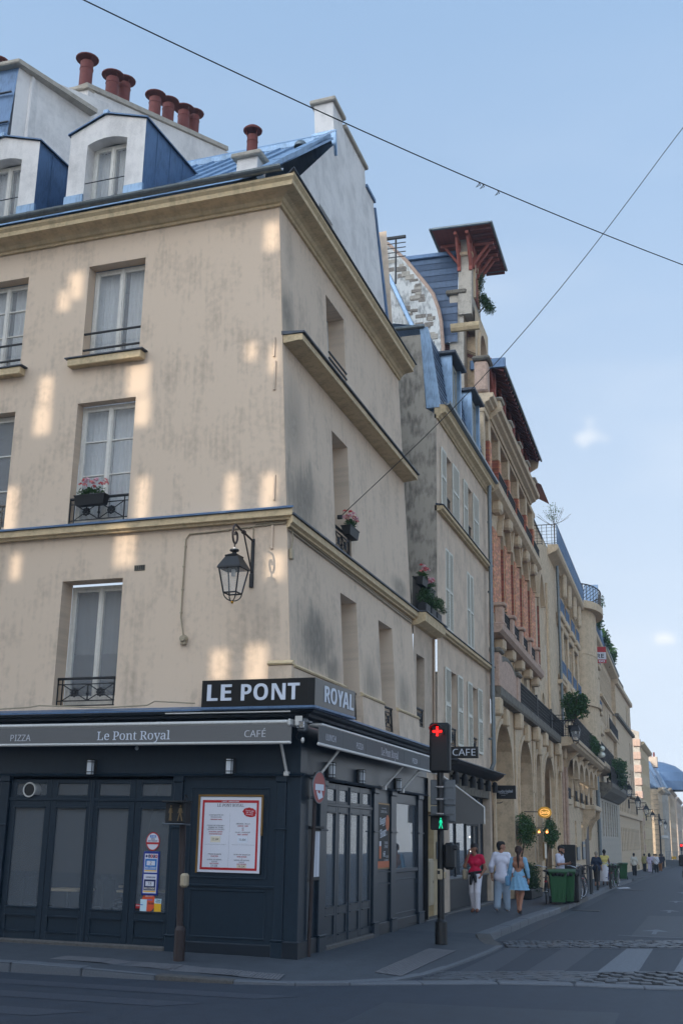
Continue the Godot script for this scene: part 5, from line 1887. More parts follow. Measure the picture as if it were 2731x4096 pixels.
	B(g, "underline", "letter", -.1, .16, -.05, -.043, .04, .044)
	tube(g, "bracket", "black", [V3(-.33, -.32, 0), V3(-.1, -.32, 0), V3(.0, -.28, 0)], .012, 6)
	downpipe("grey zinc downpipe at the edge of the shuttered house", [V3(-6.12, 12.9, -34.85), V3(-6.12, 12.4, -34.8), V3(-6.12, 4.1, -34.8), V3(-6.2, 3.9, -34.8)], .065)

# ---------------------------------------------------------------- brick and stone house with the belvedere
func build_tower_house() -> void:
	var t := thing("belvedere_house", "tall stone and brick house with red timber belvedere roofs and arcaded ground floor", "building", F3)
	# arcade
	var ar := [[.15, 4.0, -.6, 3.9, 5.5, false], [5.6, 9.2, -.6, 3.9, 5.42, false], [10.35, 11.95, -.6, 4.3, 5.2, false], [12.95, 17.05, -.6, 3.7, 5.35, false], [18.3, 19.9, -.6, 4.2, 5.0, false]]
	P(t, "arcade_wall", arch_wall(-.05, 20.4, -.6, 6.12, ar, .75), "stone", at(0, 0, .1))
	for i in 5:
		var a: Array = ar[i]
		P(t, "arch_moulding", arch_band(a, .16, .09, .16, 3.2), "stone")
		var inner := MB.new()
		inner.quad(V3(a[0], -.6, -.62), V3(a[1], -.6, -.62), V3(a[1], 5.5, -.62), V3(a[0], 5.5, -.62))
		P(t, "arch_back", inner.done(), "stone")
		var d := node(t, "door", at(0, 0, -.6))
		var cx: float = (a[0] + a[1]) / 2
		var hw: float = (a[1] - a[0]) * .28
		C(d, "leaf", "iron_brown", cx - hw, cx + hw, -.5, 3.4, -.02, .06, .02)
		C(d, "fanlight", "black", cx - hw, cx + hw, 3.45, 4.3, -.02, .05, .02)
		C(t, "keystone", "stone", cx - .2, cx + .2, a[4] - .1, 5.95, .1, .32, .05)
	for x in [.0, 4.8, 9.8, 12.45, 17.7, 20.1]:
		C(t, "bracket", "stone", x - .2, x + .2, 5.55, 6.1, .1, .42, .06)
		C(t, "pier_strip", "stone", x - .12, x + .12, 3.6, 5.55, .1, .16, .02)
	# first balcony: stone parapet with curved top, then grille
	mould(t, "balcony_slab", "stone_dark", [V2(0, 6.1), V2(.34, 6.12), V2(.38, 6.2), V2(.38, 6.45), V2(0, 6.47)], -.05, 20.35)
	C(t, "parapet_pier", "stone_rose", -.05, .55, 6.45, 7.5, .02, .36, .03)
	C(t, "pier_cap", "stone_dark", -.08, .65, 7.5, 7.66, .0, .42, .04)
	C(t, "parapet_pier", "stone_rose", 4.2, 4.75, 6.45, 7.3, .02, .36, .03)
	C(t, "pier_cap", "stone_dark", 4.1, 4.85, 7.3, 7.46, .0, .42, .04)
	var pp := MB.new()
	var pts := [V2(.55, 6.45), V2(4.2, 6.45)]
	for i in 11:
		var q := i / 10.0
		pts.append(V2(lerpf(4.2, .55, q), 7.0 + .5 * sin(PI * (.15 + q * .7))))
	pp.prism(pts, .05, .3)
	P(t, "parapet", pp.done(), "stone_rose")
	var cap := []
	for i in 11:
		var q := i / 10.0
		cap.append(V3(lerpf(.6, 4.15, q), 7.05 + .5 * sin(PI * (.15 + (1 - q) * .7)), .18))
	tube(t, "parapet_coping", "stone_dark", cap, .14, 8)
	for i in 3:
		railing(t, at(4.85 + i * 5.15, 6.47, .28), 5.05, .78, .16, .01, "iron", true)
		B(t, "railing_post", "iron", 9.9 + i * 5.15, 10.05 + i * 5.15, 6.45, 7.35, .24, .32)
	# storey of small arched lights
	var sm := [[3.16, 4.1, 6.9, 7.5, 8.0, false], [5.5, 6.6, 6.9, 7.5, 8.0, false], [8.0, 9.0, 6.9, 7.5, 8.0, false], [10.5, 11.5, 6.9, 7.5, 7.97, false], [14.0, 14.95, 6.9, 7.5, 7.97, false]]
	P(t, "wall", arch_wall(-.05, 16.3, 6.1, 8.3, sm, .35), "stone")
	for a in sm:
		var w := node(t, "window", at(0, 0, -.3))
		Q(w, "pane", "pane", a[0], a[1], 6.9, 8.0, .0)
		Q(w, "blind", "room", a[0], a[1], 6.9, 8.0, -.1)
		P(w, "surround", arch_band(a, .1, .28, .35, .3), "stone")
	# second balcony
	mould(t, "balcony_slab", "stone_rose", [V2(0, 8.12), V2(.36, 8.14), V2(.46, 8.24), V2(.48, 8.42), V2(0, 8.44)], .0, 11.3)
	for i in 5:
		var x := .55 + i * 2.3
		var k := node(t, "balcony_post", at(x, 8.42, .3))
		C(k, "shaft", "stone_rose", -.16, .16, 0, .62, -.14, .14, .03)
		C(k, "cap", "stone_rose", -.22, .22, .62, .74, -.2, .22, .03)
		C(k, "foot", "stone_rose", -.2, .2, -.02, .1, -.18, .2, .03)
		if i < 4:
			railing(t, at(x + .2, 8.44, .32), 1.9, .58, .13, .009, "iron", true)
		C(t, "bracket", "stone", x + .55, x + 1.05, 7.75, 8.12, 0, .36, .06)
	# tall brick storey with pointed niches
	var nic := [[2.9, 3.9, 8.45, 11.75, 12.73, true], [5.35, 6.35, 8.45, 11.75, 12.72, true], [7.7, 8.7, 8.45, 11.75, 12.7, true], [10.1, 11.15, 8.45, 11.75, 12.68, true], [13.4, 14.35, 8.45, 11.8, 12.75, true]]
	P(t, "wall", arch_wall(-.05, 16.3, 8.3, 13.0, nic, .55), "stone")
	for i in 5:
		var a: Array = nic[i]
		var bk := MB.new()
		bk.quad(V3(a[0], 8.45, -.5), V3(a[1], 8.45, -.5), V3(a[1], 12.8, -.5), V3(a[0], 12.8, -.5))
		P(t, "niche_back", bk.done(), "brick_red")
		for s in [a[0] + .002, a[1] - .002]:
			B(t, "niche_reveal", "brick_red", s - .004, s + .004, 8.5, 11.75, -.5, -.02)
		C(t, "niche_sill", "stone", a[0], a[1], 10.0, 10.3, -.5, -.3, .02)
		var hood := [a[0] - .55, a[1] + .55, 0, 11.85, 13.05, true]
		P(t, "hood_mould", arch_band(hood, .16, .0, .20, .05), "stone")
		var w := node(t, "window", at(0, 0, -.48))
		Q(w, "pane", "pane", a[0] + .1, a[1] - .1, 8.6, 10.0, .02)
		Q(w, "pane", "pane", a[0] + .1, a[1] - .1, 10.35, 11.9, .02)
		C(w, "frame", "shutter_grey", (a[0] + a[1]) / 2 - .03, (a[0] + a[1]) / 2 + .03, 8.5, 12.0, .01, .05, .006)
	for q in [[1.25, 2.85], [3.95, 5.3], [6.4, 7.65], [8.75, 10.05], [11.2, 12.6]]:
		B(t, "brick_panel", "brick", q[0], q[1], 9.0, 11.9, .0, .035)
	# string and upper balcony
	mould(t, "balcony_slab", "stone", [V2(0, 12.66), V2(.3, 12.72), V2(.44, 12.82), V2(.46, 13.04), V2(0, 13.06)], -.05, 11.9)
	for i in 5:
		C(t, "corbel", "stone", .9 + i * 2.36, 1.5 + i * 2.36, 12.3, 12.72, 0, .36, .08)
	# open loggia storey
	var back := MB.new()
	back.quad(V3(-.05, 13.0, -1.1), V3(13.6, 13.0, -1.1), V3(13.6, 16, -1.1), V3(-.05, 16, -1.1))
	P(t, "loggia_back", back.done(), "stone")
	for i in 6:
		var x: float = [.9, 3.05, 5.4, 7.95, 10.4, 12.7][i]
		var k := node(t, "loggia_pillar", at(x, 13.05, 0))
		C(k, "brick_shaft", "brick_red", 0, .44, 0, 1.75, -1.0, .0, .02)
		C(k, "stone_head", "stone", -.01, .45, 1.75, 2.6, -1.0, .01, .02)
		B(k, "brick_edge", "brick", .03, .41, 0, 1.75, .0, .03)
		if i < 5:
			railing(t, at(x + .5, 13.06, .25), 1.75, .75, .13, .009, "iron", true)
	C(t, "loggia_lintel", "stone", -.05, 13.6, 15.5, 15.7, -1.1, .02, .02)
	mould(t, "cornice", "stone", [V2(-1.0, 15.6), V2(.08, 15.6), V2(.12, 15.68), V2(.26, 15.74), V2(.3, 15.82), V2(.42, 15.86), V2(.45, 16.0), V2(-1.0, 16.05)], 1.0, 11.8)
	mould(t, "cornice", "stone", [V2(-1.0, 15.75), V2(.02, 15.75), V2(.06, 15.83), V2(.18, 15.88), V2(.2, 15.96), V2(.30, 16.0), V2(.32, 16.14), V2(-1.0, 16.19)], -.05, .98)
	# end wall (faces the camera above the mansard) and bodies behind
	C(t, "end_wall", "stone", -.02, .3, 12.5, 15.7, -2.5, -.02, .01)
	# red timber gallery roof
	var g := node(t, "gallery_roof")
	var e0 := V3(.95, 17.42, .58)
	var gr := MB.new()
	gr.quad(V3(.95, 17.40, .58), V3(11.4, 17.40, .58), V3(11.4, 18.6, -1.6), V3(.95, 18.6, -1.6))
	gr.quad(V3(.95, 17.46, .60), V3(11.4, 17.46, .60), V3(11.4, 18.68, -1.6), V3(.95, 18.68, -1.6))
	P(g, "roof_skin", gr.done(), "slate")
	C(g, "roof_edge", "zinc_gutter", .9, 11.45, 17.38, 17.47, .56, .63, .01)
	C(g, "roof_end", "zinc_dark", .86, .96, 17.4, 17.75, -.6, .62, .02)
	for i in 26:
		var x := 1.05 + i * .405
		var rf := MB.new()
		rf.box(-.05, .05, -.12, 0, 0, 2.4)
		P(g, "rafter", rf.done(), "red_timber_dark", Transform3D(Basis(Vector3.RIGHT, .503), V3(x, 18.55, -1.55)))
	for i in 5:
		var x: float = [1.7, 4.05, 6.45, 8.8, 11.1][i]
		C(t, "pedestal", "stone", x - .28, x + .28, 16.0, 16.42, -.15, .34, .04)
		C(t, "pedestal_cap", "stone_grey", x - .36, x + .36, 16.42, 16.52, -.2, .42, .04)
		C(g, "timber_post", "red_timber", x - .1, x + .1, 16.5, 17.75, -.05, .15, .015)
		for s in [-1.0, 1.0]:
			var br := MB.new()
			var bp := []
			for k in 7:
				var q := k / 6.0
				bp.append(V3(x + s * (.06 + q * 1.05), 16.95 + .75 * sin(q * PI / 2), .05))
			br.tube(bp, .06, 6)
			P(g, "arched_brace", br.done(), "red_timber")
	C(g, "wall_plate", "red_timber", .95, 11.3, 17.68, 17.82, -.02, .14, .015)
	var gb := MB.new()
	gb.quad(V3(.95, 16.0, -1.2), V3(11.4, 16.0, -1.2), V3(11.4, 18.6, -1.2), V3(.95, 18.6, -1.2))
	P(g, "back_boarding", gb.done(), "red_timber_dark")
	var en := MB.new()
	en.prism([V2(-1.5, 16.0), V2(.45, 17.1), V2(.5, 17.4), V2(-1.5, 18.5)], -.03, .03)
	P(g, "end_boarding", en.done(), "stone", Transform3D(Basis(V3(0, 0, 1), Vector3.UP, V3(-1, 0, 0)), V3(11.35, 0, 0)))
	# lower lean-to roof at the far end
	var lo := MB.new()
	lo.quad(V3(11.5, 16.4, .55), V3(14.6, 16.4, .55), V3(14.6, 17.6, -1.4), V3(11.5, 17.6, -1.4))
	P(t, "lean_to_roof", lo.done(), "red_timber_dark")
	C(t, "end_pier", "stone", 12.0, 16.3, 13.0, 15.9, -1.6, -.4, .02)
	build_belvedere(t)
	downpipe("pale painted downpipe at the far end of the belvedere house", [F3 * V3(16.45, 13.2, .12), F3 * V3(16.5, 6.5, .12)], .07, "stone")
	downpipe("pale downpipe beside the arcade under the far balcony end", [F3 * V3(20.6, 5.9, .16), F3 * V3(20.6, -.4, .16)], .07, "stone_rose")

func build_belvedere(t: Node3D) -> void:
	# stone pier nearest the camera (x -7.54 .. -7.05, near face z -35.7): local z = world x + 6.35
	C(t, "tower_pier", "stone_grey", .3, .95, 15.9, 20.0, -1.19, -.70, .02)
	C(t, "pier_cap", "stone_dark", .18, 1.2, 20.0, 20.16, -1.29, -.58, .03)
	# broad arched gable behind the pier
	var ga := [[1.0, 2.4, 16.0, 18.2, 18.95, false]]
	P(t, "gable_arch", arch_wall(.4, 3.2, 16.0, 19.6, ga, .5), "stone", at(0, 0, -.32))
	P(t, "arch_moulding", arch_band(ga[0], .14, -.33, -.24, 1.8), "stone")
	var bk := MB.new()
	bk.quad(V3(.9, 16, -.78), V3(2.6, 16, -.78), V3(2.6, 19.2, -.78), V3(.9, 19.2, -.78))
	P(t, "arch_back", bk.done(), "brick_red")
	C(t, "end_pier", "stone", 3.2, 3.75, 16.0, 18.4, -.9, -.25, .03)
	C(t, "pier_cap", "stone_dark", 3.1, 3.9, 18.4, 18.52, -1.0, -.15, .03)
	# pedestal with carved head in front
	C(t, "pedestal", "stone_rose", -.1, .45, 16.2, 17.3, -.3, .14, .06)
	C(t, "pedestal_cap", "stone_dark", -.2, .6, 17.3, 17.45, -.36, .24, .05)
	# slender shaft, flared at the foot
	var sh := MB.new()
	sh.prism([V2(.2, 19.2), V2(2.35, 19.2), V2(2.15, 19.7), V2(2.0, 20.3), V2(1.95, 21.5), V2(1.95, 22.4), V2(.32, 22.4), V2(.32, 21.4), V2(.28, 20.6), V2(.22, 19.9)], -.86, -.40)
	P(t, "tower_shaft", sh.done(), "stone_grey")
	var op := arch_band([.75, 1.55, 0, 20.9, 21.35, false], .12, -.41, -.33, .9)
	P(t, "tower_opening", op, "stone")
	B(t, "tower_opening_back", "brick_red", .75, 1.55, 20.0, 21.0, -.40, -.385)
	C(t, "band", "stone", .24, 2.05, 21.45, 21.6, -.9, -.36, .03)
	# roof: centre (1.15, -.61), half sizes 1.78 along the street, 1.04 across
	var b := node(t, "belvedere_roof", at(1.17, 22.12, -.61))
	var ax := 1.78
	var az := 1.05
	var top := MB.new()
	var p := [V3(-ax, 0, az), V3(ax, 0, az), V3(ax, 0, -az), V3(-ax, 0, -az)]
	var k := V3(0, 1.05, 0)
	for i in 4:
		top.tri(p[i], p[(i + 1) % 4], k)
	P(b, "zinc_skin", top.done(), "zinc")
	for i in 4:
		tube(b, "hip_roll", "zinc", [p[i] * 1.0, k], .03, 6)
	tube(b, "seam", "zinc", [V3(-ax, .01, -.5), k * .55 + V3(-ax * .45, 0, -.2)], .02, 5)
	tube(b, "seam", "zinc", [V3(-ax, .01, .35), k * .7 + V3(-ax * .3, 0, .1)], .02, 5)
	var sf := MB.new()
	sf.quad(V3(-ax + .03, -.03, -az + .03), V3(ax - .03, -.03, -az + .03), V3(ax - .03, -.03, az - .03), V3(-ax + .03, -.03, az - .03))
	P(b, "soffit", sf.done(), "red_timber")
	for q in [[-ax, ax, az - .04, az + .05], [-ax, ax, -az - .05, -az + .04]]:
		C(b, "gutter", "zinc_gutter", q[0] - .05, q[1] + .05, -.06, .04, q[2], q[3], .03)
	for q in [[-ax - .05, -ax + .04], [ax - .04, ax + .05]]:
		C(b, "gutter", "zinc_gutter", q[0], q[1], -.06, .04, -az + .041, az - .041, .03)
	for i in 9:
		B(b, "rafter", "red_timber_dark", -ax + .2 + i * .42, -ax + .27 + i * .42, -.13, -.03, .3, az - .06)
	for i in 11:
		B(b, "soffit_board_joint", "red_timber_dark", -ax + .06, ax - .06, -.038, -.032, -az + .15 + i * .18, -az + .16 + i * .18)
	# brackets: two outriggers and struts on each long side, two on the near end
	for x in [-.62, -.28, .28, .62]:
		C(b, "outrigger", "red_timber", x - .06, x + .06, -.22, -.10, .2, az - .1, .015)
		tube(b, "strut", "red_timber", [V3(x, -.95, .20), V3(x, -.18, az - .28)], .06, 6)
		C(b, "wall_post", "red_timber", x - .06, x + .06, -1.05, -.1, .2, .29, .01)
	for z in [-.22, .18]:
		C(b, "outrigger", "red_timber", -ax + .15, -.8, -.22, -.10, z - .06, z + .06, .015)
		tube(b, "strut", "red_timber", [V3(-.87, -1.1, z), V3(-ax + .35, -.18, z)], .06, 6)
		C(b, "wall_post", "red_timber", -.93, -.84, -1.25, -.1, z - .06, z + .06, .01)
	C(b, "outrigger", "red_timber", -.8, -.68, -.22, -.10, -az + .15, -.2, .015)
	tube(b, "strut", "red_timber", [V3(-.74, -.9, -.25), V3(-.74, -.18, -az + .3)], .05, 6)
	# slate roof slope beside the tower and the whitewashed party wall in front of it
	var s := node(t, "slate_slope")
	for i in 13:
		var q0 := i / 13.0
		var q1 := (i + 1.2) / 13.0
		var mb := MB.new()
		var xa := .22 + .5 * q0 * q0
		var xb := .22 + .5 * q1 * q1
		var ya := lerpf(18.2, 21.75, q0)
		var yb := lerpf(18.2, 21.75, minf(q1, 1.02))
		mb.quad(V3(xa - .02, ya, -3.6), V3(xa - .02, ya, -.9), V3(xb, yb, -.9), V3(xb, yb, -3.6))
		P(s, "slate_course", mb.done(), "slate" if i % 2 else "slate_light")
	C(t, "ridge_cap", "zinc_dark", .62, .9, 21.72, 21.9, -3.6, -.86, .03)
	var pw := thing("party_wall", "flaking whitewashed curved party wall below the slate slope", "wall", Transform3D(Basis(), V3(0, 0, -35.2)))
	var m := MB.new()
	m.prism([V2(-10.6, 15.0), V2(-7.74, 15.0), V2(-7.74, 17.9), V2(-7.80, 18.85), V2(-7.89, 19.33), V2(-8.07, 19.88), V2(-8.34, 20.3), V2(-9.02, 21.28), V2(-9.72, 22.08), V2(-10.6, 22.6)], -.2, 0)
	P(pw, "wall_face", m.done(), "limewash")
	var rg := RandomNumberGenerator.new()
	rg.seed = 8
	# bare stones where the limewash has fallen off
	for i in 46:
		var y := rg.randf_range(17.2, 21.4)
		var xe := -7.85 - pow(maxf(y - 18.2, 0) / 3.4, 2) * 1.4
		var x := xe - absf(rg.randfn()) * .45 - .12
		var w := rg.randf_range(.08, .2)
		var hh := rg.randf_range(.05, .11)
		C(pw, "bare_stone", "rubble" if i % 3 else "stone_grey", x - w, x + w, y - hh, y + hh, -.02, rg.randf_range(.006, .03), .02)
	var cp := []
	for q in [V2(-7.72, 17.0), V2(-7.72, 17.9), V2(-7.78, 18.85), V2(-7.87, 19.35), V2(-8.05, 19.92), V2(-8.32, 20.35), V2(-9.0, 21.33), V2(-9.7, 22.12)]:
		cp.append(V3(q.x, q.y, -.1))
	tube(pw, "coping", "stone_rose", cp, .09, 6)
	C(pw, "valley_gutter", "zinc", -9.65, -9.5, 0, 2.3, .02, .10, .02, turned(0, 0, 0))
	pw.get_node("valley_gutter").transform = turned(-9.15, 19.75, .06, 0, 0, .40)
	# rooftop guard rail
	var rr := thing("roof_guard_rail", "dark metal guard rail on the roof behind the gable", "railing", Transform3D(Basis(), V3(-9.2, 20.2, -33.0)))
	C(rr, "top_rail", "iron", -.1, .78, .72, .82, -.04, .04, .01)
	for y in [.05, .22, .38, .55]:
		B(rr, "rail", "iron", .05, .78, y, y + .025, -.012, .012)
	for x in [.0, .42]:
		B(rr, "post", "iron", x, x + .05, -.9, .75, -.025, .025)
	# bush that grows out of the tower
	var bu := thing("wall_bush", "dark green bush growing out of the belvedere tower", "bush", F3 * at(1.25, 19.9, -.12))
	var rng := RandomNumberGenerator.new()
	rng.seed = 3
	P(bu, "foliage", leaves(rng, 1500, V3(0, .05, .08), V3(.42, .46, .30), .07, [Color(.5, .62, .5), Color(.7, .8, .62), Color(.4, .5, .42)], 12), "leaf")
	P(bu, "trailing_foliage", leaves(rng, 500, V3(-.3, .8, -.05), V3(.16, .55, .12), .06, [Color(.5, .62, .45), Color(.7, .7, .5)], 6), "leaf")
	tube(bu, "stem", "bark", [V3(-.2, -.3, -.15), V3(-.05, .0, .0), V3(.1, .3, .1)], .025, 5)
	# planter of ivy on the second balcony
	var iv := thing("balcony_ivy", "green climbing plant on the second balcony of the brick house", "plant", F3 * at(3.3, 8.5, .1))
	P(iv, "foliage", leaves(rng, 700, V3(0, .45, .05), V3(.5, .6, .2), .09, GREENS, 9), "leaf")
	tube(iv, "stem", "bark", [V3(0, -.06, 0), V3(.05, .6, 0)], .02, 5)

# ---------------------------------------------------------------- pale stone house with the long balconies
func build_balcony_house() -> void:
	var t := thing("balcony_house", "pale stone apartment house with rounded bay and long iron balconies", "building", F3)
	var holes := []
	for x in [21.9, 24.6, 27.7, 30.7]:
		holes.append([x, x + 1.5, 12.9, 15.0, .3])
		holes.append([x, x + 1.5, 9.8, 12.2, .3])
		holes.append([x, x + 1.4, 6.9, 9.0, .3])
	for x in [42.0, 45.4, 48.6]:
		holes.append([x, x + 1.5, 14.2, 16.2, .3])
		holes.append([x, x + 1.5, 10.9, 13.2, .3])
		holes.append([x, x + 1.5, 7.9, 10.0, .3])
	for x in [23.4, 27.7, 31.0, 34.2, 38.5]:
		holes.append([x, x + 1.6, 3.9, 5.3, .25])
	for q in [[23.4, 24.7], [27.7, 28.7], [31.6, 32.6]]:
		holes.append([q[0], q[1], 1.7, 2.9, .25])
	P(t, "wall", wall_mesh(16.35, 52.0, -1.2, 15.3, holes), "stone")
	P(t, "wall", wall_mesh(40.9, 52.0, 15.3, 16.6, []), "stone")
	for i in holes.size():
		var h: Array = holes[i]
		var w := node(t, "window", at(0, 0, -.28))
		Q(w, "pane", "pane", h[0], h[1], h[2], h[3], 0)
		Q(w, "blind", "curtain" if i % 3 == 0 else "room", h[0], h[1], h[2], h[3], -.12)
		C(w, "mullion", "white_paint", (h[0] + h[1]) / 2 - .04, (h[0] + h[1]) / 2 + .04, h[2], h[3], 0, .05, .006)
		if h[2] > 9.0:
			shutter_flat(t, h[0] - .02, h[0] + .34, h[2], h[3])
			C(t, "window_head", "stone", h[0] - .25, h[1] + .25, h[3] + .02, h[3] + .35, 0, .16, .04)
			C(t, "window_sill", "stone", h[0] - .3, h[1] + .3, h[2] - .35, h[2] - .02, 0, .28, .05)
			railing(t, at(h[0] - .2, h[2], .22), h[1] - h[0] + .4, .62, .16, .012, "zinc_dark")
		elif h[2] > 3.5 and h[2] < 5:
			C(t, "window_sill", "stone", h[0] - .1, h[1] + .1, h[2] - .3, h[2] - .02, 0, .16, .03)
			railing(t, at(h[0], h[2] - .1, .1), h[1] - h[0], .62, .12, .014)
		else:
			C(t, "window_sill", "stone", h[0] - .1, h[1] + .1, h[2] - .14, h[2] - .01, 0, .1, .02)
	# carved pilaster strips between the bays
	for x in [23.75, 26.5, 29.6, 32.4, 44.2, 47.5]:
		C(t, "pilaster_strip", "stone", x - .22, x + .22, 9.6, 15.1, 0, .12, .04)
		C(t, "carved_console", "stone", x - .32, x + .32, 13.9, 15.2, .1, .36, .12)
		C(t, "carved_console", "stone", x - .32, x + .32, 9.0, 9.7, .1, .36, .12)
	mould(t, "string_course", "stone", ledge_profile(9.25, .22, .2), 21.3, 52)
	# top balcony
	mould(t, "balcony_slab", "stone", [V2(0, 15.0), V2(.2, 15.1), V2(.42, 15.2), V2(.5, 15.3), V2(.5, 15.5), V2(0, 15.52)], 18.4, 34.0)
	railing(t, at(18.4, 15.5, .46), 15.6, 1.0, .22, .012, "zinc_dark", true)
	railing(t, Transform3D(Basis(Vector3.UP, PI / 2), V3(18.4, 15.5, .46)), 1.4, 1.0, .2, .012, "iron", true)
	mould(t, "balcony_slab", "stone", [V2(0, 15.0), V2(.2, 15.15), V2(.5, 15.3), V2(.55, 15.5), V2(0, 15.52)], 40.5, 52.0)
	railing(t, at(40.5, 15.5, .5), 11.5, 1.1, .24, .014, "zinc_dark", true)
	# set-back attic
	C(t, "attic_wall", "stone", 16.4, 34, 15.3, 17.9, -3.5, -1.1, .02)
	C(t, "attic_wall", "stone", 40, 52, 15.5, 17.2, -3.5, -1.1, .02)
	var ro := MB.new()
	ro.quad(V3(18.0, 17.9, -1.0), V3(52, 17.3, -1.0), V3(52, 18.4, -3.6), V3(18.0, 19.2, -3.6))
	P(t, "roof", ro.done(), "zinc_dark")
	# rounded bay
	var bay := MB.new()
	var n := 14
	for i in n:
		var a0 := PI * i / n
		var a1 := PI * (i + 1) / n
		var p0 := V3(36.3 - cos(a0) * 2.7, 0, sin(a0) * .95)
		var p1 := V3(36.3 - cos(a1) * 2.7, 0, sin(a1) * .95)
		var n0 := V3(-cos(a0) * .6, 0, sin(a0)).normalized()
		var n1 := V3(-cos(a1) * .6, 0, sin(a1)).normalized()
		bay.quad_n(p0 + Vector3.UP * 6.9, p1 + Vector3.UP * 6.9, p1 + Vector3.UP * 15.6, p0 + Vector3.UP * 15.6, n0, n1, n1, n0)
	P(t, "rounded_bay", bay.done(), "stone")
	for y in [[9.55, 9.8, .14], [15.3, 15.75, .45], [12.6, 12.7, .03]]:
		var bm := MB.new()
		for i in n:
			var a0 := PI * i / n
			var a1 := PI * (i + 1) / n
			var k0: float = 1.0 + y[2] / 2.7
			var k1: float = 1.0 + y[2] / .95
			var p0 := V3(36.3 - cos(a0) * 2.7 * k0, 0, sin(a0) * .95 * k1)
			var p1 := V3(36.3 - cos(a1) * 2.7 * k0, 0, sin(a1) * .95 * k1)
			var q := V3(36.3, 0, 0)
			bm.quad(p0 + Vector3.UP * y[0], p1 + Vector3.UP * y[0], p1 + Vector3.UP * y[1], p0 + Vector3.UP * y[1])
			bm.tri(p0 + Vector3.UP * y[0], q + Vector3.UP * y[0], p1 + Vector3.UP * y[0])
			bm.tri(p0 + Vector3.UP * y[1], p1 + Vector3.UP * y[1], q + Vector3.UP * y[1])
		P(t, "bay_moulding", bm.done(), "stone")
	var bp := []
	var bars := MB.new()
	for i in 19:
		var a := PI * i / 18
		var q := V3(36.3 - cos(a) * 3.05, 0, sin(a) * 1.3)
		bp.append(q + Vector3.UP * 16.75)
		bars.box(q.x - .02, q.x + .02, 15.75, 16.75, q.z - .02, q.z + .02)
		for k in 4:
			if i < 18:
				var a2 := PI * (i + 1) / 18
				var q2 := V3(36.3 - cos(a2) * 3.05, 0, sin(a2) * 1.3)
				bars.tube([q + Vector3.UP * (15.85 + k * .22), q2 + Vector3.UP * (16.07 + k * .22)], .018, 4)
	tube(t, "bay_rail", "iron", bp, .04, 6)
	P(t, "bay_uprights", bars.done(), "iron").set_meta("kind", "stuff")
	C(t, "bay_screen", "zinc_dark", 39.2, 39.3, 15.7, 17.9, .1, 1.0, .01)
	# main balcony on arched consoles
	mould(t, "balcony_slab", "stone", [V2(0, 6.0), V2(.75, 6.05), V2(.92, 6.15), V2(.96, 6.25), V2(1.03, 6.28), V2(1.05, 6.42), V2(0, 6.44)], 18.2, 38.4)
	railing(t, at(18.2, 6.42, .98), 20.2, 1.0, .16, .012, "iron", true)
	railing(t, Transform3D(Basis(Vector3.UP, PI / 2), V3(18.25, 6.42, .98)), .95, 1.0, .12, .012, "iron", true)
	mould(t, "balcony_slab", "stone", [V2(0, 6.4), V2(.6, 6.5), V2(.8, 6.6), V2(.85, 6.8), V2(0, 6.82)], 38.45, 52)
	railing(t, at(38.5, 6.8, .8), 13.4, 1.05, .16, .014, "iron", true)
	for i in 6:
		var x := 22.3 + i * 3.3
		var c := node(t, "balcony_console", at(x, 0, 0))
		var cm := MB.new()
		cm.prism([V2(0, 4.4), V2(.14, 4.5), V2(.2, 5.1), V2(.36, 5.6), V2(.8, 6.0), V2(0, 6.0)], -.28, .28)
		P(c, "bracket", cm.done(), "stone", Transform3D(Basis(V3(0, 0, 1), Vector3.UP, V3(-1, 0, 0)), Vector3.ZERO))
		C(c, "carved_drop", "stone", -.2, .2, 4.0, 4.75, 0, .2, .09)
		if i < 5:
			P(t, "cove_arch", arch_wall(x, x + 3.3, 4.9, 6.0, [[x + .3, x + 3.0, 4.9, 4.95, 5.75, false]], .5), "stone", at(0, 0, .5))
	# entrance with a carved hood
	var d := node(t, "doorway")
	C(d, "leaf", "iron_brown", 34.0, 36.4, -1.0, 3.0, -.06, .03, .02)
	C(d, "hood", "stone", 32.9, 37.6, 3.55, 3.85, 0, .75, .06)
	for x in [33.1, 37.0]:
		var cm := MB.new()
		cm.prism([V2(0, 1.9), V2(.12, 2.0), V2(.2, 2.6), V2(.42, 3.0), V2(.66, 3.2), V2(.7, 3.55), V2(0, 3.55)], -.24, .24)
		P(d, "console", cm.done(), "stone", Transform3D(Basis(V3(0, 0, 1), Vector3.UP, V3(-1, 0, 0)), V3(x, 0, 0)))
	for q in [[28.0, 29.6, .9, 1.6], [31.4, 33.0, .9, 1.85]]:
		C(t, "notice_panel", "steel_grey", q[0], q[1], q[2], q[3], .02, .08, .02)
	# wall beyond the bay, with deep pilasters
	P(t, "wall", wall_mesh(52.0, 72.5, -1.4, 3.2, [[53.2, 55.8, -1.4, 2.9, .4], [60.5, 69.6, -1.4, 2.3, .5]]), "stone", at(0, 0, .05))
	C(t, "gate", "stone_grey", 60.5, 69.6, -1.4, 2.3, -.5, -.4, .02)
	for i in 5:
		for j in 6:
			var st := MB.new()
			st.ball(V3(61.4 + i * 1.8, -.6 + j * .5, -.38), V3(.07, .07, .05), 4, 6)
			P(t, "gate_stud", st.done(), "iron")
	mould(t, "wall_coping", "stone", ledge_profile(3.1, .3, .25), 52, 72.5)
	P(t, "wall", wall_mesh(52.0, 69.5, 3.2, 15.9, fin_holes(53.0, 69.0, 1.35, .62, [[4.2, 5.9], [7.2, 10.0], [10.5, 12.1], [12.7, 15.0]])), "stone", at(0, 0, -.02))
	var dark := MB.new()
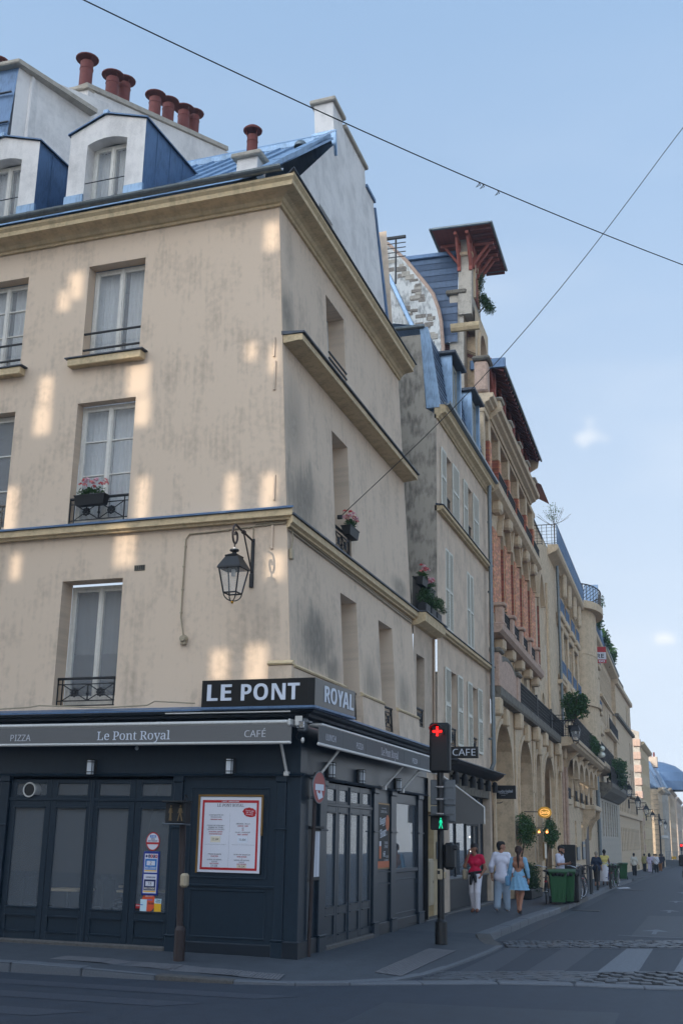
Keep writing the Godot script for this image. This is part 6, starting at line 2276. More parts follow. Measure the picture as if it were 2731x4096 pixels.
	dark.quad(V3(52.2, 3.3, -.42), V3(69.3, 3.3, -.42), V3(69.3, 15.5, -.42), V3(52.2, 15.5, -.42))
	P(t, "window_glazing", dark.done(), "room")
	mould(t, "cornice", "stone", [V2(0, 15.5), V2(.2, 15.6), V2(.5, 15.75), V2(.55, 15.95), V2(0, 15.97)], 52, 69.8)
	C(t, "gutter", "zinc_gutter", 52, 70, 15.97, 16.2, .35, .62, .06)
	var rr := MB.new()
	rr.quad(V3(52, 16.1, .3), V3(70, 16.1, .3), V3(70, 18.0, -3), V3(52, 18.0, -3))
	P(t, "roof", rr.done(), "zinc_dark")
	mould(t, "string_course", "stone", ledge_profile(12.2, .2, .2), 52, 69.5)
	railing(t, at(56.5, 10.2, .35), 12.5, .9, .3, .02, "iron")
	mould(t, "balcony_slab", "stone", ledge_profile(9.95, .4, .25), 56.3, 69.2)
	downpipe("grey zinc downpipe on the blank stone strip of the balcony house", [F3 * V3(21.2, 15.2, .16), F3 * V3(21.6, 7.3, .16)], .07)
	downpipe("pale downpipe left of the low barred windows", [F3 * V3(22.0, 5.3, .16), F3 * V3(22.4, -.5, .16)], .09, "stone_rose")
	downpipe("grey downpipe right of the carved entrance", [F3 * V3(42.6, 6.0, .2), F3 * V3(42.8, 1.8, .2), F3 * V3(42.8, -.6, .2)], .12, "zinc_gutter")
	# estate sign
	var s := thing("estate_sign", "small red and white estate sign fixed high on the pale bay", "sign", Transform3D(Basis(Vector3.UP, .25), F3 * V3(40.5, 13.35, .7)))
	C(s, "board", "paper", -.55, .55, -.35, .35, -.02, .02, .01)
	B(s, "red_field", "red_print", -.55, .55, -.36, -.12, .02, .026)
	C(s, "red_tab", "red_print", -.15, .55, .35, .7, -.02, .02, .01)
	text(s, "lettering", "DRE", "letter_dark", .26, at(0, .1, .03), false, true, .8, .004)
	text(s, "lettering", "70 00", "paper", .14, at(0, -.24, .03), false, true, .9, .004)
	# planting on the balconies
	var rng := RandomNumberGenerator.new()
	rng.seed = 19
	var ol := thing("oleander", "tall oleander bush in a pot at the near end of the long balcony", "bush", Transform3D(Basis(), V3(-5.75, 6.42, -53.6)))
	var om := MB.new()
	om.lathe([V2(0, 0), V2(.2, 0), V2(.28, .5), V2(0, .5)], 12)
	P(ol, "pot", om.done(), "black")
	for i in 6:
		var a := TAU * i / 6
		tube(ol, "stem", "bark", [V3(0, .5, 0), V3(cos(a) * .2, 1.0, sin(a) * .2), V3(cos(a) * .45, 1.7, sin(a) * .4)], .018, 5)
	P(ol, "foliage", leaves(rng, 2600, V3(.12, 1.35, 0), V3(.62, .75, .5), .13, [Color(.8, .95, .75), Color(1.0, 1.1, .85), Color(.6, .75, .6)], 16), "leaf")
	var wh := thing("hydrangea", "white-flowering shrub hanging through the long balcony railing", "bush", F3 * at(29.0, 6.45, 1.0))
	P(wh, "foliage", leaves(rng, 1400, V3(0, .4, .1), V3(3.0, .55, .35), .16, GREENS, 12), "leaf")
	var wf := MB.new()
	wf.col = Color(.85, .85, .72)
	for i in 5:
		wf.ball(V3(rng.randf_range(1.2, 3.2), rng.randf_range(.0, .5), rng.randf_range(.2, .4)), V3(.3, .16, .16), 6, 8)
	P(wh, "blossoms", wf.done(), "petal")
	tube(wh, "stem", "bark", [V3(0, 0, 0), V3(.5, .5, .1)], .03, 5)
	var tr := thing("terrace_sapling", "thin bare sapling on the top terrace of the balcony house", "tree", F3 * at(20.0, 15.5, .2))
	tube(tr, "trunk", "bark", [V3(0, 0, 0), V3(.05, .8, 0), V3(.1, 1.5, 0)], .03, 5)
	var tw := MB.new()
	for i in 16:
		var d2 := V3(rng.randf_range(-1, 1), rng.randf_range(.3, 1.1), rng.randf_range(-1, 1)).normalized()
		var o := V3(.08, 1.2 + rng.randf() * .3, 0)
		tw.tube([o, o + d2 * .5, o + d2 * 1.0 + V3(0, .1, 0)], .008, 4)
	P(tr, "branches", tw.done(), "bark")
	P(tr, "crown", leaves(rng, 260, V3(.1, 2.0, 0), V3(.8, .55, .6), .07, GREENS, 10), "leaf")
	var cr := thing("wall_creeper", "reddish creeper on the attic wall above the blank stone strip", "creeper", F3 * at(17.2, 15.6, -1.0))
	P(cr, "foliage", leaves(rng, 900, V3(0, .9, .0), V3(1.0, 1.2, .12), .09, [Color(1.8, .5, .4), Color(1.4, .45, .35), Color(1.0, .7, .4)], 14), "leaf")
	tube(cr, "stem", "bark", [V3(0, 0, 0), V3(.2, 1.5, 0)], .02, 5)
	var labs := ["leafy terrace planting just past the rounded bay", "leafy terrace planting in the middle of the far roof edge", "leafy terrace planting at the far end of the roof edge"]
	for i in 3:
		var g := thing("terrace_shrub", labs[i], "shrub", F3 * at([44.0, 52.5, 61.0][i], 15.9, .3), "shrubs along the roof terraces")
		P(g, "foliage", leaves(rng, 1100, V3(0, .7, .1), V3(3.6, .7, .5), .22, GREENS, 18), "leaf")
		tube(g, "stem", "bark", [V3(0, -.3, 0), V3(.2, .7, 0)], .05, 5)
	var bs := thing("terrace_shrub", "red-flowering shrub on the round balcony above the bay", "shrub", F3 * at(39.8, 15.8, .9), "shrubs along the roof terraces")
	P(bs, "foliage", leaves(rng, 500, V3(0, .9, 0), V3(.9, .9, .4), .14, GREENS + [Color(3.0, .5, .5)], 8), "leaf")
	tube(bs, "stem", "bark", [V3(0, 0, 0), V3(.1, .9, 0)], .03, 5)

func fin_holes(x0: float, x1: float, step: float, w: float, rows: Array) -> Array:
	var h := []
	var x := x0
	while x + w < x1:
		for r in rows:
			h.append([x, x + w, r[0], r[1], .4])
		x += step
	return h

func shutter_flat(p: Node3D, x0: float, x1: float, y0: float, y1: float) -> void:
	C(p, "shutter", "shutter_white", x0, x1, y0, y1, -.2, -.02, .02)

# ---------------------------------------------------------------- the far street
func far_house(label: String, x0: float, x1: float, y1: float, z: float, m: String, rows: int, cols: int, roof: float, rm := "zinc_dark", nm := "town_house") -> Node3D:
	var t := thing(nm, label, "building", F7 * at(0, 0, z))
	var holes := []
	var y0 := -3.5
	var sh := (y1 - .4) / rows
	var sw := (x1 - x0) / cols
	for r in rows:
		for c in cols:
			var cx := x0 + sw * (c + .5)
			holes.append([cx - sw * .2, cx + sw * .2, sh * r + sh * .28 - .5, sh * r + sh * .86 - .4, .35])
	P(t, "wall", wall_mesh(x0, x1, y0, y1, holes), m)
	var e := MB.new()
	e.quad(V3(x0, y0, -9), V3(x0, y0, 0), V3(x0, y1, 0), V3(x0, y1, -9))
	P(t, "side_wall", e.done(), m)
	for h in holes:
		var w := node(t, "window", at(0, 0, -.33))
		Q(w, "pane", "pane", h[0], h[1], h[2], h[3], 0)
		Q(w, "blind", "room", h[0], h[1], h[2], h[3], -.1)
	mould(t, "cornice", m, [V2(0, y1 - .3), V2(.2, y1 - .2), V2(.45, y1), V2(.45, y1 + .2), V2(0, y1 + .2)], x0, x1)
	if roof > 0:
		var r := MB.new()
		r.quad(V3(x0, y1 + .2, -.1), V3(x1, y1 + .2, -.1), V3(x1, y1 + roof, -1.6), V3(x0, y1 + roof, -1.6))
		r.quad(V3(x0, y1 + roof, -1.6), V3(x1, y1 + roof, -1.6), V3(x1, y1 + roof, -9), V3(x0, y1 + roof, -9))
		r.quad(V3(x0, y1 + .2, -9), V3(x0, y1 + .2, -.1), V3(x0, y1 + roof, -1.6), V3(x0, y1 + roof, -9))
		P(t, "roof", r.done(), rm)
	return t

func build_far_street() -> void:
	# overhanging bay with planting, then the hall with narrow window strips
	var b := thing("overhanging_bay", "dark-bottomed overhanging stone bay with iron railing beyond the balcony house", "building", F7)
	mould(b, "soffit", "stone_dark", [V2(0, 4.6), V2(.3, 4.7), V2(.8, 5.1), V2(.95, 5.4), V2(.95, 5.65), V2(0, 5.7)], 80.5, 96)
	railing(b, at(80.5, 5.65, .9), 15.5, 1.1, .3, .02)
	P(b, "wall", wall_mesh(80.0, 97.0, -2, 5.0, fin_holes(81.5, 95.5, 2.0, .9, [[2.2, 4.5]])), "stone_grey", at(0, 0, .15))
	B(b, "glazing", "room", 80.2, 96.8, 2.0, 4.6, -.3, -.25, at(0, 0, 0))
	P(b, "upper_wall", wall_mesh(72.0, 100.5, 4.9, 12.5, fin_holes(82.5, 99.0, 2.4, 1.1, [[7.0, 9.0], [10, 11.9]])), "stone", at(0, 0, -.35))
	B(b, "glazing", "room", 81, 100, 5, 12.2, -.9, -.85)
	var rng := RandomNumberGenerator.new()
	rng.seed = 23
	var g := thing("bay_shrub", "dark leafy shrub spilling over the overhanging bay's railing", "shrub", F7 * at(86.0, 5.7, .7))
	P(g, "foliage", leaves(rng, 1500, V3(0, .9, .2), V3(2.6, 1.1, .7), .22, GREENS, 16), "leaf")
	tube(g, "stem", "bark", [V3(0, 0, 0), V3(.2, .9, .1)], .05, 5)
	var h := thing("hall_with_fins", "low stone hall with rows of narrow window strips", "building", F7)
	P(h, "wall", wall_mesh(97.0, 124.5, -2.5, 5.9, fin_holes(98.2, 124.0, 1.9, .85, [[1.1, 3.0], [4.3, 5.6]])), "stone")
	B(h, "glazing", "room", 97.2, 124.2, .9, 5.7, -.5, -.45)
	mould(h, "string_course", "stone", ledge_profile(3.9, .15, .15), 97, 124.5)
	mould(h, "coping", "stone", ledge_profile(5.8, .3, .3), 97, 124.5)
	var p := thing("pale_block", "tall plain pale stone block standing above the low hall", "building", F7 * at(0, 0, -.15))
	P(p, "wall", wall_mesh(101.5, 123.5, 5.5, 12.2, fin_holes(117.8, 123.2, 2.6, 1.2, [[6.3, 8.6], [9.2, 11.2]])), "stone")
	P(p, "wall", wall_mesh(103.0, 122.5, 12.4, 15.2, fin_holes(116.0, 122.0, 2.6, 1.0, [[12.8, 14.6]])), "stone", at(0, 0, -.05))
	B(p, "glazing", "room", 102, 123, 5.6, 15, -.6, -.55)
	mould(p, "ledge", "stone_dark", ledge_profile(12.1, .25, .3), 101.5, 123.6)
	mould(p, "parapet", "stone", ledge_profile(15.1, .2, .4), 103, 122.6)
	var e := MB.new()
	e.quad(V3(101.5, 5.5, -8), V3(101.5, 5.5, 0), V3(101.5, 12.2, 0), V3(101.5, 12.2, -8))
	e.quad(V3(103, 12.2, -8), V3(103, 12.2, -.05), V3(103, 15.5, -.05), V3(103, 15.5, -8))
	P(p, "side_wall", e.done(), "stone")
	railing(p, at(104, 15.5, -.2), 12, 1.0, .5, .03, "iron")
	# rough quoined gable, then warm facades
	var q := thing("quoined_gable", "grey rubble gable wall with protruding stone quoins", "wall", F7)
	var qm := MB.new()
	qm.prism([V2(-7.0, 0), V2(-.3, 0), V2(-.3, 13.6), V2(-1.5, 14.0), V2(-7, 14.0)], 0, .4)
	P(q, "gable_face", qm.done(), "stone_grey", Transform3D(Basis(V3(0, 0, 1), Vector3.UP, V3(-1, 0, 0)), V3(133.5, 0, .3)))
	C(q, "coping", "zinc_gutter", 132.7, 134.2, 14.0, 14.3, -7, -.9, .05)
	for i in 9:
		C(q, "quoin", "stone_rose", 132.9, 133.6, .8 + i * 1.4, 1.6 + i * 1.4, -.7, .12, .06)
	P(q, "wall", wall_mesh(124.5, 133.5, -3, 6.4, [[126.0, 131.5, -3, 4.0, .8]]), "stone")
	C(q, "gate", "stone_grey", 126, 131.5, -3, 4, -.8, -.7, .02)
	far_house("warm stone house beyond the rough gable, four storeys", 134, 152, 12.4, .0, "trim", 4, 6, 1.6)
	var lit := far_house("rusticated stone pavilion with a deep cornice", 152.5, 164, 8.2, .9, "stone", 2, 3, 1.0)
	for i in 16:
		B(lit, "rustication_joint", "stone_dark", 152.45, 152.5, -1.5 + i * .6, -1.45 + i * .6, -.6, .02)
	far_house("second stone pavilion with cornice, set past the first", 166, 182, 8.8, .6, "stone_grey", 2, 4, 3.2)
	far_house("tall house end with brick patch and chimney row, far along", 150.5, 176, 12.5, -4.5, "plaster_grey", 4, 5, 2.0, "zinc")
	far_house("grey zinc-roofed house far along the street", 183, 206, 9.6, .3, "stone_grey", 3, 5, 4.0, "zinc_dark")
	far_house("pale many-windowed house far along the street", 207, 240, 10.5, .4, "stone", 4, 7, 3.0, "zinc")
	far_house("pale grey house at the far end with shaded front", 241, 275, 10.2, .6, "plaster_grey", 4, 7, 2.6)
	far_house("last pale house before the street trees", 276, 320, 9.6, .8, "stone_grey", 4, 8, 2.4)
	var dm := thing("domed_roof", "dark rounded dome roof above the far houses", "dome", F7 * at(214, 10.5, -1.5))
	var mb := MB.new()
	mb.lathe([V2(5.5, 0), V2(5.4, 1.5), V2(4.6, 3.0), V2(3.0, 4.2), V2(1.2, 4.8), V2(0, 5)], 20)
	P(dm, "dome_shell", mb.done(), "zinc_dark")
	var ch := thing("chimney_row", "long far chimney wall topped by a row of pots", "chimney", F7 * at(168, 14.4, -3.5))
	C(ch, "stack", "plaster_grey", -.6, .6, 0, 1.0, -2.6, 1.6, .04)
	for i in 8:
		var pm := MB.new()
		pm.lathe([V2(.16, 0), V2(.13, .8), V2(.0, .8)], 8)
		P(ch, "chimney_pot", pm.done(), "stone_dark", at(0, 1.0, -2.4 + i * .52))
	var c2 := thing("chimney_row", "far red-topped chimney stack behind the zinc roofs", "chimney", F7 * at(186, 12.8, -1.5))
	C(c2, "stack", "plaster_grey", -.8, .8, 0, 1.6, -1.6, 1.2, .04)
	for i in 5:
		var pm := MB.new()
		pm.lathe([V2(.16, 0), V2(.13, .7), V2(.0, .7)], 8)
		P(c2, "chimney_pot", pm.done(), "terracotta", at(0, 1.6, -1.3 + i * .5))
	# street trees at the very end
	for i in 4:
		var tr := thing("street_tree", ["leafy green street tree nearest in the far row", "second leafy tree of the far row", "third leafy tree of the far row", "farthest leafy tree closing the street"][i], "tree", Transform3D(Basis(), V3(-1.5 + i * 1.4, -3.0, -330 - i * 14)), "street trees at the far end")
		tube(tr, "trunk", "bark", [V3(0, -.3, 0), V3(.1, 3, 0), V3(-.1, 6, 0)], .25, 7)
		tube(tr, "limb", "bark", [V3(0, 4, 0), V3(1.5, 7, .5)], .12, 5)
		P(tr, "crown", leaves(rng, 2600, V3(0, 9, 0), V3(4.6, 5.0, 4.6), .75, [Color(1.0, 1.3, .6), Color(.8, 1.1, .5), Color(.6, .8, .45)], 20), "leaf")
	# wall lanterns and the lamp post far along
	var lb := ["lantern on a curled wall bracket beside the overhanging bay", "lantern on a curled wall bracket in front of the low hall", "second lantern in front of the low hall", "lantern beside the rough gable", "lantern beyond the rough gable", "farthest wall lantern along the street"]
	var lp := [[88, 5.2], [98, 4.7], [110, 4.4], [121.5, 4.1], [138, 3.8], [153, 3.7]]
	for i in 6:
		wall_lantern(lb[i], F7 * at(lp[i][0], lp[i][1], .1), 1.45, 1.2)
	wall_lantern("dark lantern hanging under the near end of the long stone balcony", Transform3D(Basis(V3(0, 0, -1), Vector3.UP, V3(1, 0, 0)), V3(-6.3, 6.1, -50.0)), 1.0, 1.0)
	var ps := thing("lamp_post", "slim dark post with a small camera in front of the stone pavilion", "post", Transform3D(Basis(), V3(-5.9, -1.4, -142)))
	tube(ps, "shaft", "iron", [V3(0, 0, 0), V3(0, 6.4, 0)], .09, 8)
	C(ps, "camera_head", "white_metal", .1, .9, 3.6, 4.0, -.2, .2, .1)
	C(ps, "foot", "iron", -.18, .18, 0, .6, -.18, .18, .04)

func wall_lantern(label: String, xf: Transform3D, reach: float, k: float) -> void:
	var t := thing("wall_lantern", label, "street lamp", xf, "bracket lanterns along the street")
	var pts := []
	for i in 10:
		var a := PI * .5 + PI * 1.4 * i / 9.0
		pts.append(V3(0, .55 * k + sin(a) * .16 * k, reach * .72 - cos(a) * -.16 * k))
	tube(t, "scroll", "iron", pts, .02 * k, 5)
	tube(t, "arm", "iron", [V3(0, .7 * k, 0), V3(0, .72 * k, reach)], .025 * k, 6)
	tube(t, "hanger", "iron", [V3(0, .72 * k, reach), V3(0, .5 * k, reach)], .02 * k, 5)
	C(t, "wall_plate", "iron", -.05, .05, .3 * k, .95 * k, -.1, .02, .01)
	lantern_body(t, at(0, -.3 * k, reach), k)

# four-sided lantern: foot at y 0, top at about .8
func lantern_body(p: Node3D, xf: Transform3D, k: float) -> void:
	var o := node(p, "lantern", xf)
	var a := .112 * k
	var b := .18 * k
	var y0 := .16 * k
	var y1 := .56 * k
	var cr := func(r: float, y: float, i: int) -> Vector3:
		return V3(r * [-1, 1, 1, -1][i % 4], y, r * [1, 1, -1, -1][i % 4])
	for i in 4:
		tube(o, "glazing_bar", "iron", [cr.call(a, y0, i), cr.call(b, y1, i)], .014 * k, 5)
		tube(o, "lower_frame", "iron", [cr.call(a, y0, i), cr.call(a, y0, i + 1)], .014 * k, 5)
		var gm := MB.new()
		gm.quad(cr.call(a, y0, i), cr.call(a, y0, i + 1), cr.call(b, y1, i + 1), cr.call(b, y1, i))
		P(o, "glass", gm.done(), "lantern_glass")
		var tail := []
		for j in 6:
			var q := j / 5.0
			tail.append(cr.call(a * cos(q * PI / 2), y0 - sin(q * PI / 2) * .13 * k, i))
		tube(o, "tail_scroll", "iron", tail, .010 * k, 5)
	var hd := MB.new()
	var hp := [[b * 1.15, y1], [b * 1.12, y1 + .03 * k], [b * .62, y1 + .20 * k], [b * .66, y1 + .225 * k], [b * .3, y1 + .26 * k]]
	for j in hp.size() - 1:
		for i in 4:
			hd.quad(cr.call(hp[j][0], hp[j][1], i), cr.call(hp[j][0], hp[j][1], i + 1), cr.call(hp[j + 1][0], hp[j + 1][1], i + 1), cr.call(hp[j + 1][0], hp[j + 1][1], i))
	P(o, "hood", hd.done(), "iron")
	var fn := MB.new()
	fn.lathe([V2(b * .28, y1 + .24 * k), V2(.035 * k, y1 + .29 * k), V2(.08 * k, y1 + .31 * k), V2(.075 * k, y1 + .335 * k), V2(.0, y1 + .35 * k)], 12)
	P(o, "finial", fn.done(), "iron")
	var bl := MB.new()
	bl.ball(V3(0, y0 - .15 * k, 0), V3(.026, .026, .026) * k, 6, 8)
	P(o, "brass_ball", bl.done(), "brass")
	C(o, "lamp_holder", "white_metal", -.03 * k, .03 * k, y1 - .12 * k, y1, -.03 * k, .03 * k, .01)

# ---------------------------------------------------------------- the tall house behind, and added sun-blocking walls behind the camera
func build_house_behind() -> void:
	var t := thing("rear_house", "white rendered rear walls with zinc roof and rows of red chimney cowls", "building", Transform3D(Basis(), V3(0, 0, 0)))
	var m := MB.new()
	# chimney wall 1: from the zinc slope to the step, receding
	m.quad(V3(-17.2, 12, -23.5), V3(-16.2, 12, -27.0), V3(-16.2, 23.4, -27.0), V3(-17.15, 22.4, -23.5))
	P(t, "chimney_wall", m.done(), "plaster_pale")
	C(t, "chimney_block", "plaster_pale", -17.7, -16.95, 12, 22.42, -24.6, -23.95, .02)
	var z := MB.new()
	z.quad(V3(-22, 13, -23.2), V3(-17.55, 13, -23.2), V3(-17.12, 22.4, -23.5), V3(-22, 22.4, -23.5))
	P(t, "zinc_slope", z.done(), "zinc_dark")
	for y in [20.6, 21.55]:
		B(t, "zinc_joint", "lead", -22, -17.2, y, y + .03, -23.42, -23.36)
	C(t, "coping", "stone_grey", -22, -17.0, 22.42, 22.56, -24.2, -23.3, .03)
	mould(t, "coping", "stone_grey", [V2(-.35, 0), V2(.10, 0), V2(.10, .14), V2(-.35, .14)], 0, 2.9, 0, 0, Transform3D(Basis(V3(.30, .03, -.95).normalized(), Vector3.UP, V3(.95, 0, .30)).orthonormalized(), V3(-17.1, 22.42, -23.4)))
	# second block further back, with the row of pots
	var m2 := MB.new()
	m2.quad(V3(-17.4, 12, -26.5), V3(-16.75, 12, -26.5), V3(-16.75, 23.7, -26.5), V3(-17.4, 23.7, -26.5))
	m2.quad(V3(-16.75, 12, -26.5), V3(-15.4, 12, -34.0), V3(-15.4, 26.0, -34.0), V3(-16.75, 23.7, -26.5))
	P(t, "chimney_wall", m2.done(), "plaster_pale")
	mould(t, "coping", "stone_grey", [V2(-.4, 0), V2(.10, 0), V2(.10, .15), V2(-.4, .15)], 0, 8.0, 0, 0, Transform3D(Basis(V3(1.35, 2.3, -7.5).normalized(), V3(-.05, .95, .3).normalized(), V3(.98, 0, .18)).orthonormalized(), V3(-16.8, 23.7, -26.4)))
	C(t, "coping", "stone_grey", -17.5, -16.7, 23.7, 23.85, -26.9, -26.4, .03)
	cowl(t, at(-18.6, 22.56, -23.9), .5, .16)
	cowl(t, at(-18.1, 22.56, -23.9), .4, .16)
	cowl(t, at(-17.0, 23.85, -26.7), 1.0, .2)
	for i in 6:
		var q: float = [.16, .24, .46, .56, .68, .76][i]
		cowl(t, Transform3D(Basis(), V3(-16.9, 23.85, -26.6).lerp(V3(-15.6, 26.1, -33.8), q)), .75, .2)

func build_sun_blockers() -> void:
	# unseen walls added behind the camera: block the sun, openings shape wall patches
	var zf := 13.6
	var t := thing("opposite_house", "added tall wall behind the viewer with openings that shape sun patches", "building", Transform3D(Basis(Vector3.UP, PI), V3(0, 0, zf)))
	# local x = -world x
	var holes := []
	for r in LIGHT_SPOTS:
		var mid := FL * V3(-(r[0] + r[1]) / 2, (r[2] + r[3]) / 2, 0)
		var k := (mid.z - zf) / SUN.z
		var hit := mid - SUN * k
		var w: float = (r[1] - r[0]) / 2 + .02
		var h: float = (r[3] - r[2]) / 2 + .02
		holes.append([-hit.x - w, -hit.x + w, hit.y - h, hit.y + h, .06])
	P(t, "wall", wall_mesh(22.0, 31.0, 0, 37, holes), "stone")  # added screen: each opening is cut to throw one sun patch
	var u := thing("opposite_tower", "added taller blank wall at far left behind the viewer that blocks the sun", "building", Transform3D(Basis(Vector3.UP, PI), V3(0, 0, zf)))
	P(u, "wall", wall_mesh(31.0, 50.0, 0, 50, []), "stone")  # blank wall added to keep the sun off roofs and tower
	var t2 := thing("opposite_row", "unseen lower row behind the viewer, sized to block the sun", "building", Transform3D(Basis(Vector3.UP, PI), V3(0, 0, zf)))
	var hs := []
	for r in 5:
		for c in 3:
			hs.append([9.5 + c * 4.2, 11.0 + c * 4.2, 1.2 + r * 3.9, 3.6 + r * 3.9, .25])
	P(t2, "wall", wall_mesh(8, 22.0, 0, 21.5, hs), "stone")  # unseen row, its height set to shade the foreground road
	for h in hs:
		var w := node(t2, "window", at(0, 0, -.2))
		Q(w, "pane", "pane", h[0], h[1], h[2], h[3], 0)
		Q(w, "blind", "room", h[0], h[1], h[2], h[3], -.1)
	mould(t2, "cornice", "stone", cornice_profile(21.1, .5), 8, 22)

# sunlit patches on the café wall (u0, u1, h0, h1), sun let through openings cut in the added wall
const LIGHT_SPOTS := [[4.75, 5.05, 11.75, 12.3], [5.0, 5.25, 11.55, 11.95], [5.22, 5.5, 9.65, 10.2], [5.2, 5.55, 9.05, 9.6], [3.15, 3.6, 9.6, 10.2], [3.1, 3.42, 9.0, 9.55], [5.75, 6.15, 7.2, 8.05], [3.2, 3.6, 6.4, 7.0], [3.0, 3.25, 7.2, 8.0], [1.3, 1.62, 4.35, 4.85], [.62, .98, 4.3, 4.92], [.68, .95, 12.1, 12.65], [1.03, 1.22, 10.0, 10.32], [.62, .76, 9.7, 10.2], [1.28, 1.5, 7.15, 7.9], [.55, .82, 7.2, 7.85], [.36, .68, 6.0, 6.45], [5.55, 5.75, 6.3, 6.75]]

# ---------------------------------------------------------------- ground
func gy(s: float) -> float:
	return 0.0 if s < 30 else -.0105 * (minf(s, 330) - 30)

func kx(s: float) -> float:
	var p := [[23.4, -4.24], [34, -4.2], [50, -4.55], [66, -4.89], [125, -5.35], [155, -5.5], [340, -6.2]]
	for i in p.size() - 1:
		if s <= p[i + 1][0]:
			return remap(s, p[i][0], p[i + 1][0], p[i][1], p[i + 1][1])
	return -6.2

const KERB := [Vector3(-16, .13, -14.95), Vector3(-11, .13, -15.0), Vector3(-9.5, .125, -15.05), Vector3(-8.4, .10, -15.08), Vector3(-7.3, .06, -15.12), Vector3(-6.2, .035, -15.2), Vector3(-5.4, .03, -15.4), Vector3(-4.75, .03, -15.75), Vector3(-4.3, .03, -16.3), Vector3(-4.05, .03, -17.2), Vector3(-3.95, .03, -18.4), Vector3(-3.88, .03, -19.8), Vector3(-3.82, .03, -21.2), Vector3(-3.82, .035, -22.3), Vector3(-4.1, .08, -22.95), Vector3(-4.24, .14, -23.4)]
const INNER := [Vector3(-16, .14, -18), Vector3(-11, .14, -17.75), Vector3(-9.5, .14, -17.7), Vector3(-8.4, .14, -17.65), Vector3(-7.3, .14, -17.6), Vector3(-6.8, .14, -17.6), Vector3(-6.5, .14, -17.6), Vector3(-6.4, .14, -17.6), Vector3(-6.35, .14, -17.65), Vector3(-6.3, .14, -17.9), Vector3(-6.3, .14, -18.6), Vector3(-6.3, .14, -19.8), Vector3(-6.4, .14, -21.2), Vector3(-6.5, .14, -22.3), Vector3(-6.5, .14, -22.95), Vector3(-6.5, .14, -23.4)]

func pave_y(x: float, z: float) -> float:
	for i in KERB.size() - 1:
		var a := V2(KERB[i].x, KERB[i].z)
		var b := V2(KERB[i + 1].x, KERB[i + 1].z)
		var c := V2(INNER[i + 1].x, INNER[i + 1].z)
		var d := V2(INNER[i].x, INNER[i].z)
		if Geometry2D.is_point_in_polygon(V2(x, z), PackedVector2Array([a, b, c, d])):
			var da := Geometry2D.get_closest_point_to_segment(V2(x, z), a, b).distance_to(V2(x, z))
			var dd := Geometry2D.get_closest_point_to_segment(V2(x, z), d, c).distance_to(V2(x, z))
			return lerpf((KERB[i].y + KERB[i + 1].y) / 2, .14, da / maxf(da + dd, .001))
	return .14

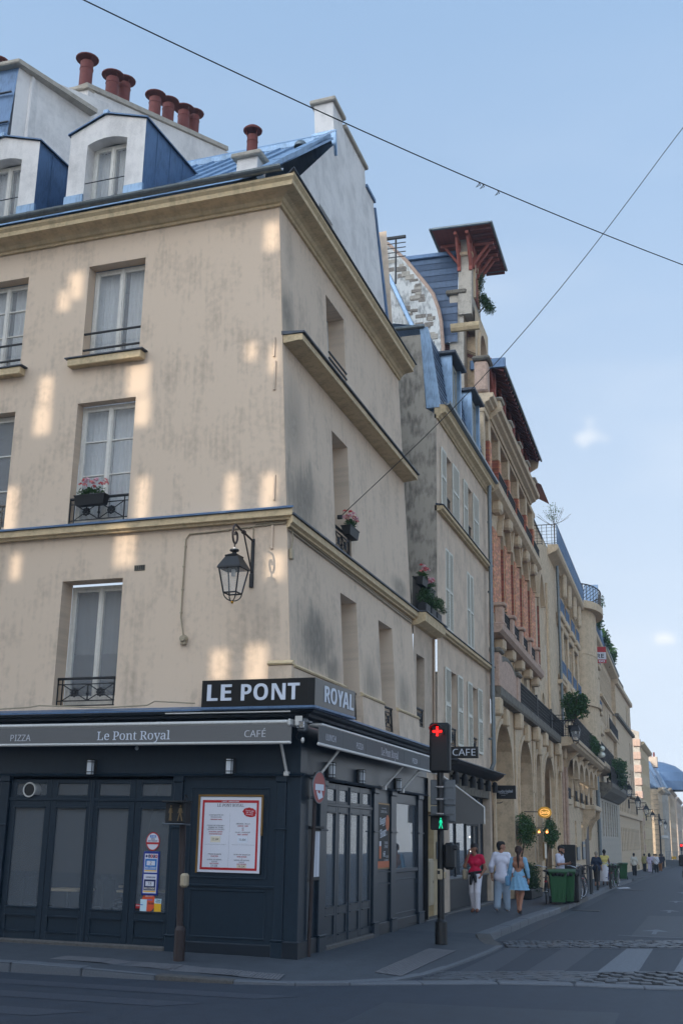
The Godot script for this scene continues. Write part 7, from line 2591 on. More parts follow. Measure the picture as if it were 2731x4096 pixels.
func build_ground() -> void:
	# road: one sheet to the horizon
	var m := MB.new()
	var ss := [-60.0, 0.0, 10.0, 20.0, 30.0, 60.0, 120.0, 200.0, 330.0, 600.0]
	for i in ss.size() - 1:
		m.quad(V3(-90, gy(ss[i]), -ss[i]), V3(90, gy(ss[i]), -ss[i]), V3(90, gy(ss[i + 1]), -ss[i + 1]), V3(-90, gy(ss[i + 1]), -ss[i + 1]))
	struct("road", m.done(), "asphalt", "dark asphalt road running along the street and across the front")
	# pavement round the corner and along the street
	var p := MB.new()
	var kk := KERB.duplicate()
	var nn := INNER.duplicate()
	var s := 23.4
	while s < 320:
		s += 6.0 if s < 80 else 20.0
		kk.append(V3(kx(s), .14 + gy(s), -s))
		nn.append(V3(-7.6, .14 + gy(s), -s))
	for i in kk.size() - 1:
		var a: Vector3 = kk[i]
		var b: Vector3 = kk[i + 1]
		var c: Vector3 = nn[i + 1]
		var d: Vector3 = nn[i]
		p.quad(a, b, c, d)
		if i >= 15 and a.z < -75:
			p.quad(V3(a.x, gy(-a.z) - .02, a.z), V3(b.x, gy(-b.z) - .02, b.z), b, a)
	struct("pavement", p.done(), "pavement", "grey asphalt pavement in front of the shops")
	# kerb stones, one by one
	var kerb := Node3D.new()
	kerb.name = "kerb"
	kerb.set_meta("kind", "structure")
	kerb.set_meta("label", "granite kerb stones along the pavement edge")
	add_child(kerb)
	var path := [V3(-16, .13, -14.95)]
	for q in KERB:
		path.append(q)
	var rng := RandomNumberGenerator.new()
	rng.seed = 6
	var seg := []
	for i in KERB.size() - 1:
		var a: Vector3 = KERB[i]
		var b: Vector3 = KERB[i + 1]
		var cnt := maxi(1, int((b - a).length() / 1.15))
		for k in cnt:
			seg.append([a.lerp(b, k / float(cnt)), a.lerp(b, (k + 1) / float(cnt))])
	s = 23.4
	while s < 76:
		seg.append([V3(kx(s), .14 + gy(s), -s), V3(kx(s + 1.2), .14 + gy(s + 1.2), -s - 1.2)])
		s += 1.2
	for g in seg:
		var a: Vector3 = g[0]
		var b: Vector3 = g[1]
		var dir := (b - a)
		var L := dir.length()
		dir /= L
		var out := dir.cross(Vector3.UP).normalized()   # towards the pavement is the other side
		if out.dot(V3(a.x, 0, a.z) - V3(-7.5, 0, a.z - 3.0)) < 0:
			out = -out
		var mb := MB.new()
		var hh := maxf(a.y - gy(-a.z), .03)
		mb.cbox(.004, L - .004, -.25, .006 + rng.randf_range(-.002, .004), -.30, .0, .02 if hh > .06 else .008)
		P(kerb, "kerb_stone", mb.done(), "granite" if rng.randf() < .75 else "granite_dark", Transform3D(Basis(dir, out.cross(dir), out), a))
	# gutter strip
	var gt := MB.new()
	s = 23.6
	while s < 110:
		var t := s + 6
		gt.quad(V3(kx(s), gy(s) + .004, -s), V3(kx(s) + .38, gy(s) + .004, -s), V3(kx(t) + .38, gy(t) + .004, -t), V3(kx(t), gy(t) + .004, -t))
		s = t
	struct("gutter", gt.done(), "asphalt_old", "worn gutter strip along the kerb")
	# flush granite line and the two strips of setts
	setts("cobble_strip", "strip of granite setts before the crossing, nearest the viewer", [V2(-4.0, -16.75), V2(-2.93, -17.1), V2(-1.94, -17.42), V2(.9, -17.75)], [V2(-3.9, -17.75), V2(-2.9, -18.3), V2(-1.9, -18.85), V2(.9, -20.2)], 5)
	setts("cobble_strip", "strip of granite setts beyond the crossing", [V2(-3.75, -22.25), V2(-2.2, -23.1), V2(-.7, -23.9), V2(1.0, -24.8)], [V2(-4.05, -23.5), V2(-2.3, -24.6), V2(-.7, -25.5), V2(1.0, -26.5)], 6)
	var fl := [V2(-4.75, -15.75), V2(-3.87, -16.22), V2(-2.93, -16.74), V2(-1.94, -17.02), V2(-1.02, -17.1), V2(-.1, -17.3), V2(.9, -17.5)]
	var ln := Node3D.new()
	ln.name = "flush_kerb"
	ln.set_meta("kind", "structure")
	ln.set_meta("label", "flush granite kerb line across the side street mouth")
	add_child(ln)
	for i in fl.size() - 1:
		var a := V3(fl[i].x, .012, fl[i].y)
		var b := V3(fl[i + 1].x, .012, fl[i + 1].y)
		var dir := (b - a).normalized()
		var mb := MB.new()
		mb.cbox(.006, (b - a).length() - .006, -.2, .014, -.30, .0, .012)
		P(ln, "granite_slab", mb.done(), "granite", Transform3D(Basis(dir, Vector3.UP, dir.cross(Vector3.UP)), a))
	# far edge lines of the crossing
	line_strip("edge_line", "pale stone line at the far side of the crossing", [V2(-3.75, -22.1), V2(1.0, -24.7)], .12, "granite", .007)
	line_strip("edge_line", "pale stone line at the near side of the crossing", [V2(-4.0, -17.85), V2(1.0, -20.35)], .10, "granite", .007)
	line_strip("edge_line", "pale stone line behind the far strip of setts", [V2(-4.1, -23.62), V2(1.0, -26.6)], .10, "granite", .007)
	# painted stripes
	var st := [[[-3.76, -17.96], [-3.26, -18.22], [-3.3, -22.29], [-3.72, -22.1], 1], [[-2.83, -18.44], [-2.29, -18.71], [-2.22, -22.9], [-2.78, -22.57], 1], [[-1.82, -19.0], [-1.23, -19.25], [-1.21, -23.4], [-1.67, -23.2], 0], [[-.72, -19.5], [-.15, -19.75], [-.1, -24.0], [-.6, -23.75], 0]]
	for q in st:
		var mb := MB.new()
		mb.quad(V3(q[0][0], .004, q[0][1]), V3(q[1][0], .004, q[1][1]), V3(q[2][0], .004, q[2][1]), V3(q[3][0], .004, q[3][1]))
		struct("crossing_stripe", mb.done(), "road_paint_faint" if q[4] else "road_paint", "worn white crossing stripe on the asphalt")
	for q in [[-14.35, .42], [-13.35, .45], [-12.2, .5]]:
		var mb := MB.new()
		mb.quad(V3(-12, .004, q[0] + q[1]), V3(-5.4 - (q[0] + 14.35) * .8, .004, q[0] + q[1] - .05), V3(-5.0 - (q[0] + 14.35) * .8, .004, q[0] - .05), V3(-12, .004, q[0]))
		struct("crossing_stripe", mb.done(), "road_paint_faint", "faint worn crossing stripe on the cross street")
	# lane arrows
	for q in [[-1.37, 27.6], [-1.37, 32.4], [-1.4, 37.2], [-1.45, 45], [-1.5, 56]]:
		var ar := MB.new()
		ar.box(-.05, .05, 0, .003, -.5, .5)
		ar.prism([V2(-.32, .3), V2(0, .85), V2(.32, .3), V2(.1, .42), V2(-.1, .42)], 0, .003)
		var am := MB.new()
		am.quad(V3(-.05, 0, .6), V3(.05, 0, .6), V3(.05, 0, -.3), V3(-.05, 0, -.3))
		am.tri(V3(-.3, 0, -.25), V3(.3, 0, -.25), V3(0, 0, -.9))
		am.quad(V3(-.7, 0, 1.3), V3(.6, 0, 1.3), V3(.6, 0, 1.2), V3(-.7, 0, 1.2))
		struct("lane_arrow", am.done(), "road_paint", "worn white cycle-lane arrow painted on the road", Transform3D(Basis(), V3(q[0], gy(q[1]) + .005, -q[1])))
	# repair patches
	for q in [[1.4, -9.5, 2.6, 1.6], [-2.5, -11.5, 1.4, 3.2], [-.9, -30, .9, 4.0]]:
		var mb := MB.new()
		mb.quad(V3(q[0] - q[2], .003, q[1] + q[3]), V3(q[0] + q[2], .003, q[1] + q[3] * .9), V3(q[0] + q[2] * .95, .003, q[1] - q[3]), V3(q[0] - q[2], .003, q[1] - q[3] * .9))
		struct("road_patch", mb.done(), "asphalt_old", "slightly paler repair patch in the asphalt")
	# tactile strips with studs (studs joined: too small to pick apart)
	tactile("tactile_strip", "pale studded tactile strip on the pavement by the signal pole", [V2(-4.72, -16.84), V2(-4.29, -16.72), V2(-4.33, -20.62), V2(-4.8, -20.59)], .42, 3.85)
	tactile("tactile_strip", "pale studded tactile strip in front of the café doors", [V2(-9.25, -16.15), V2(-9.28, -15.72), V2(-5.66, -15.5), V2(-5.74, -15.95)], .42, 3.6)
	# drain covers
	for q in [[-3.9, 36.0, .4, .3], [-3.95, 58, .5, .35]]:
		var mb := MB.new()
		mb.cbox(-q[2], q[2], 0, .012, -q[3], q[3], .004)
		struct("drain_cover", mb.done(), "iron", "flat iron drain cover in the gutter", Transform3D(Basis(), V3(q[0] + .2, gy(q[1]) + .003, -q[1])))

func setts(n: String, label: String, near: Array, far: Array, sd: int) -> void:
	var o := Node3D.new()
	o.name = numbered(n)
	o.set_meta("kind", "structure")
	o.set_meta("label", label)
	add_child(o)
	var rng := RandomNumberGenerator.new()
	rng.seed = sd
	var shapes := []
	for v in 5:
		var mb := MB.new()
		mb.cbox(-.5, .5, -1.0, .0, -.5, .5, .12)
		# soften and tilt the top a little
		for i in mb.v.size():
			var p := mb.v[i]
			if p.y > -.2:
				p.y += .12 * sin(p.x * 2.2 + v) + .1 * p.z * (v - 2) * .5
			mb.v[i] = p
		shapes.append(mb.done())
	var cols := 26
	var rows := 8
	var at_ := func(pts: Array, u: float) -> Vector2:
		var k := u * (pts.size() - 1)
		var i := mini(int(k), pts.size() - 2)
		return pts[i].lerp(pts[i + 1], k - i)
	var bed := MB.new()
	for i in cols:
		var a: Vector2 = at_.call(near, i / float(cols))
		var b: Vector2 = at_.call(near, (i + 1) / float(cols))
		var c: Vector2 = at_.call(far, (i + 1) / float(cols))
		var d: Vector2 = at_.call(far, i / float(cols))
		bed.quad(V3(a.x, .003, a.y), V3(b.x, .003, b.y), V3(c.x, .003, c.y), V3(d.x, .003, d.y))
	P(o, "joint_bed", bed.done(), "rubber")
	for j in rows:
		for i in cols:
			var off := .5 if j % 2 else 0.0
			var u := (i + .5 + off * .9) / (cols + .5)
			var v := (j + .5) / rows
			var a: Vector2 = at_.call(near, u)
			var d: Vector2 = at_.call(far, u)
			var q := a.lerp(d, v)
			var depth := a.distance_to(d) / rows
			var along: Vector2 = (at_.call(near, minf(u + .02, 1)).lerp(at_.call(far, minf(u + .02, 1)), v) - q).normalized()
			if along.length() < .5:
				along = V2(1, -.4).normalized()
			var wid: float = (near[0].distance_to(near[near.size() - 1])) / cols
			var bs := Basis(V3(along.x, 0, along.y) * wid * rng.randf_range(.84, .93), Vector3.UP * .05, V3(-along.y, 0, along.x) * depth * rng.randf_range(.82, .92))
			P(o, "sett", shapes[rng.randi() % 5], "sett" if rng.randf() < .6 else "sett_dark", Transform3D(bs, V3(q.x + rng.randf_range(-.008, .008), .022 + rng.randf_range(-.006, .008), q.y)))

func line_strip(n: String, label: String, pts: Array, w: float, m: String, y: float) -> void:
	var mb := MB.new()
	for i in pts.size() - 1:
		var a: Vector2 = pts[i]
		var b: Vector2 = pts[i + 1]
		mb.quad(V3(a.x, y, a.y + w / 2), V3(b.x, y, b.y + w / 2), V3(b.x, y, b.y - w / 2), V3(a.x, y, a.y - w / 2))
	struct(n, mb.done(), m, label)

func tactile(n: String, label: String, q: Array, w: float, l: float) -> void:
	var o := Node3D.new()
	o.name = numbered(n)
	o.set_meta("kind", "structure")
	o.set_meta("label", label)
	add_child(o)
	var long_first := (q[0] as Vector2).distance_to(q[1]) > (q[1] as Vector2).distance_to(q[2])
	var rot := q if not long_first else [q[1], q[2], q[3], q[0]]
	var cnt := 9
	for k in cnt:
		var t0 := k / float(cnt)
		var t1 := (k + .985) / float(cnt)
		var a: Vector2 = (rot[0] as Vector2).lerp(rot[3], t0)
		var b: Vector2 = (rot[1] as Vector2).lerp(rot[2], t0)
		var c: Vector2 = (rot[1] as Vector2).lerp(rot[2], t1)
		var d: Vector2 = (rot[0] as Vector2).lerp(rot[3], t1)
		var mb := MB.new()
		var y := func(p: Vector2) -> Vector3:
			return V3(p.x, pave_y(p.x, p.y) + .009, p.y)
		mb.quad(y.call(a), y.call(b), y.call(c), y.call(d))
		mb.quad(y.call(d), y.call(c), y.call(b), y.call(a))
		P(o, "tactile_slab", mb.done(), "tactile")
	var sm := MB.new()
	for i in 9:
		for j in int(l / .05):
			var u := (i + .5) / 9.0
			var v := (j + .5) / float(int(l / .05))
			var p: Vector2 = (rot[0] as Vector2).lerp(rot[1], u).lerp((rot[3] as Vector2).lerp(rot[2], u), v)
			var h := pave_y(p.x, p.y) + .009
			var r := .011
			var e := .007
			sm.quad(V3(p.x - r, h + e, p.y + r), V3(p.x + r, h + e, p.y + r), V3(p.x + r, h + e, p.y - r), V3(p.x - r, h + e, p.y - r))
			sm.quad(V3(p.x - r * 1.5, h, p.y + r * 1.5), V3(p.x + r * 1.5, h, p.y + r * 1.5), V3(p.x + r, h + e, p.y + r), V3(p.x - r, h + e, p.y + r))
			sm.quad(V3(p.x + r * 1.5, h, p.y + r * 1.5), V3(p.x + r * 1.5, h, p.y - r * 1.5), V3(p.x + r, h + e, p.y - r), V3(p.x + r, h + e, p.y + r))
	P(o, "studs", sm.done(), "tactile").set_meta("kind", "stuff")

# ---------------------------------------------------------------- things at the corner
func build_corner_props() -> void:
	# the big lantern on its scroll bracket
	var t := thing("wall_lantern", "black four-sided lantern on a scrolled iron bracket on the beige corner wall", "street lamp", FL * at(-.92, 0, 0), "bracket lanterns along the street")
	C(t, "wall_plate", "iron", -.03, .03, 5.86, 6.70, 0, .03, .008)
	C(t, "plate_foot", "iron", -.035, .035, 5.86, 6.1, .0, .045, .01)
	var pts := [V3(0, 6.66, .03), V3(0, 6.70, .3), V3(0, 6.735, .55)]
	for i in 22:
		var q := i / 21.0
		var a := PI * .62 - q * TAU * 1.28
		var r := lerpf(.15, .035, clampf((q - .25) / .75, 0, 1))
		pts.append(V3(0, 6.60 + sin(a) * r * (1.15 if q < .5 else 1.0) - q * .02, .70 + cos(a) * -r * -.75))
	tube(t, "scroll_arm", "iron_brown", pts, .018, 7)
	tube(t, "brace", "iron_brown", [V3(0, 6.12, .03), V3(0, 6.71, .40)], .013, 6)
	C(t, "collar", "iron_brown", -.03, .03, 6.69, 6.75, .36, .44, .01)
	tube(t, "hanger", "iron_brown", [V3(0, 6.46, .72), V3(0, 6.36, .72)], .014, 6)
	C(t, "white_joint", "white_metal", -.02, .02, 6.34, 6.385, .70, .74, .006)
	lantern_body(t, at(0, 5.47, .72), .98)
	# pots of geraniums
	flower_box("black trough of red and pink geraniums on the second-floor guard facing the cross street", FL * at(-4.08, 7.52, .10), .62, 71)
	flower_box("black trough of pink geraniums on the guard facing the street", FS * at(3.35, 7.52, .12), .6, 72)
	# no-entry sign
	var n := thing("no_entry_sign", "round red no-entry sign with a white sticker, on a thin brown pole at the corner", "traffic sign", Transform3D(Basis(), V3(-6.0, .13, -17.78)))
	tube(n, "pole", "iron_brown", [V3(-.03, 0, 0), V3(.02, 2.75, .0)], .032, 8)
	var d := node(n, "sign_plate", Transform3D(Basis(Vector3.UP, PI * .47), V3(.075, 2.52, .0)))
	var rim := MB.new()
	rim.lathe([V2(0, -.012), V2(.25, -.012), V2(.255, 0), V2(.25, .012), V2(.235, .012), V2(.232, .006)], 32)
	P(d, "rim", rim.done(), "steel_grey", Transform3D(Basis(Vector3.RIGHT, PI / 2), Vector3.ZERO))
	P(d, "red_face", disc_mesh(.234, .234, .003), "red_disc", at(0, 0, .006))
	B(d, "white_bar", "letter", -.16, .17, -.045, .05, .009, .012)
	var sk := MB.new()
	sk.prism([V2(-.10, -.19), V2(.06, -.15), V2(.0, -.045), V2(-.03, -.045), V2(-.05, -.1), V2(-.14, -.08), V2(-.15, -.05), V2(-.19, -.06), V2(-.16, -.12)], 0, .003)
	P(d, "white_sticker", sk.done(), "letter", at(.08, 0, .009))
	for y in [-.16, .16]:
		C(n, "clamp", "steel_grey", -.05, .07, 2.52 + y - .02, 2.52 + y + .02, -.05, .05, .008)
	# pedestrian signal at the café doors
	var p := thing("pedestrian_signal", "chipped dark pole with an unlit pedestrian signal box before the café doors", "traffic light", FL * at(-1.42, .07, 1.0))
	tube(p, "pole", "iron_brown", [V3(.03, 0, 0), V3(-.03, 2.32, 0)], .05, 10)
	var ft := MB.new()
	ft.lathe([V2(.085, 0), V2(.08, .5), V2(.055, .56), V2(.05, .56)], 12)
	P(p, "foot", ft.done(), "iron_brown", at(.03, -.03, 0))
	C(p, "signal_box", "black", -.22, .12, 1.98, 2.29, .02, .22, .02)
	C(p, "visor", "black", -.23, .13, 2.28, 2.31, .0, .32, .01)
	C(p, "visor", "steel_grey", -.22, .12, 1.96, 1.985, .02, .30, .008)
	walker(p, at(-.12, 2.13, .222), "amber_dull", .24, false)
	walker(p, at(.04, 2.13, .222), "amber_dull", .24, true)
	C(p, "call_button", "beige_box", .03, .14, 1.07, 1.27, -.01, .12, .03)
	tube(p, "cable", "rubber", [V3(-.02, 2.3, -.02), V3(-.02, 2.42, -.04), V3(.02, 2.36, -.03)], .012, 5)
	# traffic light
	var s := thing("traffic_light", "black street signal pole with a lit red cross and sign backs", "traffic light", Transform3D(Basis(), V3(-4.79, .08, -21.5)))
	var sh := MB.new()
	sh.lathe([V2(.115, 0), V2(.11, .38), V2(.066, .42), V2(.062, 3.02), V2(0, 3.02)], 8)
	P(s, "pole", sh.done(), "iron_chipped")
	C(s, "signal_head", "black", -.19, .19, 3.0, 3.92, -.12, .10, .04)
	var vis := MB.new()
	for i in 15:
		var a0 := lerpf(-.35, PI + .35, i / 15.0)
		var a1 := lerpf(-.35, PI + .35, (i + 1) / 15.0)
		var l0 := .20 if sin(a0) > .2 else .08
		var l1 := .20 if sin(a1) > .2 else .08
		var p0 := V3(cos(a0) * .125, sin(a0) * .125, 0)
		var p1 := V3(cos(a1) * .125, sin(a1) * .125, 0)
		vis.quad(p0, p1, p1 + V3(0, 0, l1), p0 + V3(0, 0, l0))
		vis.quad(p1 * 1.06, p0 * 1.06, p0 * 1.06 + V3(0, 0, l0), p1 * 1.06 + V3(0, 0, l1))
		vis.quad(p0 + V3(0, 0, l0), p1 + V3(0, 0, l1), p1 * 1.06 + V3(0, 0, l1), p0 * 1.06 + V3(0, 0, l0))
	P(s, "visor", vis.done(), "black", at(-.03, 3.75, .10))
	P(s, "lens", disc_mesh(.11, .11, .006), "black_sign", at(-.03, 3.75, .10))
	var lit := node(s, "red_signal_light", at(-.03, 3.755, .108))
	B(lit, "signal_bar", "signal_red", -.085, .085, -.018, .018, 0, .008)
	B(lit, "signal_bar", "signal_red", -.018, .018, -.085, .085, .0005, .0085)
	var lamp := OmniLight3D.new()
	lamp.name = "red_glow"
	lamp.light_color = Color(1, .08, .05)
	lamp.light_energy = .02
	lamp.light_size = .05
	lamp.omni_range = 12
	lamp.omni_attenuation = 2
	lamp.shadow_enabled = true
	lamp.position = V3(-.03, 3.83, -21.5 + .26) + V3(-4.79, 0, 0)
	add_child(lamp)
	C(s, "sign_back", "steel_grey", -.21, .26, 2.42, 2.88, -.12, -.09, .03)
	C(s, "sign_back", "steel_grey", -.21, .26, 2.12, 2.40, -.12, -.09, .03)
	for y in [2.52, 2.74, 2.26]:
		B(s, "sign_rail", "steel_grey", -.18, .23, y, y + .03, -.09, -.07)
		C(s, "steel_band", "chrome", -.07, .07, y - .01, y + .02, -.066, .066, .004)
	C(s, "walk_signal_box", "black", -.15, .16, 1.97, 2.22, .03, .2, .02)
	C(s, "visor", "black", -.16, .17, 2.21, 2.235, .02, .30, .008)
	walker(s, at(.05, 2.09, .204), "signal_green", .20, true)
	C(s, "side_signal_box", "black", .07, .27, 1.28, 1.75, -.1, .12, .05)
	C(s, "side_visor", "black", .24, .32, 1.62, 1.72, -.08, .08, .02)
	C(s, "call_button", "beige_box", -.06, .05, 1.10, 1.29, .05, .11, .02)
	C(s, "button_symbol", "black", -.035, .01, 1.2, 1.26, .11, .113, .003)
	C(s, "side_button", "beige_box", .06, .10, 1.12, 1.24, -.04, .04, .01)

# small standing or walking figure of a pedestrian signal
func walker(p: Node3D, xf: Transform3D, m: String, h: float, walking: bool) -> void:
	if not M.has("amber_dull"):
		mat("amber_dull", Color(.42, .34, .22), .6)
		mat("iron_chipped", Color(.075, .072, .072), .5, "worn", .5)
	var mb := MB.new()
	var k := h / .24
	mb.ball(V3(0, .10, 0) * k, V3(.016, .018, .004) * k, 6, 8)
	mb.tube([V3(0, .075, 0) * k, V3(0, .0, 0) * k], .017 * k, 6)
	var g := .035 if walking else .014
	mb.tube([V3(.006, .0, 0) * k, V3(g, -.11, 0) * k], .010 * k, 5)
	mb.tube([V3(-.006, .0, 0) * k, V3(-g, -.11, 0) * k], .010 * k, 5)
	mb.tube([V3(.016, .07, 0) * k, V3(.034 if walking else .028, .0, 0) * k], .007 * k, 5)
	mb.tube([V3(-.016, .07, 0) * k, V3(-.034 if walking else -.028, .0, 0) * k], .007 * k, 5)
	P(p, "walk_figure_light" if m == "signal_green" else "walk_figure", mb.done(), m, xf)

# ---------------------------------------------------------------- things along the pavement
func wheel(p: Node3D, xf: Transform3D, r: float) -> void:
	var o := node(p, "wheel", xf)
	if not cache.has("tyre"):
		var mb := MB.new()
		var pts := []
		for i in 28:
			pts.append(V3(cos(TAU * i / 28) * .34, sin(TAU * i / 28) * .34, 0))
		mb.tube(pts, .02, 6, true)
		cache.tyre = mb.done()
		var mr := MB.new()
		var pr := []
		for i in 28:
			pr.append(V3(cos(TAU * i / 28) * .315, sin(TAU * i / 28) * .315, 0))
		mr.tube(pr, .011, 5, true)
		cache.rim = mr.done()
		var ms := MB.new()
		for i in 18:
			var a := TAU * i / 18
			ms.tube([V3(cos(a + .3) * .02, sin(a + .3) * .02, .02 if i % 2 else -.02), V3(cos(a) * .31, sin(a) * .31, 0)], .0022, 4)
		ms.tube([V3(0, 0, -.04), V3(0, 0, .04)], .022, 8)
		cache.spokes = ms.done()
	var sc := Transform3D(Basis.from_scale(Vector3.ONE * r / .34), Vector3.ZERO)
	P(o, "tyre", cache.tyre, "rubber", sc)
	P(o, "rim", cache.rim, "chrome", sc)
	P(o, "spokes", cache.spokes, "chrome", sc)

# bicycle: front towards +x, ground at y 0
func bicycle(label: String, xf: Transform3D, m: String, basket: bool, guards := true) -> Node3D:
	var t := thing("bicycle", label, "bicycle", xf, "bicycles parked on the pavement")
	wheel(t, at(-.52, .36, 0), .34)
	wheel(t, at(.53, .36, 0), .34)
	var f := node(t, "frame")
	var bb := V3(-.06, .30, 0)
	var st := V3(-.20, .80, 0)
	var hd := V3(.34, .86, 0)
	var hb := V3(.39, .66, 0)
	for q in [[bb, st, .016], [st + V3(.03, -.1, 0), hd, .014], [bb, hb, .018], [hd, hb, .018]]:
		tube(f, "frame_tube", m, [q[0], q[1]], q[2], 7)
	for s in [-1.0, 1.0]:
		tube(f, "stay", m, [bb + V3(0, 0, s * .03), V3(-.52, .36, s * .06)], .009, 5)
		tube(f, "stay", m, [st + V3(.02, -.08, s * .02), V3(-.52, .36, s * .06)], .008, 5)
		tube(f, "fork_blade", m, [hb + V3(0, -.02, s * .03), V3(.47, .50, s * .05), V3(.53, .36, s * .055)], .011, 6)
		C(t, "pedal", "black", bb.x + s * .11 - .05, bb.x + s * .11 + .05, .30 - s * .13 - .012, .30 - s * .13 + .012, s * .13 - .04, s * .13 + .04, .005)
		tube(t, "crank", "chrome", [bb + V3(0, 0, s * .06), bb + V3(s * .11, -s * .13, s * .075)], .010, 5)
	tube(t, "seat_post", "chrome", [st, V3(-.225, .90, 0)], .013, 6)
	var sd := MB.new()
	sd.ball(V3(-.27, .93, 0), V3(.12, .035, .085), 8, 12)
	sd.ball(V3(-.12, .93, 0), V3(.10, .025, .03), 6, 10)
	P(t, "saddle", sd.done(), "black")
	tube(t, "stem", "chrome", [hd, V3(.31, 1.0, 0)], .013, 6)
	tube(t, "handlebar", "chrome", [V3(.16, 1.06, -.30), V3(.28, 1.07, -.22), V3(.36, 1.02, -.06), V3(.36, 1.02, .06), V3(.28, 1.07, .22), V3(.16, 1.06, .30)], .011, 6)
	for s in [-1.0, 1.0]:
		tube(t, "grip", "rubber", [V3(.17, 1.06, s * .29), V3(.07, 1.045, s * .31)], .017, 6)
	tube(t, "chain_guard", "black", [bb + V3(0, .03, .06), V3(-.5, .39, .06)], .022, 6)
	if guards:
		for c in [V3(-.52, .36, 0), V3(.53, .36, 0)]:
			var g := []
			for i in 10:
				var a := lerpf(.35, 2.7, i / 9.0)
				g.append(c + V3(cos(a), sin(a), 0) * .375)
			tube(t, "mudguard", "black", g, .018, 5)
		C(t, "rack", "black", -.78, -.36, .74, .755, -.07, .07, .004)
		C(t, "tail_light", "red_disc", -.80, -.78, .62, .67, -.04, .04, .006)
	if basket:
		var k := node(t, "basket", at(.58, .80, 0))
		for y in [0.0, .12, .24]:
			var w: float = .13 + y * .2
			tube(k, "wire", "iron", [V3(-w, y, -w), V3(w, y, -w), V3(w, y, w), V3(-w, y, w), V3(-w, y, -w)], .006, 4)
		for i in 16:
			var a := TAU * i / 16
			tube(k, "wire", "iron", [V3(cos(a) * .14, 0, sin(a) * .14), V3(cos(a) * .2, .24, sin(a) * .2)], .004, 4)
	return t

func wheelie_bin(label: String, xf: Transform3D, bag := true) -> void:
	var t := thing("wheelie_bin", label, "bin", xf, "green bins on the pavement")
	var mb := MB.new()
	var a := [V3(-.19, .06, -.24), V3(.19, .06, -.24), V3(.19, .06, .22), V3(-.19, .06, .22)]
	var b := [V3(-.25, .88, -.31), V3(.25, .88, -.31), V3(.25, .88, .30), V3(-.25, .88, .30)]
	for i in 4:
		var j := (i + 1) % 4
		mb.quad(a[j], a[i], b[i], b[j])
	mb.quad(a[0], a[1], a[2], a[3])
	P(t, "body", mb.done(), "bin_green")
	C(t, "lip", "bin_green", -.27, .27, .86, .90, -.33, .32, .01)
	var ld := MB.new()
	ld.sweep_x([V2(-.35, .90), V2(.36, .90), V2(.36, .925), V2(.1, .975), V2(-.2, .985), V2(-.35, .95)], -.275, .275)
	P(t, "lid", ld.done(), "bin_green")
	for s in [-1.0, 1.0]:
		var w := MB.new()
		w.lathe([V2(0, -.03), V2(.1, -.03), V2(.1, .03), V2(0, .03)], 14)
		P(t, "wheel", w.done(), "rubber", Transform3D(Basis(V3(0, 0, 1), PI / 2), V3(s * .22, .1, -.27)))
	C(t, "handle", "bin_green", -.2, .2, .84, .88, -.4, -.36, .012)
	for i in 3:
		C(t, "rib", "bin_green", -.14 + i * .12, -.11 + i * .12, .15, .8, .22, .262, .01)
	if bag:
		var bg := MB.new()
		var rng := RandomNumberGenerator.new()
		rng.seed = 4
		for i in 18:
			var an := TAU * i / 18
			bg.ball(V3(cos(an) * .27, .85 + rng.randf_range(-.03, .03), sin(an) * .32), V3(.07, .06, .07), 5, 7)
		P(t, "bag_edge", bg.done(), "black")

func bollard(label: String, x: float, s: float) -> void:
	var t := thing("bollard", label, "bollard", Transform3D(Basis(), V3(x, .13 + gy(s), -s)), "black bollards along the kerb")
	var mb := MB.new()
	mb.lathe([V2(.06, 0), V2(.055, .05), V2(.045, .08), V2(.042, .95), V2(0, .96)], 10)
	P(t, "post", mb.done(), "iron")
	var c := MB.new()
	c.lathe([V2(.05, .93), V2(.058, .96), V2(.05, 1.0), V2(.025, 1.03), V2(0, 1.035)], 10)
	P(t, "cap", c.done(), "iron")

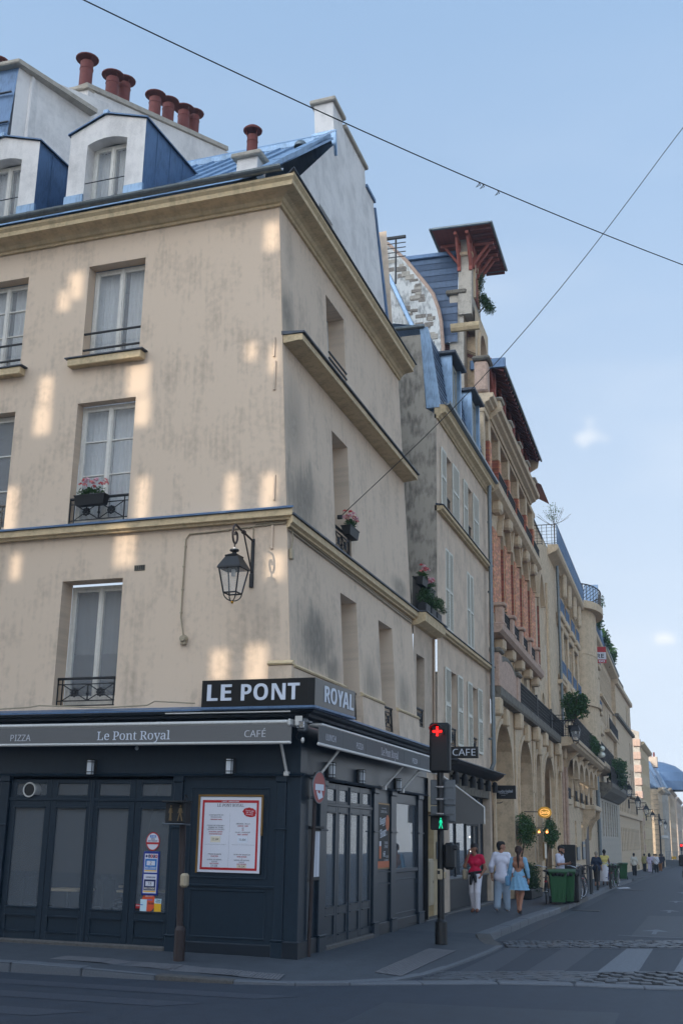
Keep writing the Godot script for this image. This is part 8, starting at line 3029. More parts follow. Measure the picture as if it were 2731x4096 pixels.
func build_street_props() -> void:
	var away := PI / 2    # front of a bicycle along the street
	bicycle("black bicycle seen from behind at the near end of the row, beside the green bin", Transform3D(Basis(Vector3.UP, away + .12), V3(-4.84, .10, -36.0)), "black", false)
	bicycle("dark bicycle leaning behind the two green bins", Transform3D(Basis(Vector3.UP, away - .2), V3(-4.30, .06, -38.6)), "steel_grey", false)
	bicycle("black bicycle with a wire basket behind the bins", Transform3D(Basis(Vector3.UP, away - .35), V3(-4.55, .03, -41.2)), "black", true)
	bicycle("dark bicycle with chrome bars between two bollards", Transform3D(Basis(Vector3.UP, away + .25), V3(-4.62, .0, -43.3)), "black", false)
	bicycle("dark red bicycle at the far end of the first row", Transform3D(Basis(Vector3.UP, away + .1), V3(-4.72, -.02, -45.6)), "red_timber_dark", false)
	bicycle("blue-framed bicycle parked past the walking women", Transform3D(Basis(Vector3.UP, away + .1), V3(-4.66, -.13, -56.0)), "blue_print", false)
	bicycle("black bicycle beside the blue-framed one", Transform3D(Basis(Vector3.UP, away - .15), V3(-4.44, -.14, -56.6)), "black", true)
	wheelie_bin("green wheelie bin with a black bag over its rim, nearest", Transform3D(Basis(Vector3.UP, .18), V3(-4.52, .09, -36.2)))
	wheelie_bin("second green wheelie bin tucked behind the nearest one", Transform3D(Basis(Vector3.UP, .1), V3(-4.36, .08, -37.1)))
	wheelie_bin("green wheelie bin with a black bag beside the far bicycles", Transform3D(Basis(Vector3.UP, .1), V3(-5.0, -.20, -62.5)))
	wheelie_bin("closed green wheelie bin standing alone against the far wall", Transform3D(Basis(Vector3.UP, .05), V3(-5.35, -.33, -74.5)), false)
	var bl := [["black bollard in front of the nearest green bin's bicycle row", -4.42, 39.8], ["black bollard between the basket bicycle and the kerb", -4.45, 41.6], ["black bollard beside the chrome-barred bicycle", -4.5, 43.1], ["black bollard at the kerb before the dark red bicycle", -4.52, 46.0], ["black bollard just past the dark red bicycle", -4.6, 47.2], ["lone black bollard beside the walking women", -4.75, 51.2], ["black bollard in front of the blue-framed bicycle", -4.5, 54.6], ["black bollard after the far bicycles", -4.65, 58.2], ["pale-topped bollard among the far walkers", -5.1, 104.0]]
	for q in bl:
		bollard(q[0], q[1], q[2])
	# covered crate behind the bins
	var k := thing("covered_crate", "black covered cargo crate behind the green bins", "crate", Transform3D(Basis(), V3(-4.50, .07, -38.0)))
	C(k, "crate_body", "black", -.36, .42, .0, .8, -.35, .3, .04)
	var cv := MB.new()
	cv.sweep_x([V2(-.4, .8), V2(.36, .78), V2(.36, .84), V2(.1, .95), V2(-.2, .98), V2(-.4, .88)], -.40, .46)
	P(k, "cover", cv.done(), "rubber")
	# black board, hedge and greenery in front of the arcade
	var b := thing("standing_board", "tall plain black standing board by the man with the phone", "board", Transform3D(Basis(), V3(-4.62, .05, -40.0)))
	C(b, "panel", "black", -.24, .24, .0, 1.72, -.03, .03, .006)
	C(b, "foot", "black", -.26, .26, .0, .06, -.2, .2, .01)
	var rng := RandomNumberGenerator.new()
	rng.seed = 61
	var h := thing("hedge", "dense dark green hedge against the arcade behind the woman in blue", "hedge", Transform3D(Basis(), V3(-5.95, .05, -40.2)))
	P(h, "foliage", leaves(rng, 3800, V3(.05, .62, 0), V3(.42, .62, 1.35), .075, [Color(.42, .52, .4), Color(.6, .72, .5), Color(.32, .42, .32)], 26), "leaf")
	C(h, "trough", "black", -.25, .25, .0, .3, -1.3, 1.3, .03)
	var c1 := thing("climbing_plant", "leafy green climber trailing from the first arcade arch", "plant", Transform3D(Basis(), V3(-6.05, 1.6, -40.4)))
	P(c1, "foliage", leaves(rng, 3000, V3(.0, .6, 0), V3(.32, .62, 1.6), .085, [Color(.7, .85, .5), Color(.9, 1.0, .55), Color(.5, .65, .4)], 24), "leaf")
	tube(c1, "stem", "bark", [V3(-.2, -1.6, .4), V3(-.15, -.3, .2), V3(0, .6, 0)], .03, 5)
	var c2 := thing("climbing_plant", "leafy green climber beyond the glowing oval sign", "plant", Transform3D(Basis(), V3(-6.1, 1.6, -46.8)))
	P(c2, "foliage", leaves(rng, 2400, V3(.0, .55, 0), V3(.3, .6, 1.7), .085, [Color(.6, .8, .45), Color(.8, .95, .5), Color(.45, .6, .38)], 20), "leaf")
	tube(c2, "stem", "bark", [V3(-.2, -1.6, .3), V3(-.1, -.2, .1), V3(0, .6, 0)], .03, 5)
	# oval brass sign
	var g := thing("oval_sign", "glowing oval brass restaurant sign reading Gloria on a bracket", "sign", Transform3D(Basis(Vector3.UP, .06), V3(-5.49, 2.81, -41.0)))
	P(g, "brass_plate", disc_mesh(.235, .19, .05), "brass", at(0, 0, -.05))
	var ring := MB.new()
	var rp := []
	for i in 28:
		rp.append(V3(cos(TAU * i / 28) * .165, sin(TAU * i / 28) * .115, .01))
	ring.tube(rp, .006, 5, true)
	P(g, "neon_ring_light", ring.done(), "sign_neon")
	text(g, "neon_lettering_light", "Gloria", "sign_neon", .085, turned(0, .0, .012, 0, 0, .06), true, false, .27, .006)
	tube(g, "bracket", "iron", [V3(-.7, .02, -.03), V3(-.23, .02, -.03)], .015, 6)
	for i in 2:
		var l := thing("small_lantern", ["tiny lit copper lamp under the oval sign, nearer the hedge", "tiny lit copper lamp under the oval sign, on the far side"][i], "wall lamp", Transform3D(Basis(), V3([-5.70, -5.43][i], 2.2, -41.0)), "lit copper lamps under the oval sign")
		var lm := MB.new()
		lm.lathe([V2(0, -.07), V2(.04, -.065), V2(.035, .0), V2(.0, .0)], 10)
		P(l, "lit_bulb", lm.done(), "lamp_warm")
		var lc := MB.new()
		lc.lathe([V2(.055, 0), V2(.04, .06), V2(.0, .08)], 10)
		P(l, "copper_cap", lc.done(), "brass")
		tube(l, "arm", "iron", [V3(-.45, .1, 0), V3(0, .1, 0)], .008, 5)
		var om := OmniLight3D.new()
		om.name = "copper_lamp_glow"
		om.light_color = Color(1, .66, .38)
		om.light_energy = .05
		om.light_size = .03
		om.omni_range = 8
		om.omni_attenuation = 2
		om.shadow_enabled = true
		om.position = V3([-5.70, -5.43][i], 2.10, -40.94)
		add_child(om)
	var wp := thing("menu_notice", "narrow wooden menu panel on the arcade pier beyond the oval sign", "menu board", Transform3D(FV.basis, V3(-6.1, 1.2, -45.1)))
	C(wp, "frame", "gilt", -.35, .35, 0, .62, 0, .06, .01)
	B(wp, "sheet", "paper_cream", -.28, .28, .06, .56, .06, .064)
	# delivery scooter cut by the right edge
	var s := thing("delivery_scooter", "dark delivery scooter with a big black box, riding away at the right edge", "scooter", Transform3D(Basis(Vector3.UP, PI / 2), V3(-1.62, gy(70), -69.4)))
	for x in [-.55, .62]:
		var w := MB.new()
		var pts := []
		for i in 20:
			pts.append(V3(x + cos(TAU * i / 20) * .19, .25 + sin(TAU * i / 20) * .19, 0))
		w.tube(pts, .06, 7, true)
		P(s, "tyre", w.done(), "rubber")
	var bd := MB.new()
	bd.ball(V3(-.35, .55, 0), V3(.45, .22, .19), 8, 12)
	bd.ball(V3(.45, .65, 0), V3(.16, .42, .2), 8, 12)
	bd.cbox(-.3, .45, .25, .34, -.16, .16, .03)
	P(s, "body", bd.done(), "black")
	C(s, "seat", "rubber", -.5, .15, .74, .82, -.14, .14, .03)
	C(s, "top_box", "black", -.95, -.38, 1.08, 1.66, -.31, .31, .05)
	C(s, "box_carrier", "steel_grey", -.85, -.4, .82, 1.08, -.15, .15, .01)
	tube(s, "handlebar", "black", [V3(.3, 1.08, -.35), V3(.42, 1.1, 0), V3(.3, 1.08, .35)], .018, 6)
	C(s, "tail_light", "red_disc", -.84, -.8, .6, .68, -.09, .09, .01)
	# site barrier at the far junction
	var f := thing("site_barrier", "grey mesh site barrier with a yellow notice at the far junction", "barrier", Transform3D(Basis(), V3(-4.6, -1.35, -170)))
	for i in 4:
		railing(f, at(-2.2 + i * 1.75, 0, 0), 1.7, 2.0, .2, .02, "steel_grey", true)
	C(f, "lower_board", "steel_grey", -2.2, 4.7, .1, .9, -.06, -.03, .01)
	C(f, "yellow_notice", "yellow_print", -1.1, -.5, 1.0, 1.35, .04, .07, .02)
	var sg := thing("far_traffic_light", "small lit red traffic light far down the street", "traffic light", Transform3D(Basis(), V3(-5.1, -2.05, -200)))
	tube(sg, "pole", "iron", [V3(0, 0, 0), V3(0, 3.0, 0)], .07, 7)
	C(sg, "head", "black", -.2, .2, 2.6, 3.7, -.15, .15, .04)
	var rl := MB.new()
	rl.ball(V3(0, 3.45, .17), V3(.16, .16, .06), 6, 10)
	P(sg, "red_signal_light", rl.done(), "signal_red")
	var pr := thing("litter", "scrap of white paper lying in the gutter", "litter", Transform3D(Basis(Vector3.UP, .5), V3(-4.35, gy(60) + .02, -60)))
	var lm2 := MB.new()
	lm2.quad(V3(-.3, 0, .2), V3(.3, .02, .22), V3(.32, .05, -.2), V3(-.28, .01, -.22))
	P(pr, "paper_scrap", lm2.done(), "paper")

func build_wires() -> void:
	var a := V3(0, 1.92, 0)
	var w := thing("overhead_wire", "thin overhead wire crossing the sky from upper left to right", "wire", Transform3D(Basis(), a))
	var p0 := V3(-.4255, .6226, -.6567) * 17.0
	var p1 := V3(.006, .4538, -.8911) * 24.0
	var d := (p1 - p0)
	var pts := []
	for i in 21:
		var q := lerpf(-.25, 1.3, i / 20.0)
		pts.append(p0 + d * q - Vector3.UP * (.35 * (1.0 - pow((q - .5) / .775, 2)) - .2))
	tube(w, "cable", "rubber", pts, .010, 5)
	for q in [.565, .572, .60]:
		var c: Vector3 = p0 + d * q - Vector3.UP * .15
		tube(w, "tie", "rubber", [c, c + V3(.03, -.06, 0), c + V3(-.04, -.1, .02), c + V3(.02, -.02, 0)], .008, 4)
	var v := thing("overhead_wire", "thin overhead wire rising from the street window to the upper right", "wire", Transform3D(Basis(), V3(-6.45, 7.80, -20.25)))
	var e := a + V3(.0129, .5469, -.8371) * 26.0 - V3(-6.45, 7.80, -20.25)
	var pv := []
	for i in 17:
		var q := i / 16.0 * 1.25
		pv.append(e * q - Vector3.UP * (.5 * sin(clampf(q, 0, 1) * PI)))
	tube(v, "cable", "rubber", pv, .008, 5)
	C(v, "hook", "iron", -.05, .05, -.04, .04, -.03, .03, .01)

# ---------------------------------------------------------------- people
# bones are [a, b, radius at a, radius at b]; joined by a smooth minimum, meshed as surface nets
func blob(bones: Array, cell: float, k: float, mb: MB) -> void:
	var lo := Vector3.INF
	var hi := -Vector3.INF
	for b in bones:
		for e in 2:
			var r: float = b[2 + e] + k + cell * 2
			lo = lo.min(b[e] - Vector3.ONE * r)
			hi = hi.max(b[e] + Vector3.ONE * r)
	var n := Vector3i(((hi - lo) / cell).ceil()) + Vector3i.ONE
	var f := PackedFloat32Array()
	f.resize(n.x * n.y * n.z)
	f.fill(1.0)
	for b in bones:
		var a: Vector3 = b[0]
		var ab: Vector3 = b[1] - a
		var l2 := maxf(ab.length_squared(), 1e-9)
		var ra: float = b[2]
		var rb: float = b[3]
		var m := maxf(ra, rb) + k + cell * 1.5
		var p0 := Vector3i(((a.min(b[1]) - Vector3.ONE * m - lo) / cell).floor()).max(Vector3i.ZERO)
		var p1 := Vector3i(((a.max(b[1]) + Vector3.ONE * m - lo) / cell).ceil()).min(n - Vector3i.ONE)
		for z in range(p0.z, p1.z + 1):
			for y in range(p0.y, p1.y + 1):
				var row := (z * n.y + y) * n.x
				for x in range(p0.x, p1.x + 1):
					var q := lo + V3(x, y, z) * cell - a
					var t := clampf(q.dot(ab) / l2, 0, 1)
					var d := (q - ab * t).length() - lerpf(ra, rb, t)
					var o := f[row + x]
					var h := maxf(k - absf(o - d), 0) / k
					f[row + x] = minf(o, d) - h * h * k * .25
	# surface nets
	var ids := {}
	var vs := PackedVector3Array()
	var ns := PackedVector3Array()
	var off := [0, 1, n.x, n.x + 1, n.x * n.y, n.x * n.y + 1, n.x * n.y + n.x, n.x * n.y + n.x + 1]
	var cs := [V3(0, 0, 0), V3(1, 0, 0), V3(0, 1, 0), V3(1, 1, 0), V3(0, 0, 1), V3(1, 0, 1), V3(0, 1, 1), V3(1, 1, 1)]
	var ed := [[0, 1], [2, 3], [4, 5], [6, 7], [0, 2], [1, 3], [4, 6], [5, 7], [0, 4], [1, 5], [2, 6], [3, 7]]
	for z in n.z - 1:
		for y in n.y - 1:
			var row := (z * n.y + y) * n.x
			for x in n.x - 1:
				var i := row + x
				var f0 := f[i]
				if f0 > cell * 4 or f0 < -cell * 4:
					continue
				var inside := 0
				for c in 8:
					if f[i + off[c]] < 0:
						inside += 1
				if inside == 0 or inside == 8:
					continue
				var s := Vector3.ZERO
				var cnt := 0
				for e in ed:
					var u := f[i + off[e[0]]]
					var w := f[i + off[e[1]]]
					if (u < 0) != (w < 0):
						s += (cs[e[0]] as Vector3).lerp(cs[e[1]], u / (u - w))
						cnt += 1
				var g := Vector3.ZERO
				for c in 8:
					g += (cs[c] * 2.0 - Vector3.ONE) * f[i + off[c]]
				ids[i] = vs.size()
				vs.append(lo + (V3(x, y, z) + s / cnt) * cell)
				ns.append(g.normalized())
	var sx := 1
	var sy := n.x
	var sz := n.x * n.y
	for i in ids:
		var f0 := f[i]
		for ax in 3:
			var st: int = [sx, sy, sz][ax]
			var b1: int = [sy, sz, sx][ax]
			var b2: int = [sz, sx, sy][ax]
			var f1 := f[i + st]
			if (f0 < 0) == (f1 < 0):
				continue
			var q := [i, i - b1, i - b1 - b2, i - b2]
			if not (ids.has(q[1]) and ids.has(q[2]) and ids.has(q[3])):
				continue
			var w := [ids[q[0]], ids[q[1]], ids[q[2]], ids[q[3]]]
			if f0 >= 0:
				w.reverse()
			mb.quad_n(vs[w[0]], vs[w[1]], vs[w[2]], vs[w[3]], ns[w[0]], ns[w[1]], ns[w[2]], ns[w[3]])

func blob_mesh(bones: Array, cell: float, k: float) -> ArrayMesh:
	var mb := MB.new()
	blob(bones, cell, k, mb)
	return mb.done()

# joints of a standing figure of height 1.72 that faces +z; "o" overrides joints
func joints(o: Dictionary) -> Dictionary:
	var j := {"pelvis": V3(0, .96, 0), "chest": V3(0, 1.27, .0), "neck": V3(0, 1.46, -.015), "head": V3(0, 1.61, .015),
		"hl": V3(.085, .92, 0), "hr": V3(-.085, .92, 0), "kl": V3(.09, .51, .02), "kr": V3(-.09, .51, .02), "al": V3(.09, .09, -.02), "ar": V3(-.09, .09, -.02), "tl": V3(.105, .035, .13), "tr": V3(-.105, .035, .13),
		"sl": V3(.175, 1.40, -.01), "sr": V3(-.175, 1.40, -.01), "el": V3(.23, 1.13, -.02), "er": V3(-.23, 1.13, -.02), "wl": V3(.25, .89, .04), "wr": V3(-.25, .89, .04), "look": V3(0, 0, 1)}
	for q in o:
		j[q] = o[q]
	return j

func hand_bones(w: Vector3, dir: Vector3, palm: Vector3, curl: float) -> Array:
	# dir: along the hand, palm: out of the palm
	dir = dir.normalized()
	palm = (palm - dir * palm.dot(dir)).normalized()
	var side := dir.cross(palm)
	var b := []
	var base := w + dir * .085
	b.append([w + dir * .01, w + dir * .05, .024, .026])
	for i in 4:
		var s := (i - 1.5) * .019
		b.append([w + dir * .03 + side * s * .8, base + side * s, .015, .012])
		var l: float = [.062, .075, .070, .055][i]
		var d1 := (dir * cos(curl) + palm * sin(curl)).normalized()
		var d2 := (dir * cos(curl * 2.2) + palm * sin(curl * 2.2)).normalized()
		var kn := base + side * s + d1 * l * .55
		b.append([base + side * s, kn, .0100, .0092])
		b.append([kn, kn + d2 * l * .5, .0092, .0080])
	var th := w + dir * .03 + side * -.03
	var t1 := th + (dir * .75 - side * .55 + palm * .35).normalized() * .035
	b.append([w + dir * .02, th, .018, .014])
	b.append([th, t1, .0125, .011])
	b.append([t1, t1 + (dir * .9 - side * .1 + palm * .4).normalized() * .028, .011, .009])
	return b

func person(label: String, xf: Transform3D, skin: Color, ov: Dictionary, c: Dictionary, fine := true) -> Node3D:
	var t := thing("person", label, "person", xf, "people on the pavement")
	var j := joints(ov)
	var cell := .017 if fine else .032
	var k := .035
	var sk := person_mat(skin)
	var look: Vector3 = j.look.normalized()
	var side := Vector3.UP.cross(look).normalized()
	var body := MB.new()
	var fem: float = c.get("fem", 0.0)
	var sw := 1.0 - fem * .08
	var bones := [[j.pelvis + V3(.05, 0, 0), j.pelvis - V3(.05, 0, 0), .115, .115], [j.pelvis, j.chest - V3(0, .12, 0), .12 - fem * .012, .115 - fem * .02], [j.chest + V3(.07, 0, 0), j.chest - V3(.07, 0, 0), .115 * sw, .115 * sw], [j.sl * V3(.8, 1, 1), j.sr * V3(.8, 1, 1), .07 * sw, .07 * sw], [j.chest + V3(0, .12, -.01), j.neck, .07, .052], [j.neck, j.head - V3(0, .06, 0), .05, .048],
		[j.sl, j.el, .05 * sw, .040], [j.sr, j.er, .05 * sw, .040], [j.el, j.wl, .040, .026], [j.er, j.wr, .040, .026],
		[j.hl, j.kl, .088, .058], [j.hr, j.kr, .088, .058], [j.kl, j.al, .056, .037], [j.kr, j.ar, .056, .037], [j.al, j.tl, .038, .028], [j.ar, j.tr, .038, .028], [j.al, j.al + V3(0, -.04, -.04), .03, .028], [j.ar, j.ar + V3(0, -.04, -.04), .03, .028]]
	blob(bones, cell, k, body)
	# head
	var h: Vector3 = j.head
	var hb := [[h + V3(0, .03, 0) - look * .012, h + V3(0, .035, 0) + look * .012, .092, .090], [h - V3(0, .03, 0) + look * .028, h - V3(0, .07, 0) + look * .045, .066, .040], [h - V3(0, .09, 0) - look * .01, h - V3(0, .15, 0) - look * .015, .05, .052]]
	if fine:
		hb.append([h + look * .095 + V3(0, .01, 0), h + look * .112 - V3(0, .025, 0), .010, .014])
		hb.append([h + look * .085 - V3(0, .06, 0) + side * .018, h + look * .085 - V3(0, .06, 0) - side * .018, .010, .010])
		for s in [-1.0, 1.0]:
			hb.append([h + side * s * .088 + V3(0, .015, 0) - look * .005, h + side * s * .09 - V3(0, .025, 0), .014, .010])
			hb.append([h + look * .082 + side * s * .033 + V3(0, .042, 0), h + look * .08 + side * s * .05 + V3(0, .038, 0), .010, .008])
	blob(hb, .009 if fine else .022, .022, body)
	if fine:
		for s in ["l", "r"]:
			var w: Vector3 = j["w" + s]
			var d: Vector3 = ov.get("hd" + s, w - j["e" + s])
			var pm: Vector3 = ov.get("hp" + s, V3(-1 if s == "l" else 1, 0, 0))
			blob(hand_bones(w, d, pm, ov.get("curl" + s, .35)), .0055, .008, body)
	else:
		for s in ["l", "r"]:
			var w: Vector3 = j["w" + s]
			var d: Vector3 = (w - j["e" + s]).normalized()
			blob([[w, w + d * .12, .035, .025]], .022, .01, body)
	P(t, "body", body.done(), sk)
	if fine:
		var em := MB.new()
		for s in [-1.0, 1.0]:
			em.ball(h + look * .083 + side * s * .034 + V3(0, .02, 0), V3(.012, .009, .010), 5, 8)
		P(t, "eyes", em.done(), "black")
		var mm := MB.new()
		mm.ball(h + look * .091 - V3(0, .058, 0), V3(.022, .006, .010), 5, 8)
		P(t, "mouth", mm.done(), "red_timber")
	# hair
	var hc: Color = c.get("hair", Color(.09, .06, .045))
	var hr := [[h + V3(0, .05, 0) - look * .03, h + V3(0, .06, 0) + look * .02, .096, .085], [h + V3(0, .01, 0) - look * .05, h - V3(0, .04, 0) - look * .05, .075, .06]]
	if c.get("hairstyle", "") == "ponytail":
		hr += [[h + V3(0, .05, 0) - look * .09, h + V3(0, .0, 0) - look * .14, .035, .032], [h - look * .14, h - look * .13 - V3(0, .2, 0), .034, .036], [h - look * .13 - V3(0, .2, 0), h - look * .11 - V3(0, .42, 0), .036, .016]]
	elif c.get("hairstyle", "") == "tied":
		hr += [[h - look * .08 - V3(0, .02, 0), h - look * .09 - V3(0, .08, 0), .045, .035], [h + side * .07 + V3(0, .02, 0), h + side * .078 - V3(0, .05, 0), .03, .018], [h - side * .07 + V3(0, .02, 0), h - side * .078 - V3(0, .05, 0), .03, .018]]
	elif c.get("hairstyle", "") == "bun":
		hr += [[h + V3(0, .09, 0) - look * .06, h + V3(0, .13, 0) - look * .06, .05, .045]]
	elif c.get("hairstyle", "") == "bushy":
		hr += [[h + V3(0, .08, 0) - look * .03, h - V3(0, .06, 0) - look * .05, .12, .13], [h + side * .08, h + side * .09 - V3(0, .1, 0), .06, .05], [h - side * .08, h - side * .09 - V3(0, .1, 0), .06, .05]]
	P(t, "hair", blob_mesh(hr, .012 if fine else .026, .02), person_mat(hc))
	if c.has("beard"):
		P(t, "beard", blob_mesh([[h - V3(0, .075, 0) + look * .05 + side * .03, h - V3(0, .075, 0) + look * .05 - side * .03, .034, .034], [h - V3(0, .03, 0) + side * .07, h - V3(0, .075, 0) + look * .04 + side * .04, .018, .03], [h - V3(0, .03, 0) - side * .07, h - V3(0, .075, 0) + look * .04 - side * .04, .018, .03]], .012, .015), person_mat(hc))
	# clothes
	var up := .013
	if c.has("top"):
		var lo: float = c.get("hem", -.02)
		var fl: float = c.get("loose", 0.0)
		var tb := [[j.pelvis + V3(.05, lo, 0), j.pelvis + V3(-.05, lo, 0), .118 + up + fl, .118 + up + fl], [j.pelvis + V3(0, lo, 0), j.chest - V3(0, .12, 0), .125 + up + fl - fem * .01, .118 + up + fl * .7 - fem * .02], [j.chest + V3(.07, 0, 0), j.chest - V3(.07, 0, 0), .116 * sw + up + fl * .5, .116 * sw + up + fl * .5], [j.sl * V3(.85, 1, 1), j.sr * V3(.85, 1, 1), .07 * sw + up, .07 * sw + up], [j.chest + V3(0, .1, -.01), j.neck - V3(0, .04, 0), .075 + up, .06]]
		if fem > .5:
			tb += [[j.chest + V3(.06, -.02, .075), j.chest + V3(.06, -.02, .08), .055 + up, .05 + up], [j.chest + V3(-.06, -.02, .075), j.chest + V3(-.06, -.02, .08), .055 + up, .05 + up]]
		var sl: float = c.get("sleeve", .5)
		for s in ["l", "r"]:
			var A: Vector3 = j["s" + s]
			var E: Vector3 = j["e" + s]
			var W: Vector3 = j["w" + s]
			if sl <= 1.0:
				tb.append([A, A.lerp(E, sl), .055 * sw + up, .048 + up + fl * .4])
			else:
				tb.append([A, E, .055 * sw + up, .045 + up + fl * .5])
				tb.append([E, E.lerp(W, sl - 1.0), .045 + up + fl * .5, .034 + up + fl * .5])
		P(t, c.get("top_name", "shirt"), blob_mesh(tb, cell, .03), person_mat(c.top, .9))
	if c.has("legs"):
		var wd: float = c.get("wide", .0)
		var en: float = c.get("cut", .96)
		var lb := [[j.pelvis + V3(.05, -.02, 0), j.pelvis - V3(.05, .02, 0), .118 + up, .118 + up]]
		for s in ["l", "r"]:
			var K: Vector3 = j["k" + s]
			var A: Vector3 = j["a" + s]
			lb.append([j["h" + s], K, .092 + up, .062 + up + wd])
			lb.append([K, K.lerp(A, en), .062 + up + wd, .045 + up + wd])
		P(t, "trousers", blob_mesh(lb, cell, .025), person_mat(c.legs, .9))
	if c.has("shoes"):
		for s in ["l", "r"]:
			var A: Vector3 = j["a" + s]
			var T: Vector3 = j["t" + s]
			var dn := V3(0, -.03, 0)
			P(t, "shoe", blob_mesh([[A + dn + (A - T).normalized() * .025, A.lerp(T, .5) + dn * .6, .040, .038], [A.lerp(T, .4) + dn * .6, T, .040, .032]], .012 if fine else .024, .015), person_mat(c.shoes, .6))
	return t

var pmats := {}
func person_mat(c: Color, rough := .75) -> StandardMaterial3D:
	var key := c.to_html() + str(rough)
	if not pmats.has(key):
		var m := StandardMaterial3D.new()
		m.resource_name = "cloth"
		m.albedo_color = c
		m.albedo_texture = TX.paint
		m.uv1_triplanar = true
		m.uv1_scale = Vector3.ONE * 2.5
		m.roughness = rough
		pmats[key] = m
	return pmats[key]

func face(x: float, s: float, yaw: float, k := 1.0, dy := 0.0) -> Transform3D:
	return Transform3D(Basis(Vector3.UP, yaw).scaled(Vector3.ONE * k), V3(x, .14 + gy(s) + dy, -s))

func build_people() -> void:
	# woman on the phone, walking towards the viewer
	var a := person("woman in a bright pink top and white trousers holding a phone to her ear", face(-5.76, 29.8, -.12, .945), Color(.62, .44, .35), {"head": V3(-.012, 1.60, .045), "look": V3(-.28, -.25, 1), "neck": V3(0, 1.455, 0),
		"kl": V3(.085, .52, .10), "al": V3(.08, .10, .08), "tl": V3(.10, .05, .22), "kr": V3(-.09, .50, .0), "ar": V3(-.085, .10, -.12), "tr": V3(-.10, .035, .02),
		"er": V3(-.27, 1.16, .07), "wr": V3(-.125, 1.47, .13), "hdr": V3(.05, .6, -.1), "hpr": V3(1, .1, -.2), "curlr": .5, "el": V3(.27, 1.12, -.03), "wl": V3(.17, .93, .06), "hdl": V3(-.3, -.7, .1), "curll": .5},
		{"fem": 1.0, "hair": Color(.13, .08, .06), "hairstyle": "tied", "top": Color(.80, .06, .26), "sleeve": .45, "hem": .05, "legs": Color(.86, .85, .88), "wide": .008, "shoes": Color(.42, .24, .17), "top_name": "blouse"})
	# sweater knotted round the waist: two hanging sleeves and a roll
	var sw := MB.new()
	var ring := []
	for i in 20:
		var q := TAU * i / 20
		ring.append(V3(cos(q) * .155, 1.0 + .03 * cos(q), sin(q) * .135))
	sw.tube(ring, .04, 7, true)
	sw.tube([V3(.02, .98, .15), V3(.05, .9, .19), V3(.07, .76, .18)], [.045, .05, .03], 7)
	sw.tube([V3(-.02, .98, .15), V3(-.05, .88, .19), V3(-.08, .70, .17)], [.045, .052, .03], 7)
	sw.ball(V3(0, .98, .16), V3(.06, .045, .04), 6, 8)
	P(a, "tied_sweater", sw.done(), "black")
	C(a, "phone", "black", -.128, -.114, 1.48, 1.60, .07, .145, .006)
	var bg := MB.new()
	bg.cbox(-.33, -.22, .82, 1.08, -.10, .12, .03)
	P(a, "shoulder_bag", bg.done(), "beige_box")
	tube(a, "bag_strap", "beige_box", [V3(-.27, 1.07, .08), V3(-.20, 1.44, .05), V3(-.24, 1.3, -.08), V3(-.27, 1.07, -.07)], .01, 5)
	# man in the white shirt, walking away, looking to his right
	person("man in a loose white shirt and pale trousers walking away, head turned", face(-5.25, 30.7, PI + .05, .985), Color(.66, .48, .39), {"look": V3(-.95, 0, .25), "kl": V3(.10, .51, -.02), "al": V3(.11, .12, -.20), "tl": V3(.12, .05, -.07), "kr": V3(-.10, .52, .08), "ar": V3(-.11, .09, .10), "tr": V3(-.13, .035, .25),
		"el": V3(.26, 1.12, -.05), "wl": V3(.27, .88, .06), "er": V3(-.26, 1.12, -.06), "wr": V3(-.28, .88, .0)},
		{"hair": Color(.06, .045, .04), "top": Color(.88, .88, .93), "sleeve": 1.45, "hem": -.10, "loose": .028, "legs": Color(.56, .62, .68), "wide": .03, "shoes": Color(.82, .82, .83)})
	# woman in the pale blue frilled dress
	var b := person("woman in a pale blue frilled open-backed dress with a long ponytail, walking away", face(-4.62, 29.5, PI - .08, .925), Color(.64, .45, .36), {"kl": V3(.06, .52, .05), "al": V3(.03, .12, .03), "tl": V3(.03, .04, .17), "kr": V3(-.07, .53, .0), "ar": V3(-.05, .17, -.17), "tr": V3(-.05, .05, -.08), "look": V3(.1, 0, 1),
		"el": V3(.24, 1.13, -.02), "wl": V3(.27, .90, .05), "er": V3(-.23, 1.13, -.03), "wr": V3(-.24, .9, .04)},
		{"fem": 1.0, "hair": Color(.20, .12, .08), "hairstyle": "ponytail", "shoes": Color(.30, .27, .28)})
	var blue := Color(.50, .68, .80)
	var dm := person_mat(blue, .9)
	var sk := MB.new()
	for i in 4:
		var y1 := 1.0 - i * .085
		var y0 := y1 - .115
		var r1 := .145 + i * .025
		var n := 44
		for q in n:
			var t0 := TAU * q / n
			var t1 := TAU * (q + 1) / n
			var w0 := 1.0 + .05 * sin(t0 * 11 + i)
			var w1 := 1.0 + .05 * sin(t1 * 11 + i)
			var ra := r1
			var rb := r1 + .055
			sk.quad(V3(cos(t1) * rb * w1, y0, sin(t1) * rb * w1 * .85), V3(cos(t0) * rb * w0, y0, sin(t0) * rb * w0 * .85), V3(cos(t0) * ra, y1, sin(t0) * ra * .85), V3(cos(t1) * ra, y1, sin(t1) * ra * .85))
	P(b, "frilled_skirt", sk.done(), dm)
	var bod := [[V3(.04, .99, 0), V3(-.04, .99, 0), .122, .122], [V3(.05, 1.28, .045), V3(-.05, 1.28, .045), .115, .115], [V3(0, 1.02, .01), V3(0, 1.16, .035), .118, .112], [V3(.06, 1.26, .085), V3(.06, 1.26, .09), .06, .058], [V3(-.06, 1.26, .085), V3(-.06, 1.26, .09), .06, .058]]
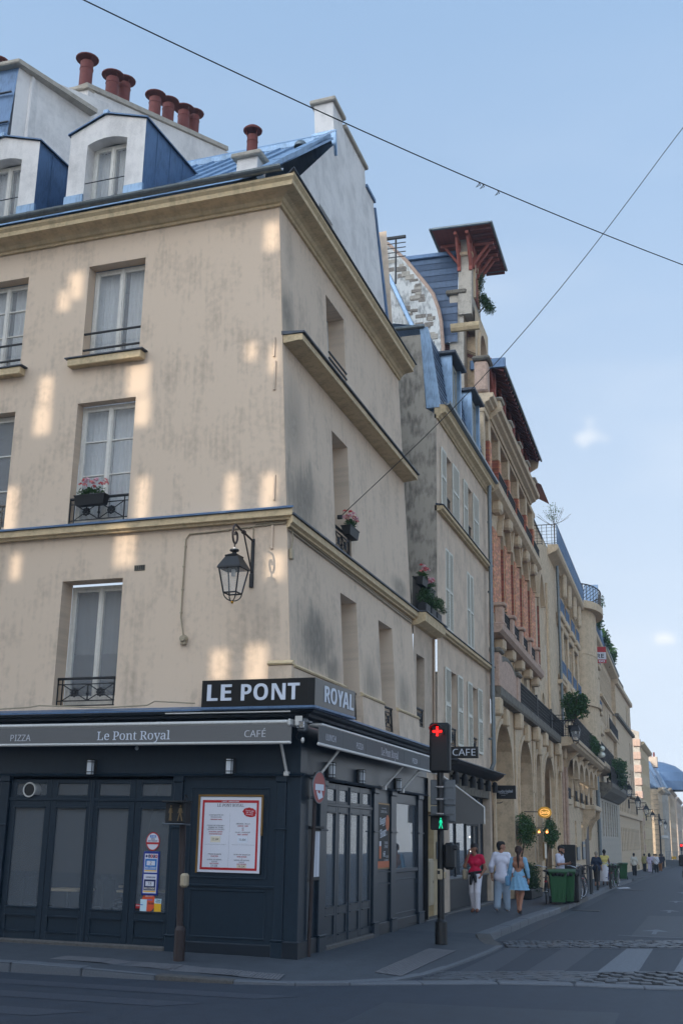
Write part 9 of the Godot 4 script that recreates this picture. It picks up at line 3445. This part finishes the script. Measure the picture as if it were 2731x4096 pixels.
	for s in [-1.0, 1.0]:
		bod.append([V3(s * .14, 1.40, -.005), V3(s * .15, 1.25, .02), .066, .06])
		bod.append([V3(s * .17, 1.40, -.01), V3(s * .235, 1.13, -.025), .062, .054])
		bod.append([V3(s * .235, 1.13, -.025), V3(s * .25, .96, .03), .054, .042])
	P(b, "bodice", blob_mesh(bod, .015, .025), dm)
	var hb := MB.new()
	hb.cbox(.24, .36, .72, .98, -.10, .10, .03)
	P(b, "handbag", hb.done(), person_mat(Color(.40, .58, .72)))
	tube(b, "bag_strap", person_mat(Color(.40, .58, .72)), [V3(.29, .97, .08), V3(.20, 1.42, .06), V3(.22, 1.3, -.09), V3(.30, .97, -.08)], .012, 5)
	# man with the phone behind the bins
	var m := person("bearded man in a white T-shirt standing and looking down at his phone", face(-4.78, 39.0, PI * .42, .98), Color(.60, .44, .36), {"head": V3(0, 1.59, .06), "look": V3(0, -.35, 1), "er": V3(-.23, 1.13, .03), "wr": V3(-.06, 1.17, .24), "hdr": V3(.3, .1, .8), "hpr": V3(.2, .9, -.2), "el": V3(.23, 1.13, .03), "wl": V3(.09, 1.14, .24), "hdl": V3(-.3, .1, .8), "hpl": V3(0, .9, -.2), "curlr": .5, "curll": .5},
		{"hair": Color(.07, .05, .045), "beard": true, "top": Color(.80, .80, .87), "sleeve": .7, "hem": -.04, "loose": .014, "legs": Color(.14, .14, .16), "shoes": Color(.1, .1, .1)})
	C(m, "phone", "black", -.03, .05, 1.19, 1.205, .28, .43, .005)
	# two women further on
	person("grey-haired woman in a patterned navy blouse and dark trousers walking away", face(-5.35, 57.5, PI, .90), Color(.62, .46, .38), {"kl": V3(.09, .51, .06), "al": V3(.09, .09, .06), "kr": V3(-.09, .51, -.02), "ar": V3(-.09, .11, -.14)},
		{"fem": 1.0, "hair": Color(.60, .56, .50), "top": Color(.13, .18, .26), "sleeve": .95, "loose": .05, "hem": -.06, "legs": Color(.16, .15, .14), "cut": .6, "shoes": Color(.35, .25, .2)}, false)
	var y := person("woman in a yellow top and long white skirt with her hair in a bun", face(-5.15, 59.5, PI, .95), Color(.42, .29, .22), {}, {"fem": 1.0, "hair": Color(.05, .04, .035), "hairstyle": "bun", "top": Color(.82, .76, .45), "sleeve": .15, "shoes": Color(.12, .1, .1)}, false)
	var ls := MB.new()
	ls.lathe([V2(.33, .22), V2(.28, .5), V2(.19, .85), V2(.14, 1.03), V2(0, 1.03)], 20)
	P(y, "long_skirt", ls.done(), person_mat(Color(.78, .77, .79)))
	# walkers far along
	var far := [
		["woman in a cream shawl and black trousers carrying a tan tote bag", -5.55, 88.0, PI, Color(.80, .78, .73), Color(.06, .06, .065), "tied", 1.0, 2],
		["walker in a dark red shirt carrying a black bag, behind the man in olive", -6.35, 116.0, PI, Color(.30, .10, .10), Color(.62, .54, .44), "", .0, 0],
		["walker in an olive shirt and black trousers among the far group", -6.1, 111.0, PI, Color(.60, .57, .36), Color(.07, .06, .06), "", .0, 0],
		["curly-haired walker dressed in pale lilac among the far group", -5.55, 109.0, PI, Color(.74, .70, .80), Color(.76, .73, .80), "bushy", 1.0, 0],
		["walker in a pale shirt and dark trousers, right of the curly-haired one", -5.75, 122.0, PI, Color(.74, .72, .80), Color(.08, .08, .1), "", .0, 0],
		["man in a white shirt with a cross-body strap, nearest the kerb", -4.85, 106.0, PI, Color(.84, .84, .87), Color(.09, .10, .09), "", .0, 1],
		["walker in a dark top and ochre trousers near the kerb", -4.95, 116.0, PI, Color(.16, .16, .22), Color(.52, .34, .16), "tied", 1.0, 0],
		["man in a dark suit, farthest of the walkers", -5.9, 146.0, PI, Color(.07, .08, .11), Color(.06, .07, .09), "", .0, 0]]
	var i := 0
	for f in far:
		i += 1
		var g := .05 if i % 2 else -.05
		var p := person(f[0], face(f[1], f[2], f[3] + .1 * (i % 3 - 1), .90), Color(.58, .43, .35), {"kl": V3(.09, .51, g + .03), "al": V3(.09, .09, g * 2), "kr": V3(-.09, .51, -g + .03), "ar": V3(-.09, .09, -g * 2)},
			{"fem": f[7], "hair": Color(.07, .05, .045), "hairstyle": f[6], "top": f[4], "sleeve": 1.5, "loose": .02, "hem": -.05, "legs": f[5], "wide": .02, "shoes": Color(.12, .11, .1)}, false)
		if f[8] == 2:
			C(p, "tote_bag", "beige_door", -.42, -.26, .55, .85, -.15, .18, .02)
			tube(p, "bag_strap", "beige_door", [V3(-.34, .84, .1), V3(-.2, 1.42, .0), V3(-.34, .84, -.1)], .012, 4)
		elif f[8] == 1:
			tube(p, "cross_strap", "black", [V3(.17, 1.42, -.05), V3(.0, 1.2, -.17), V3(-.17, .95, -.10)], .015, 4)

func V3(x: float, y: float, z: float) -> Vector3:
	return Vector3(x, y, z)

func V2(x: float, y: float) -> Vector2:
	return Vector2(x, y)
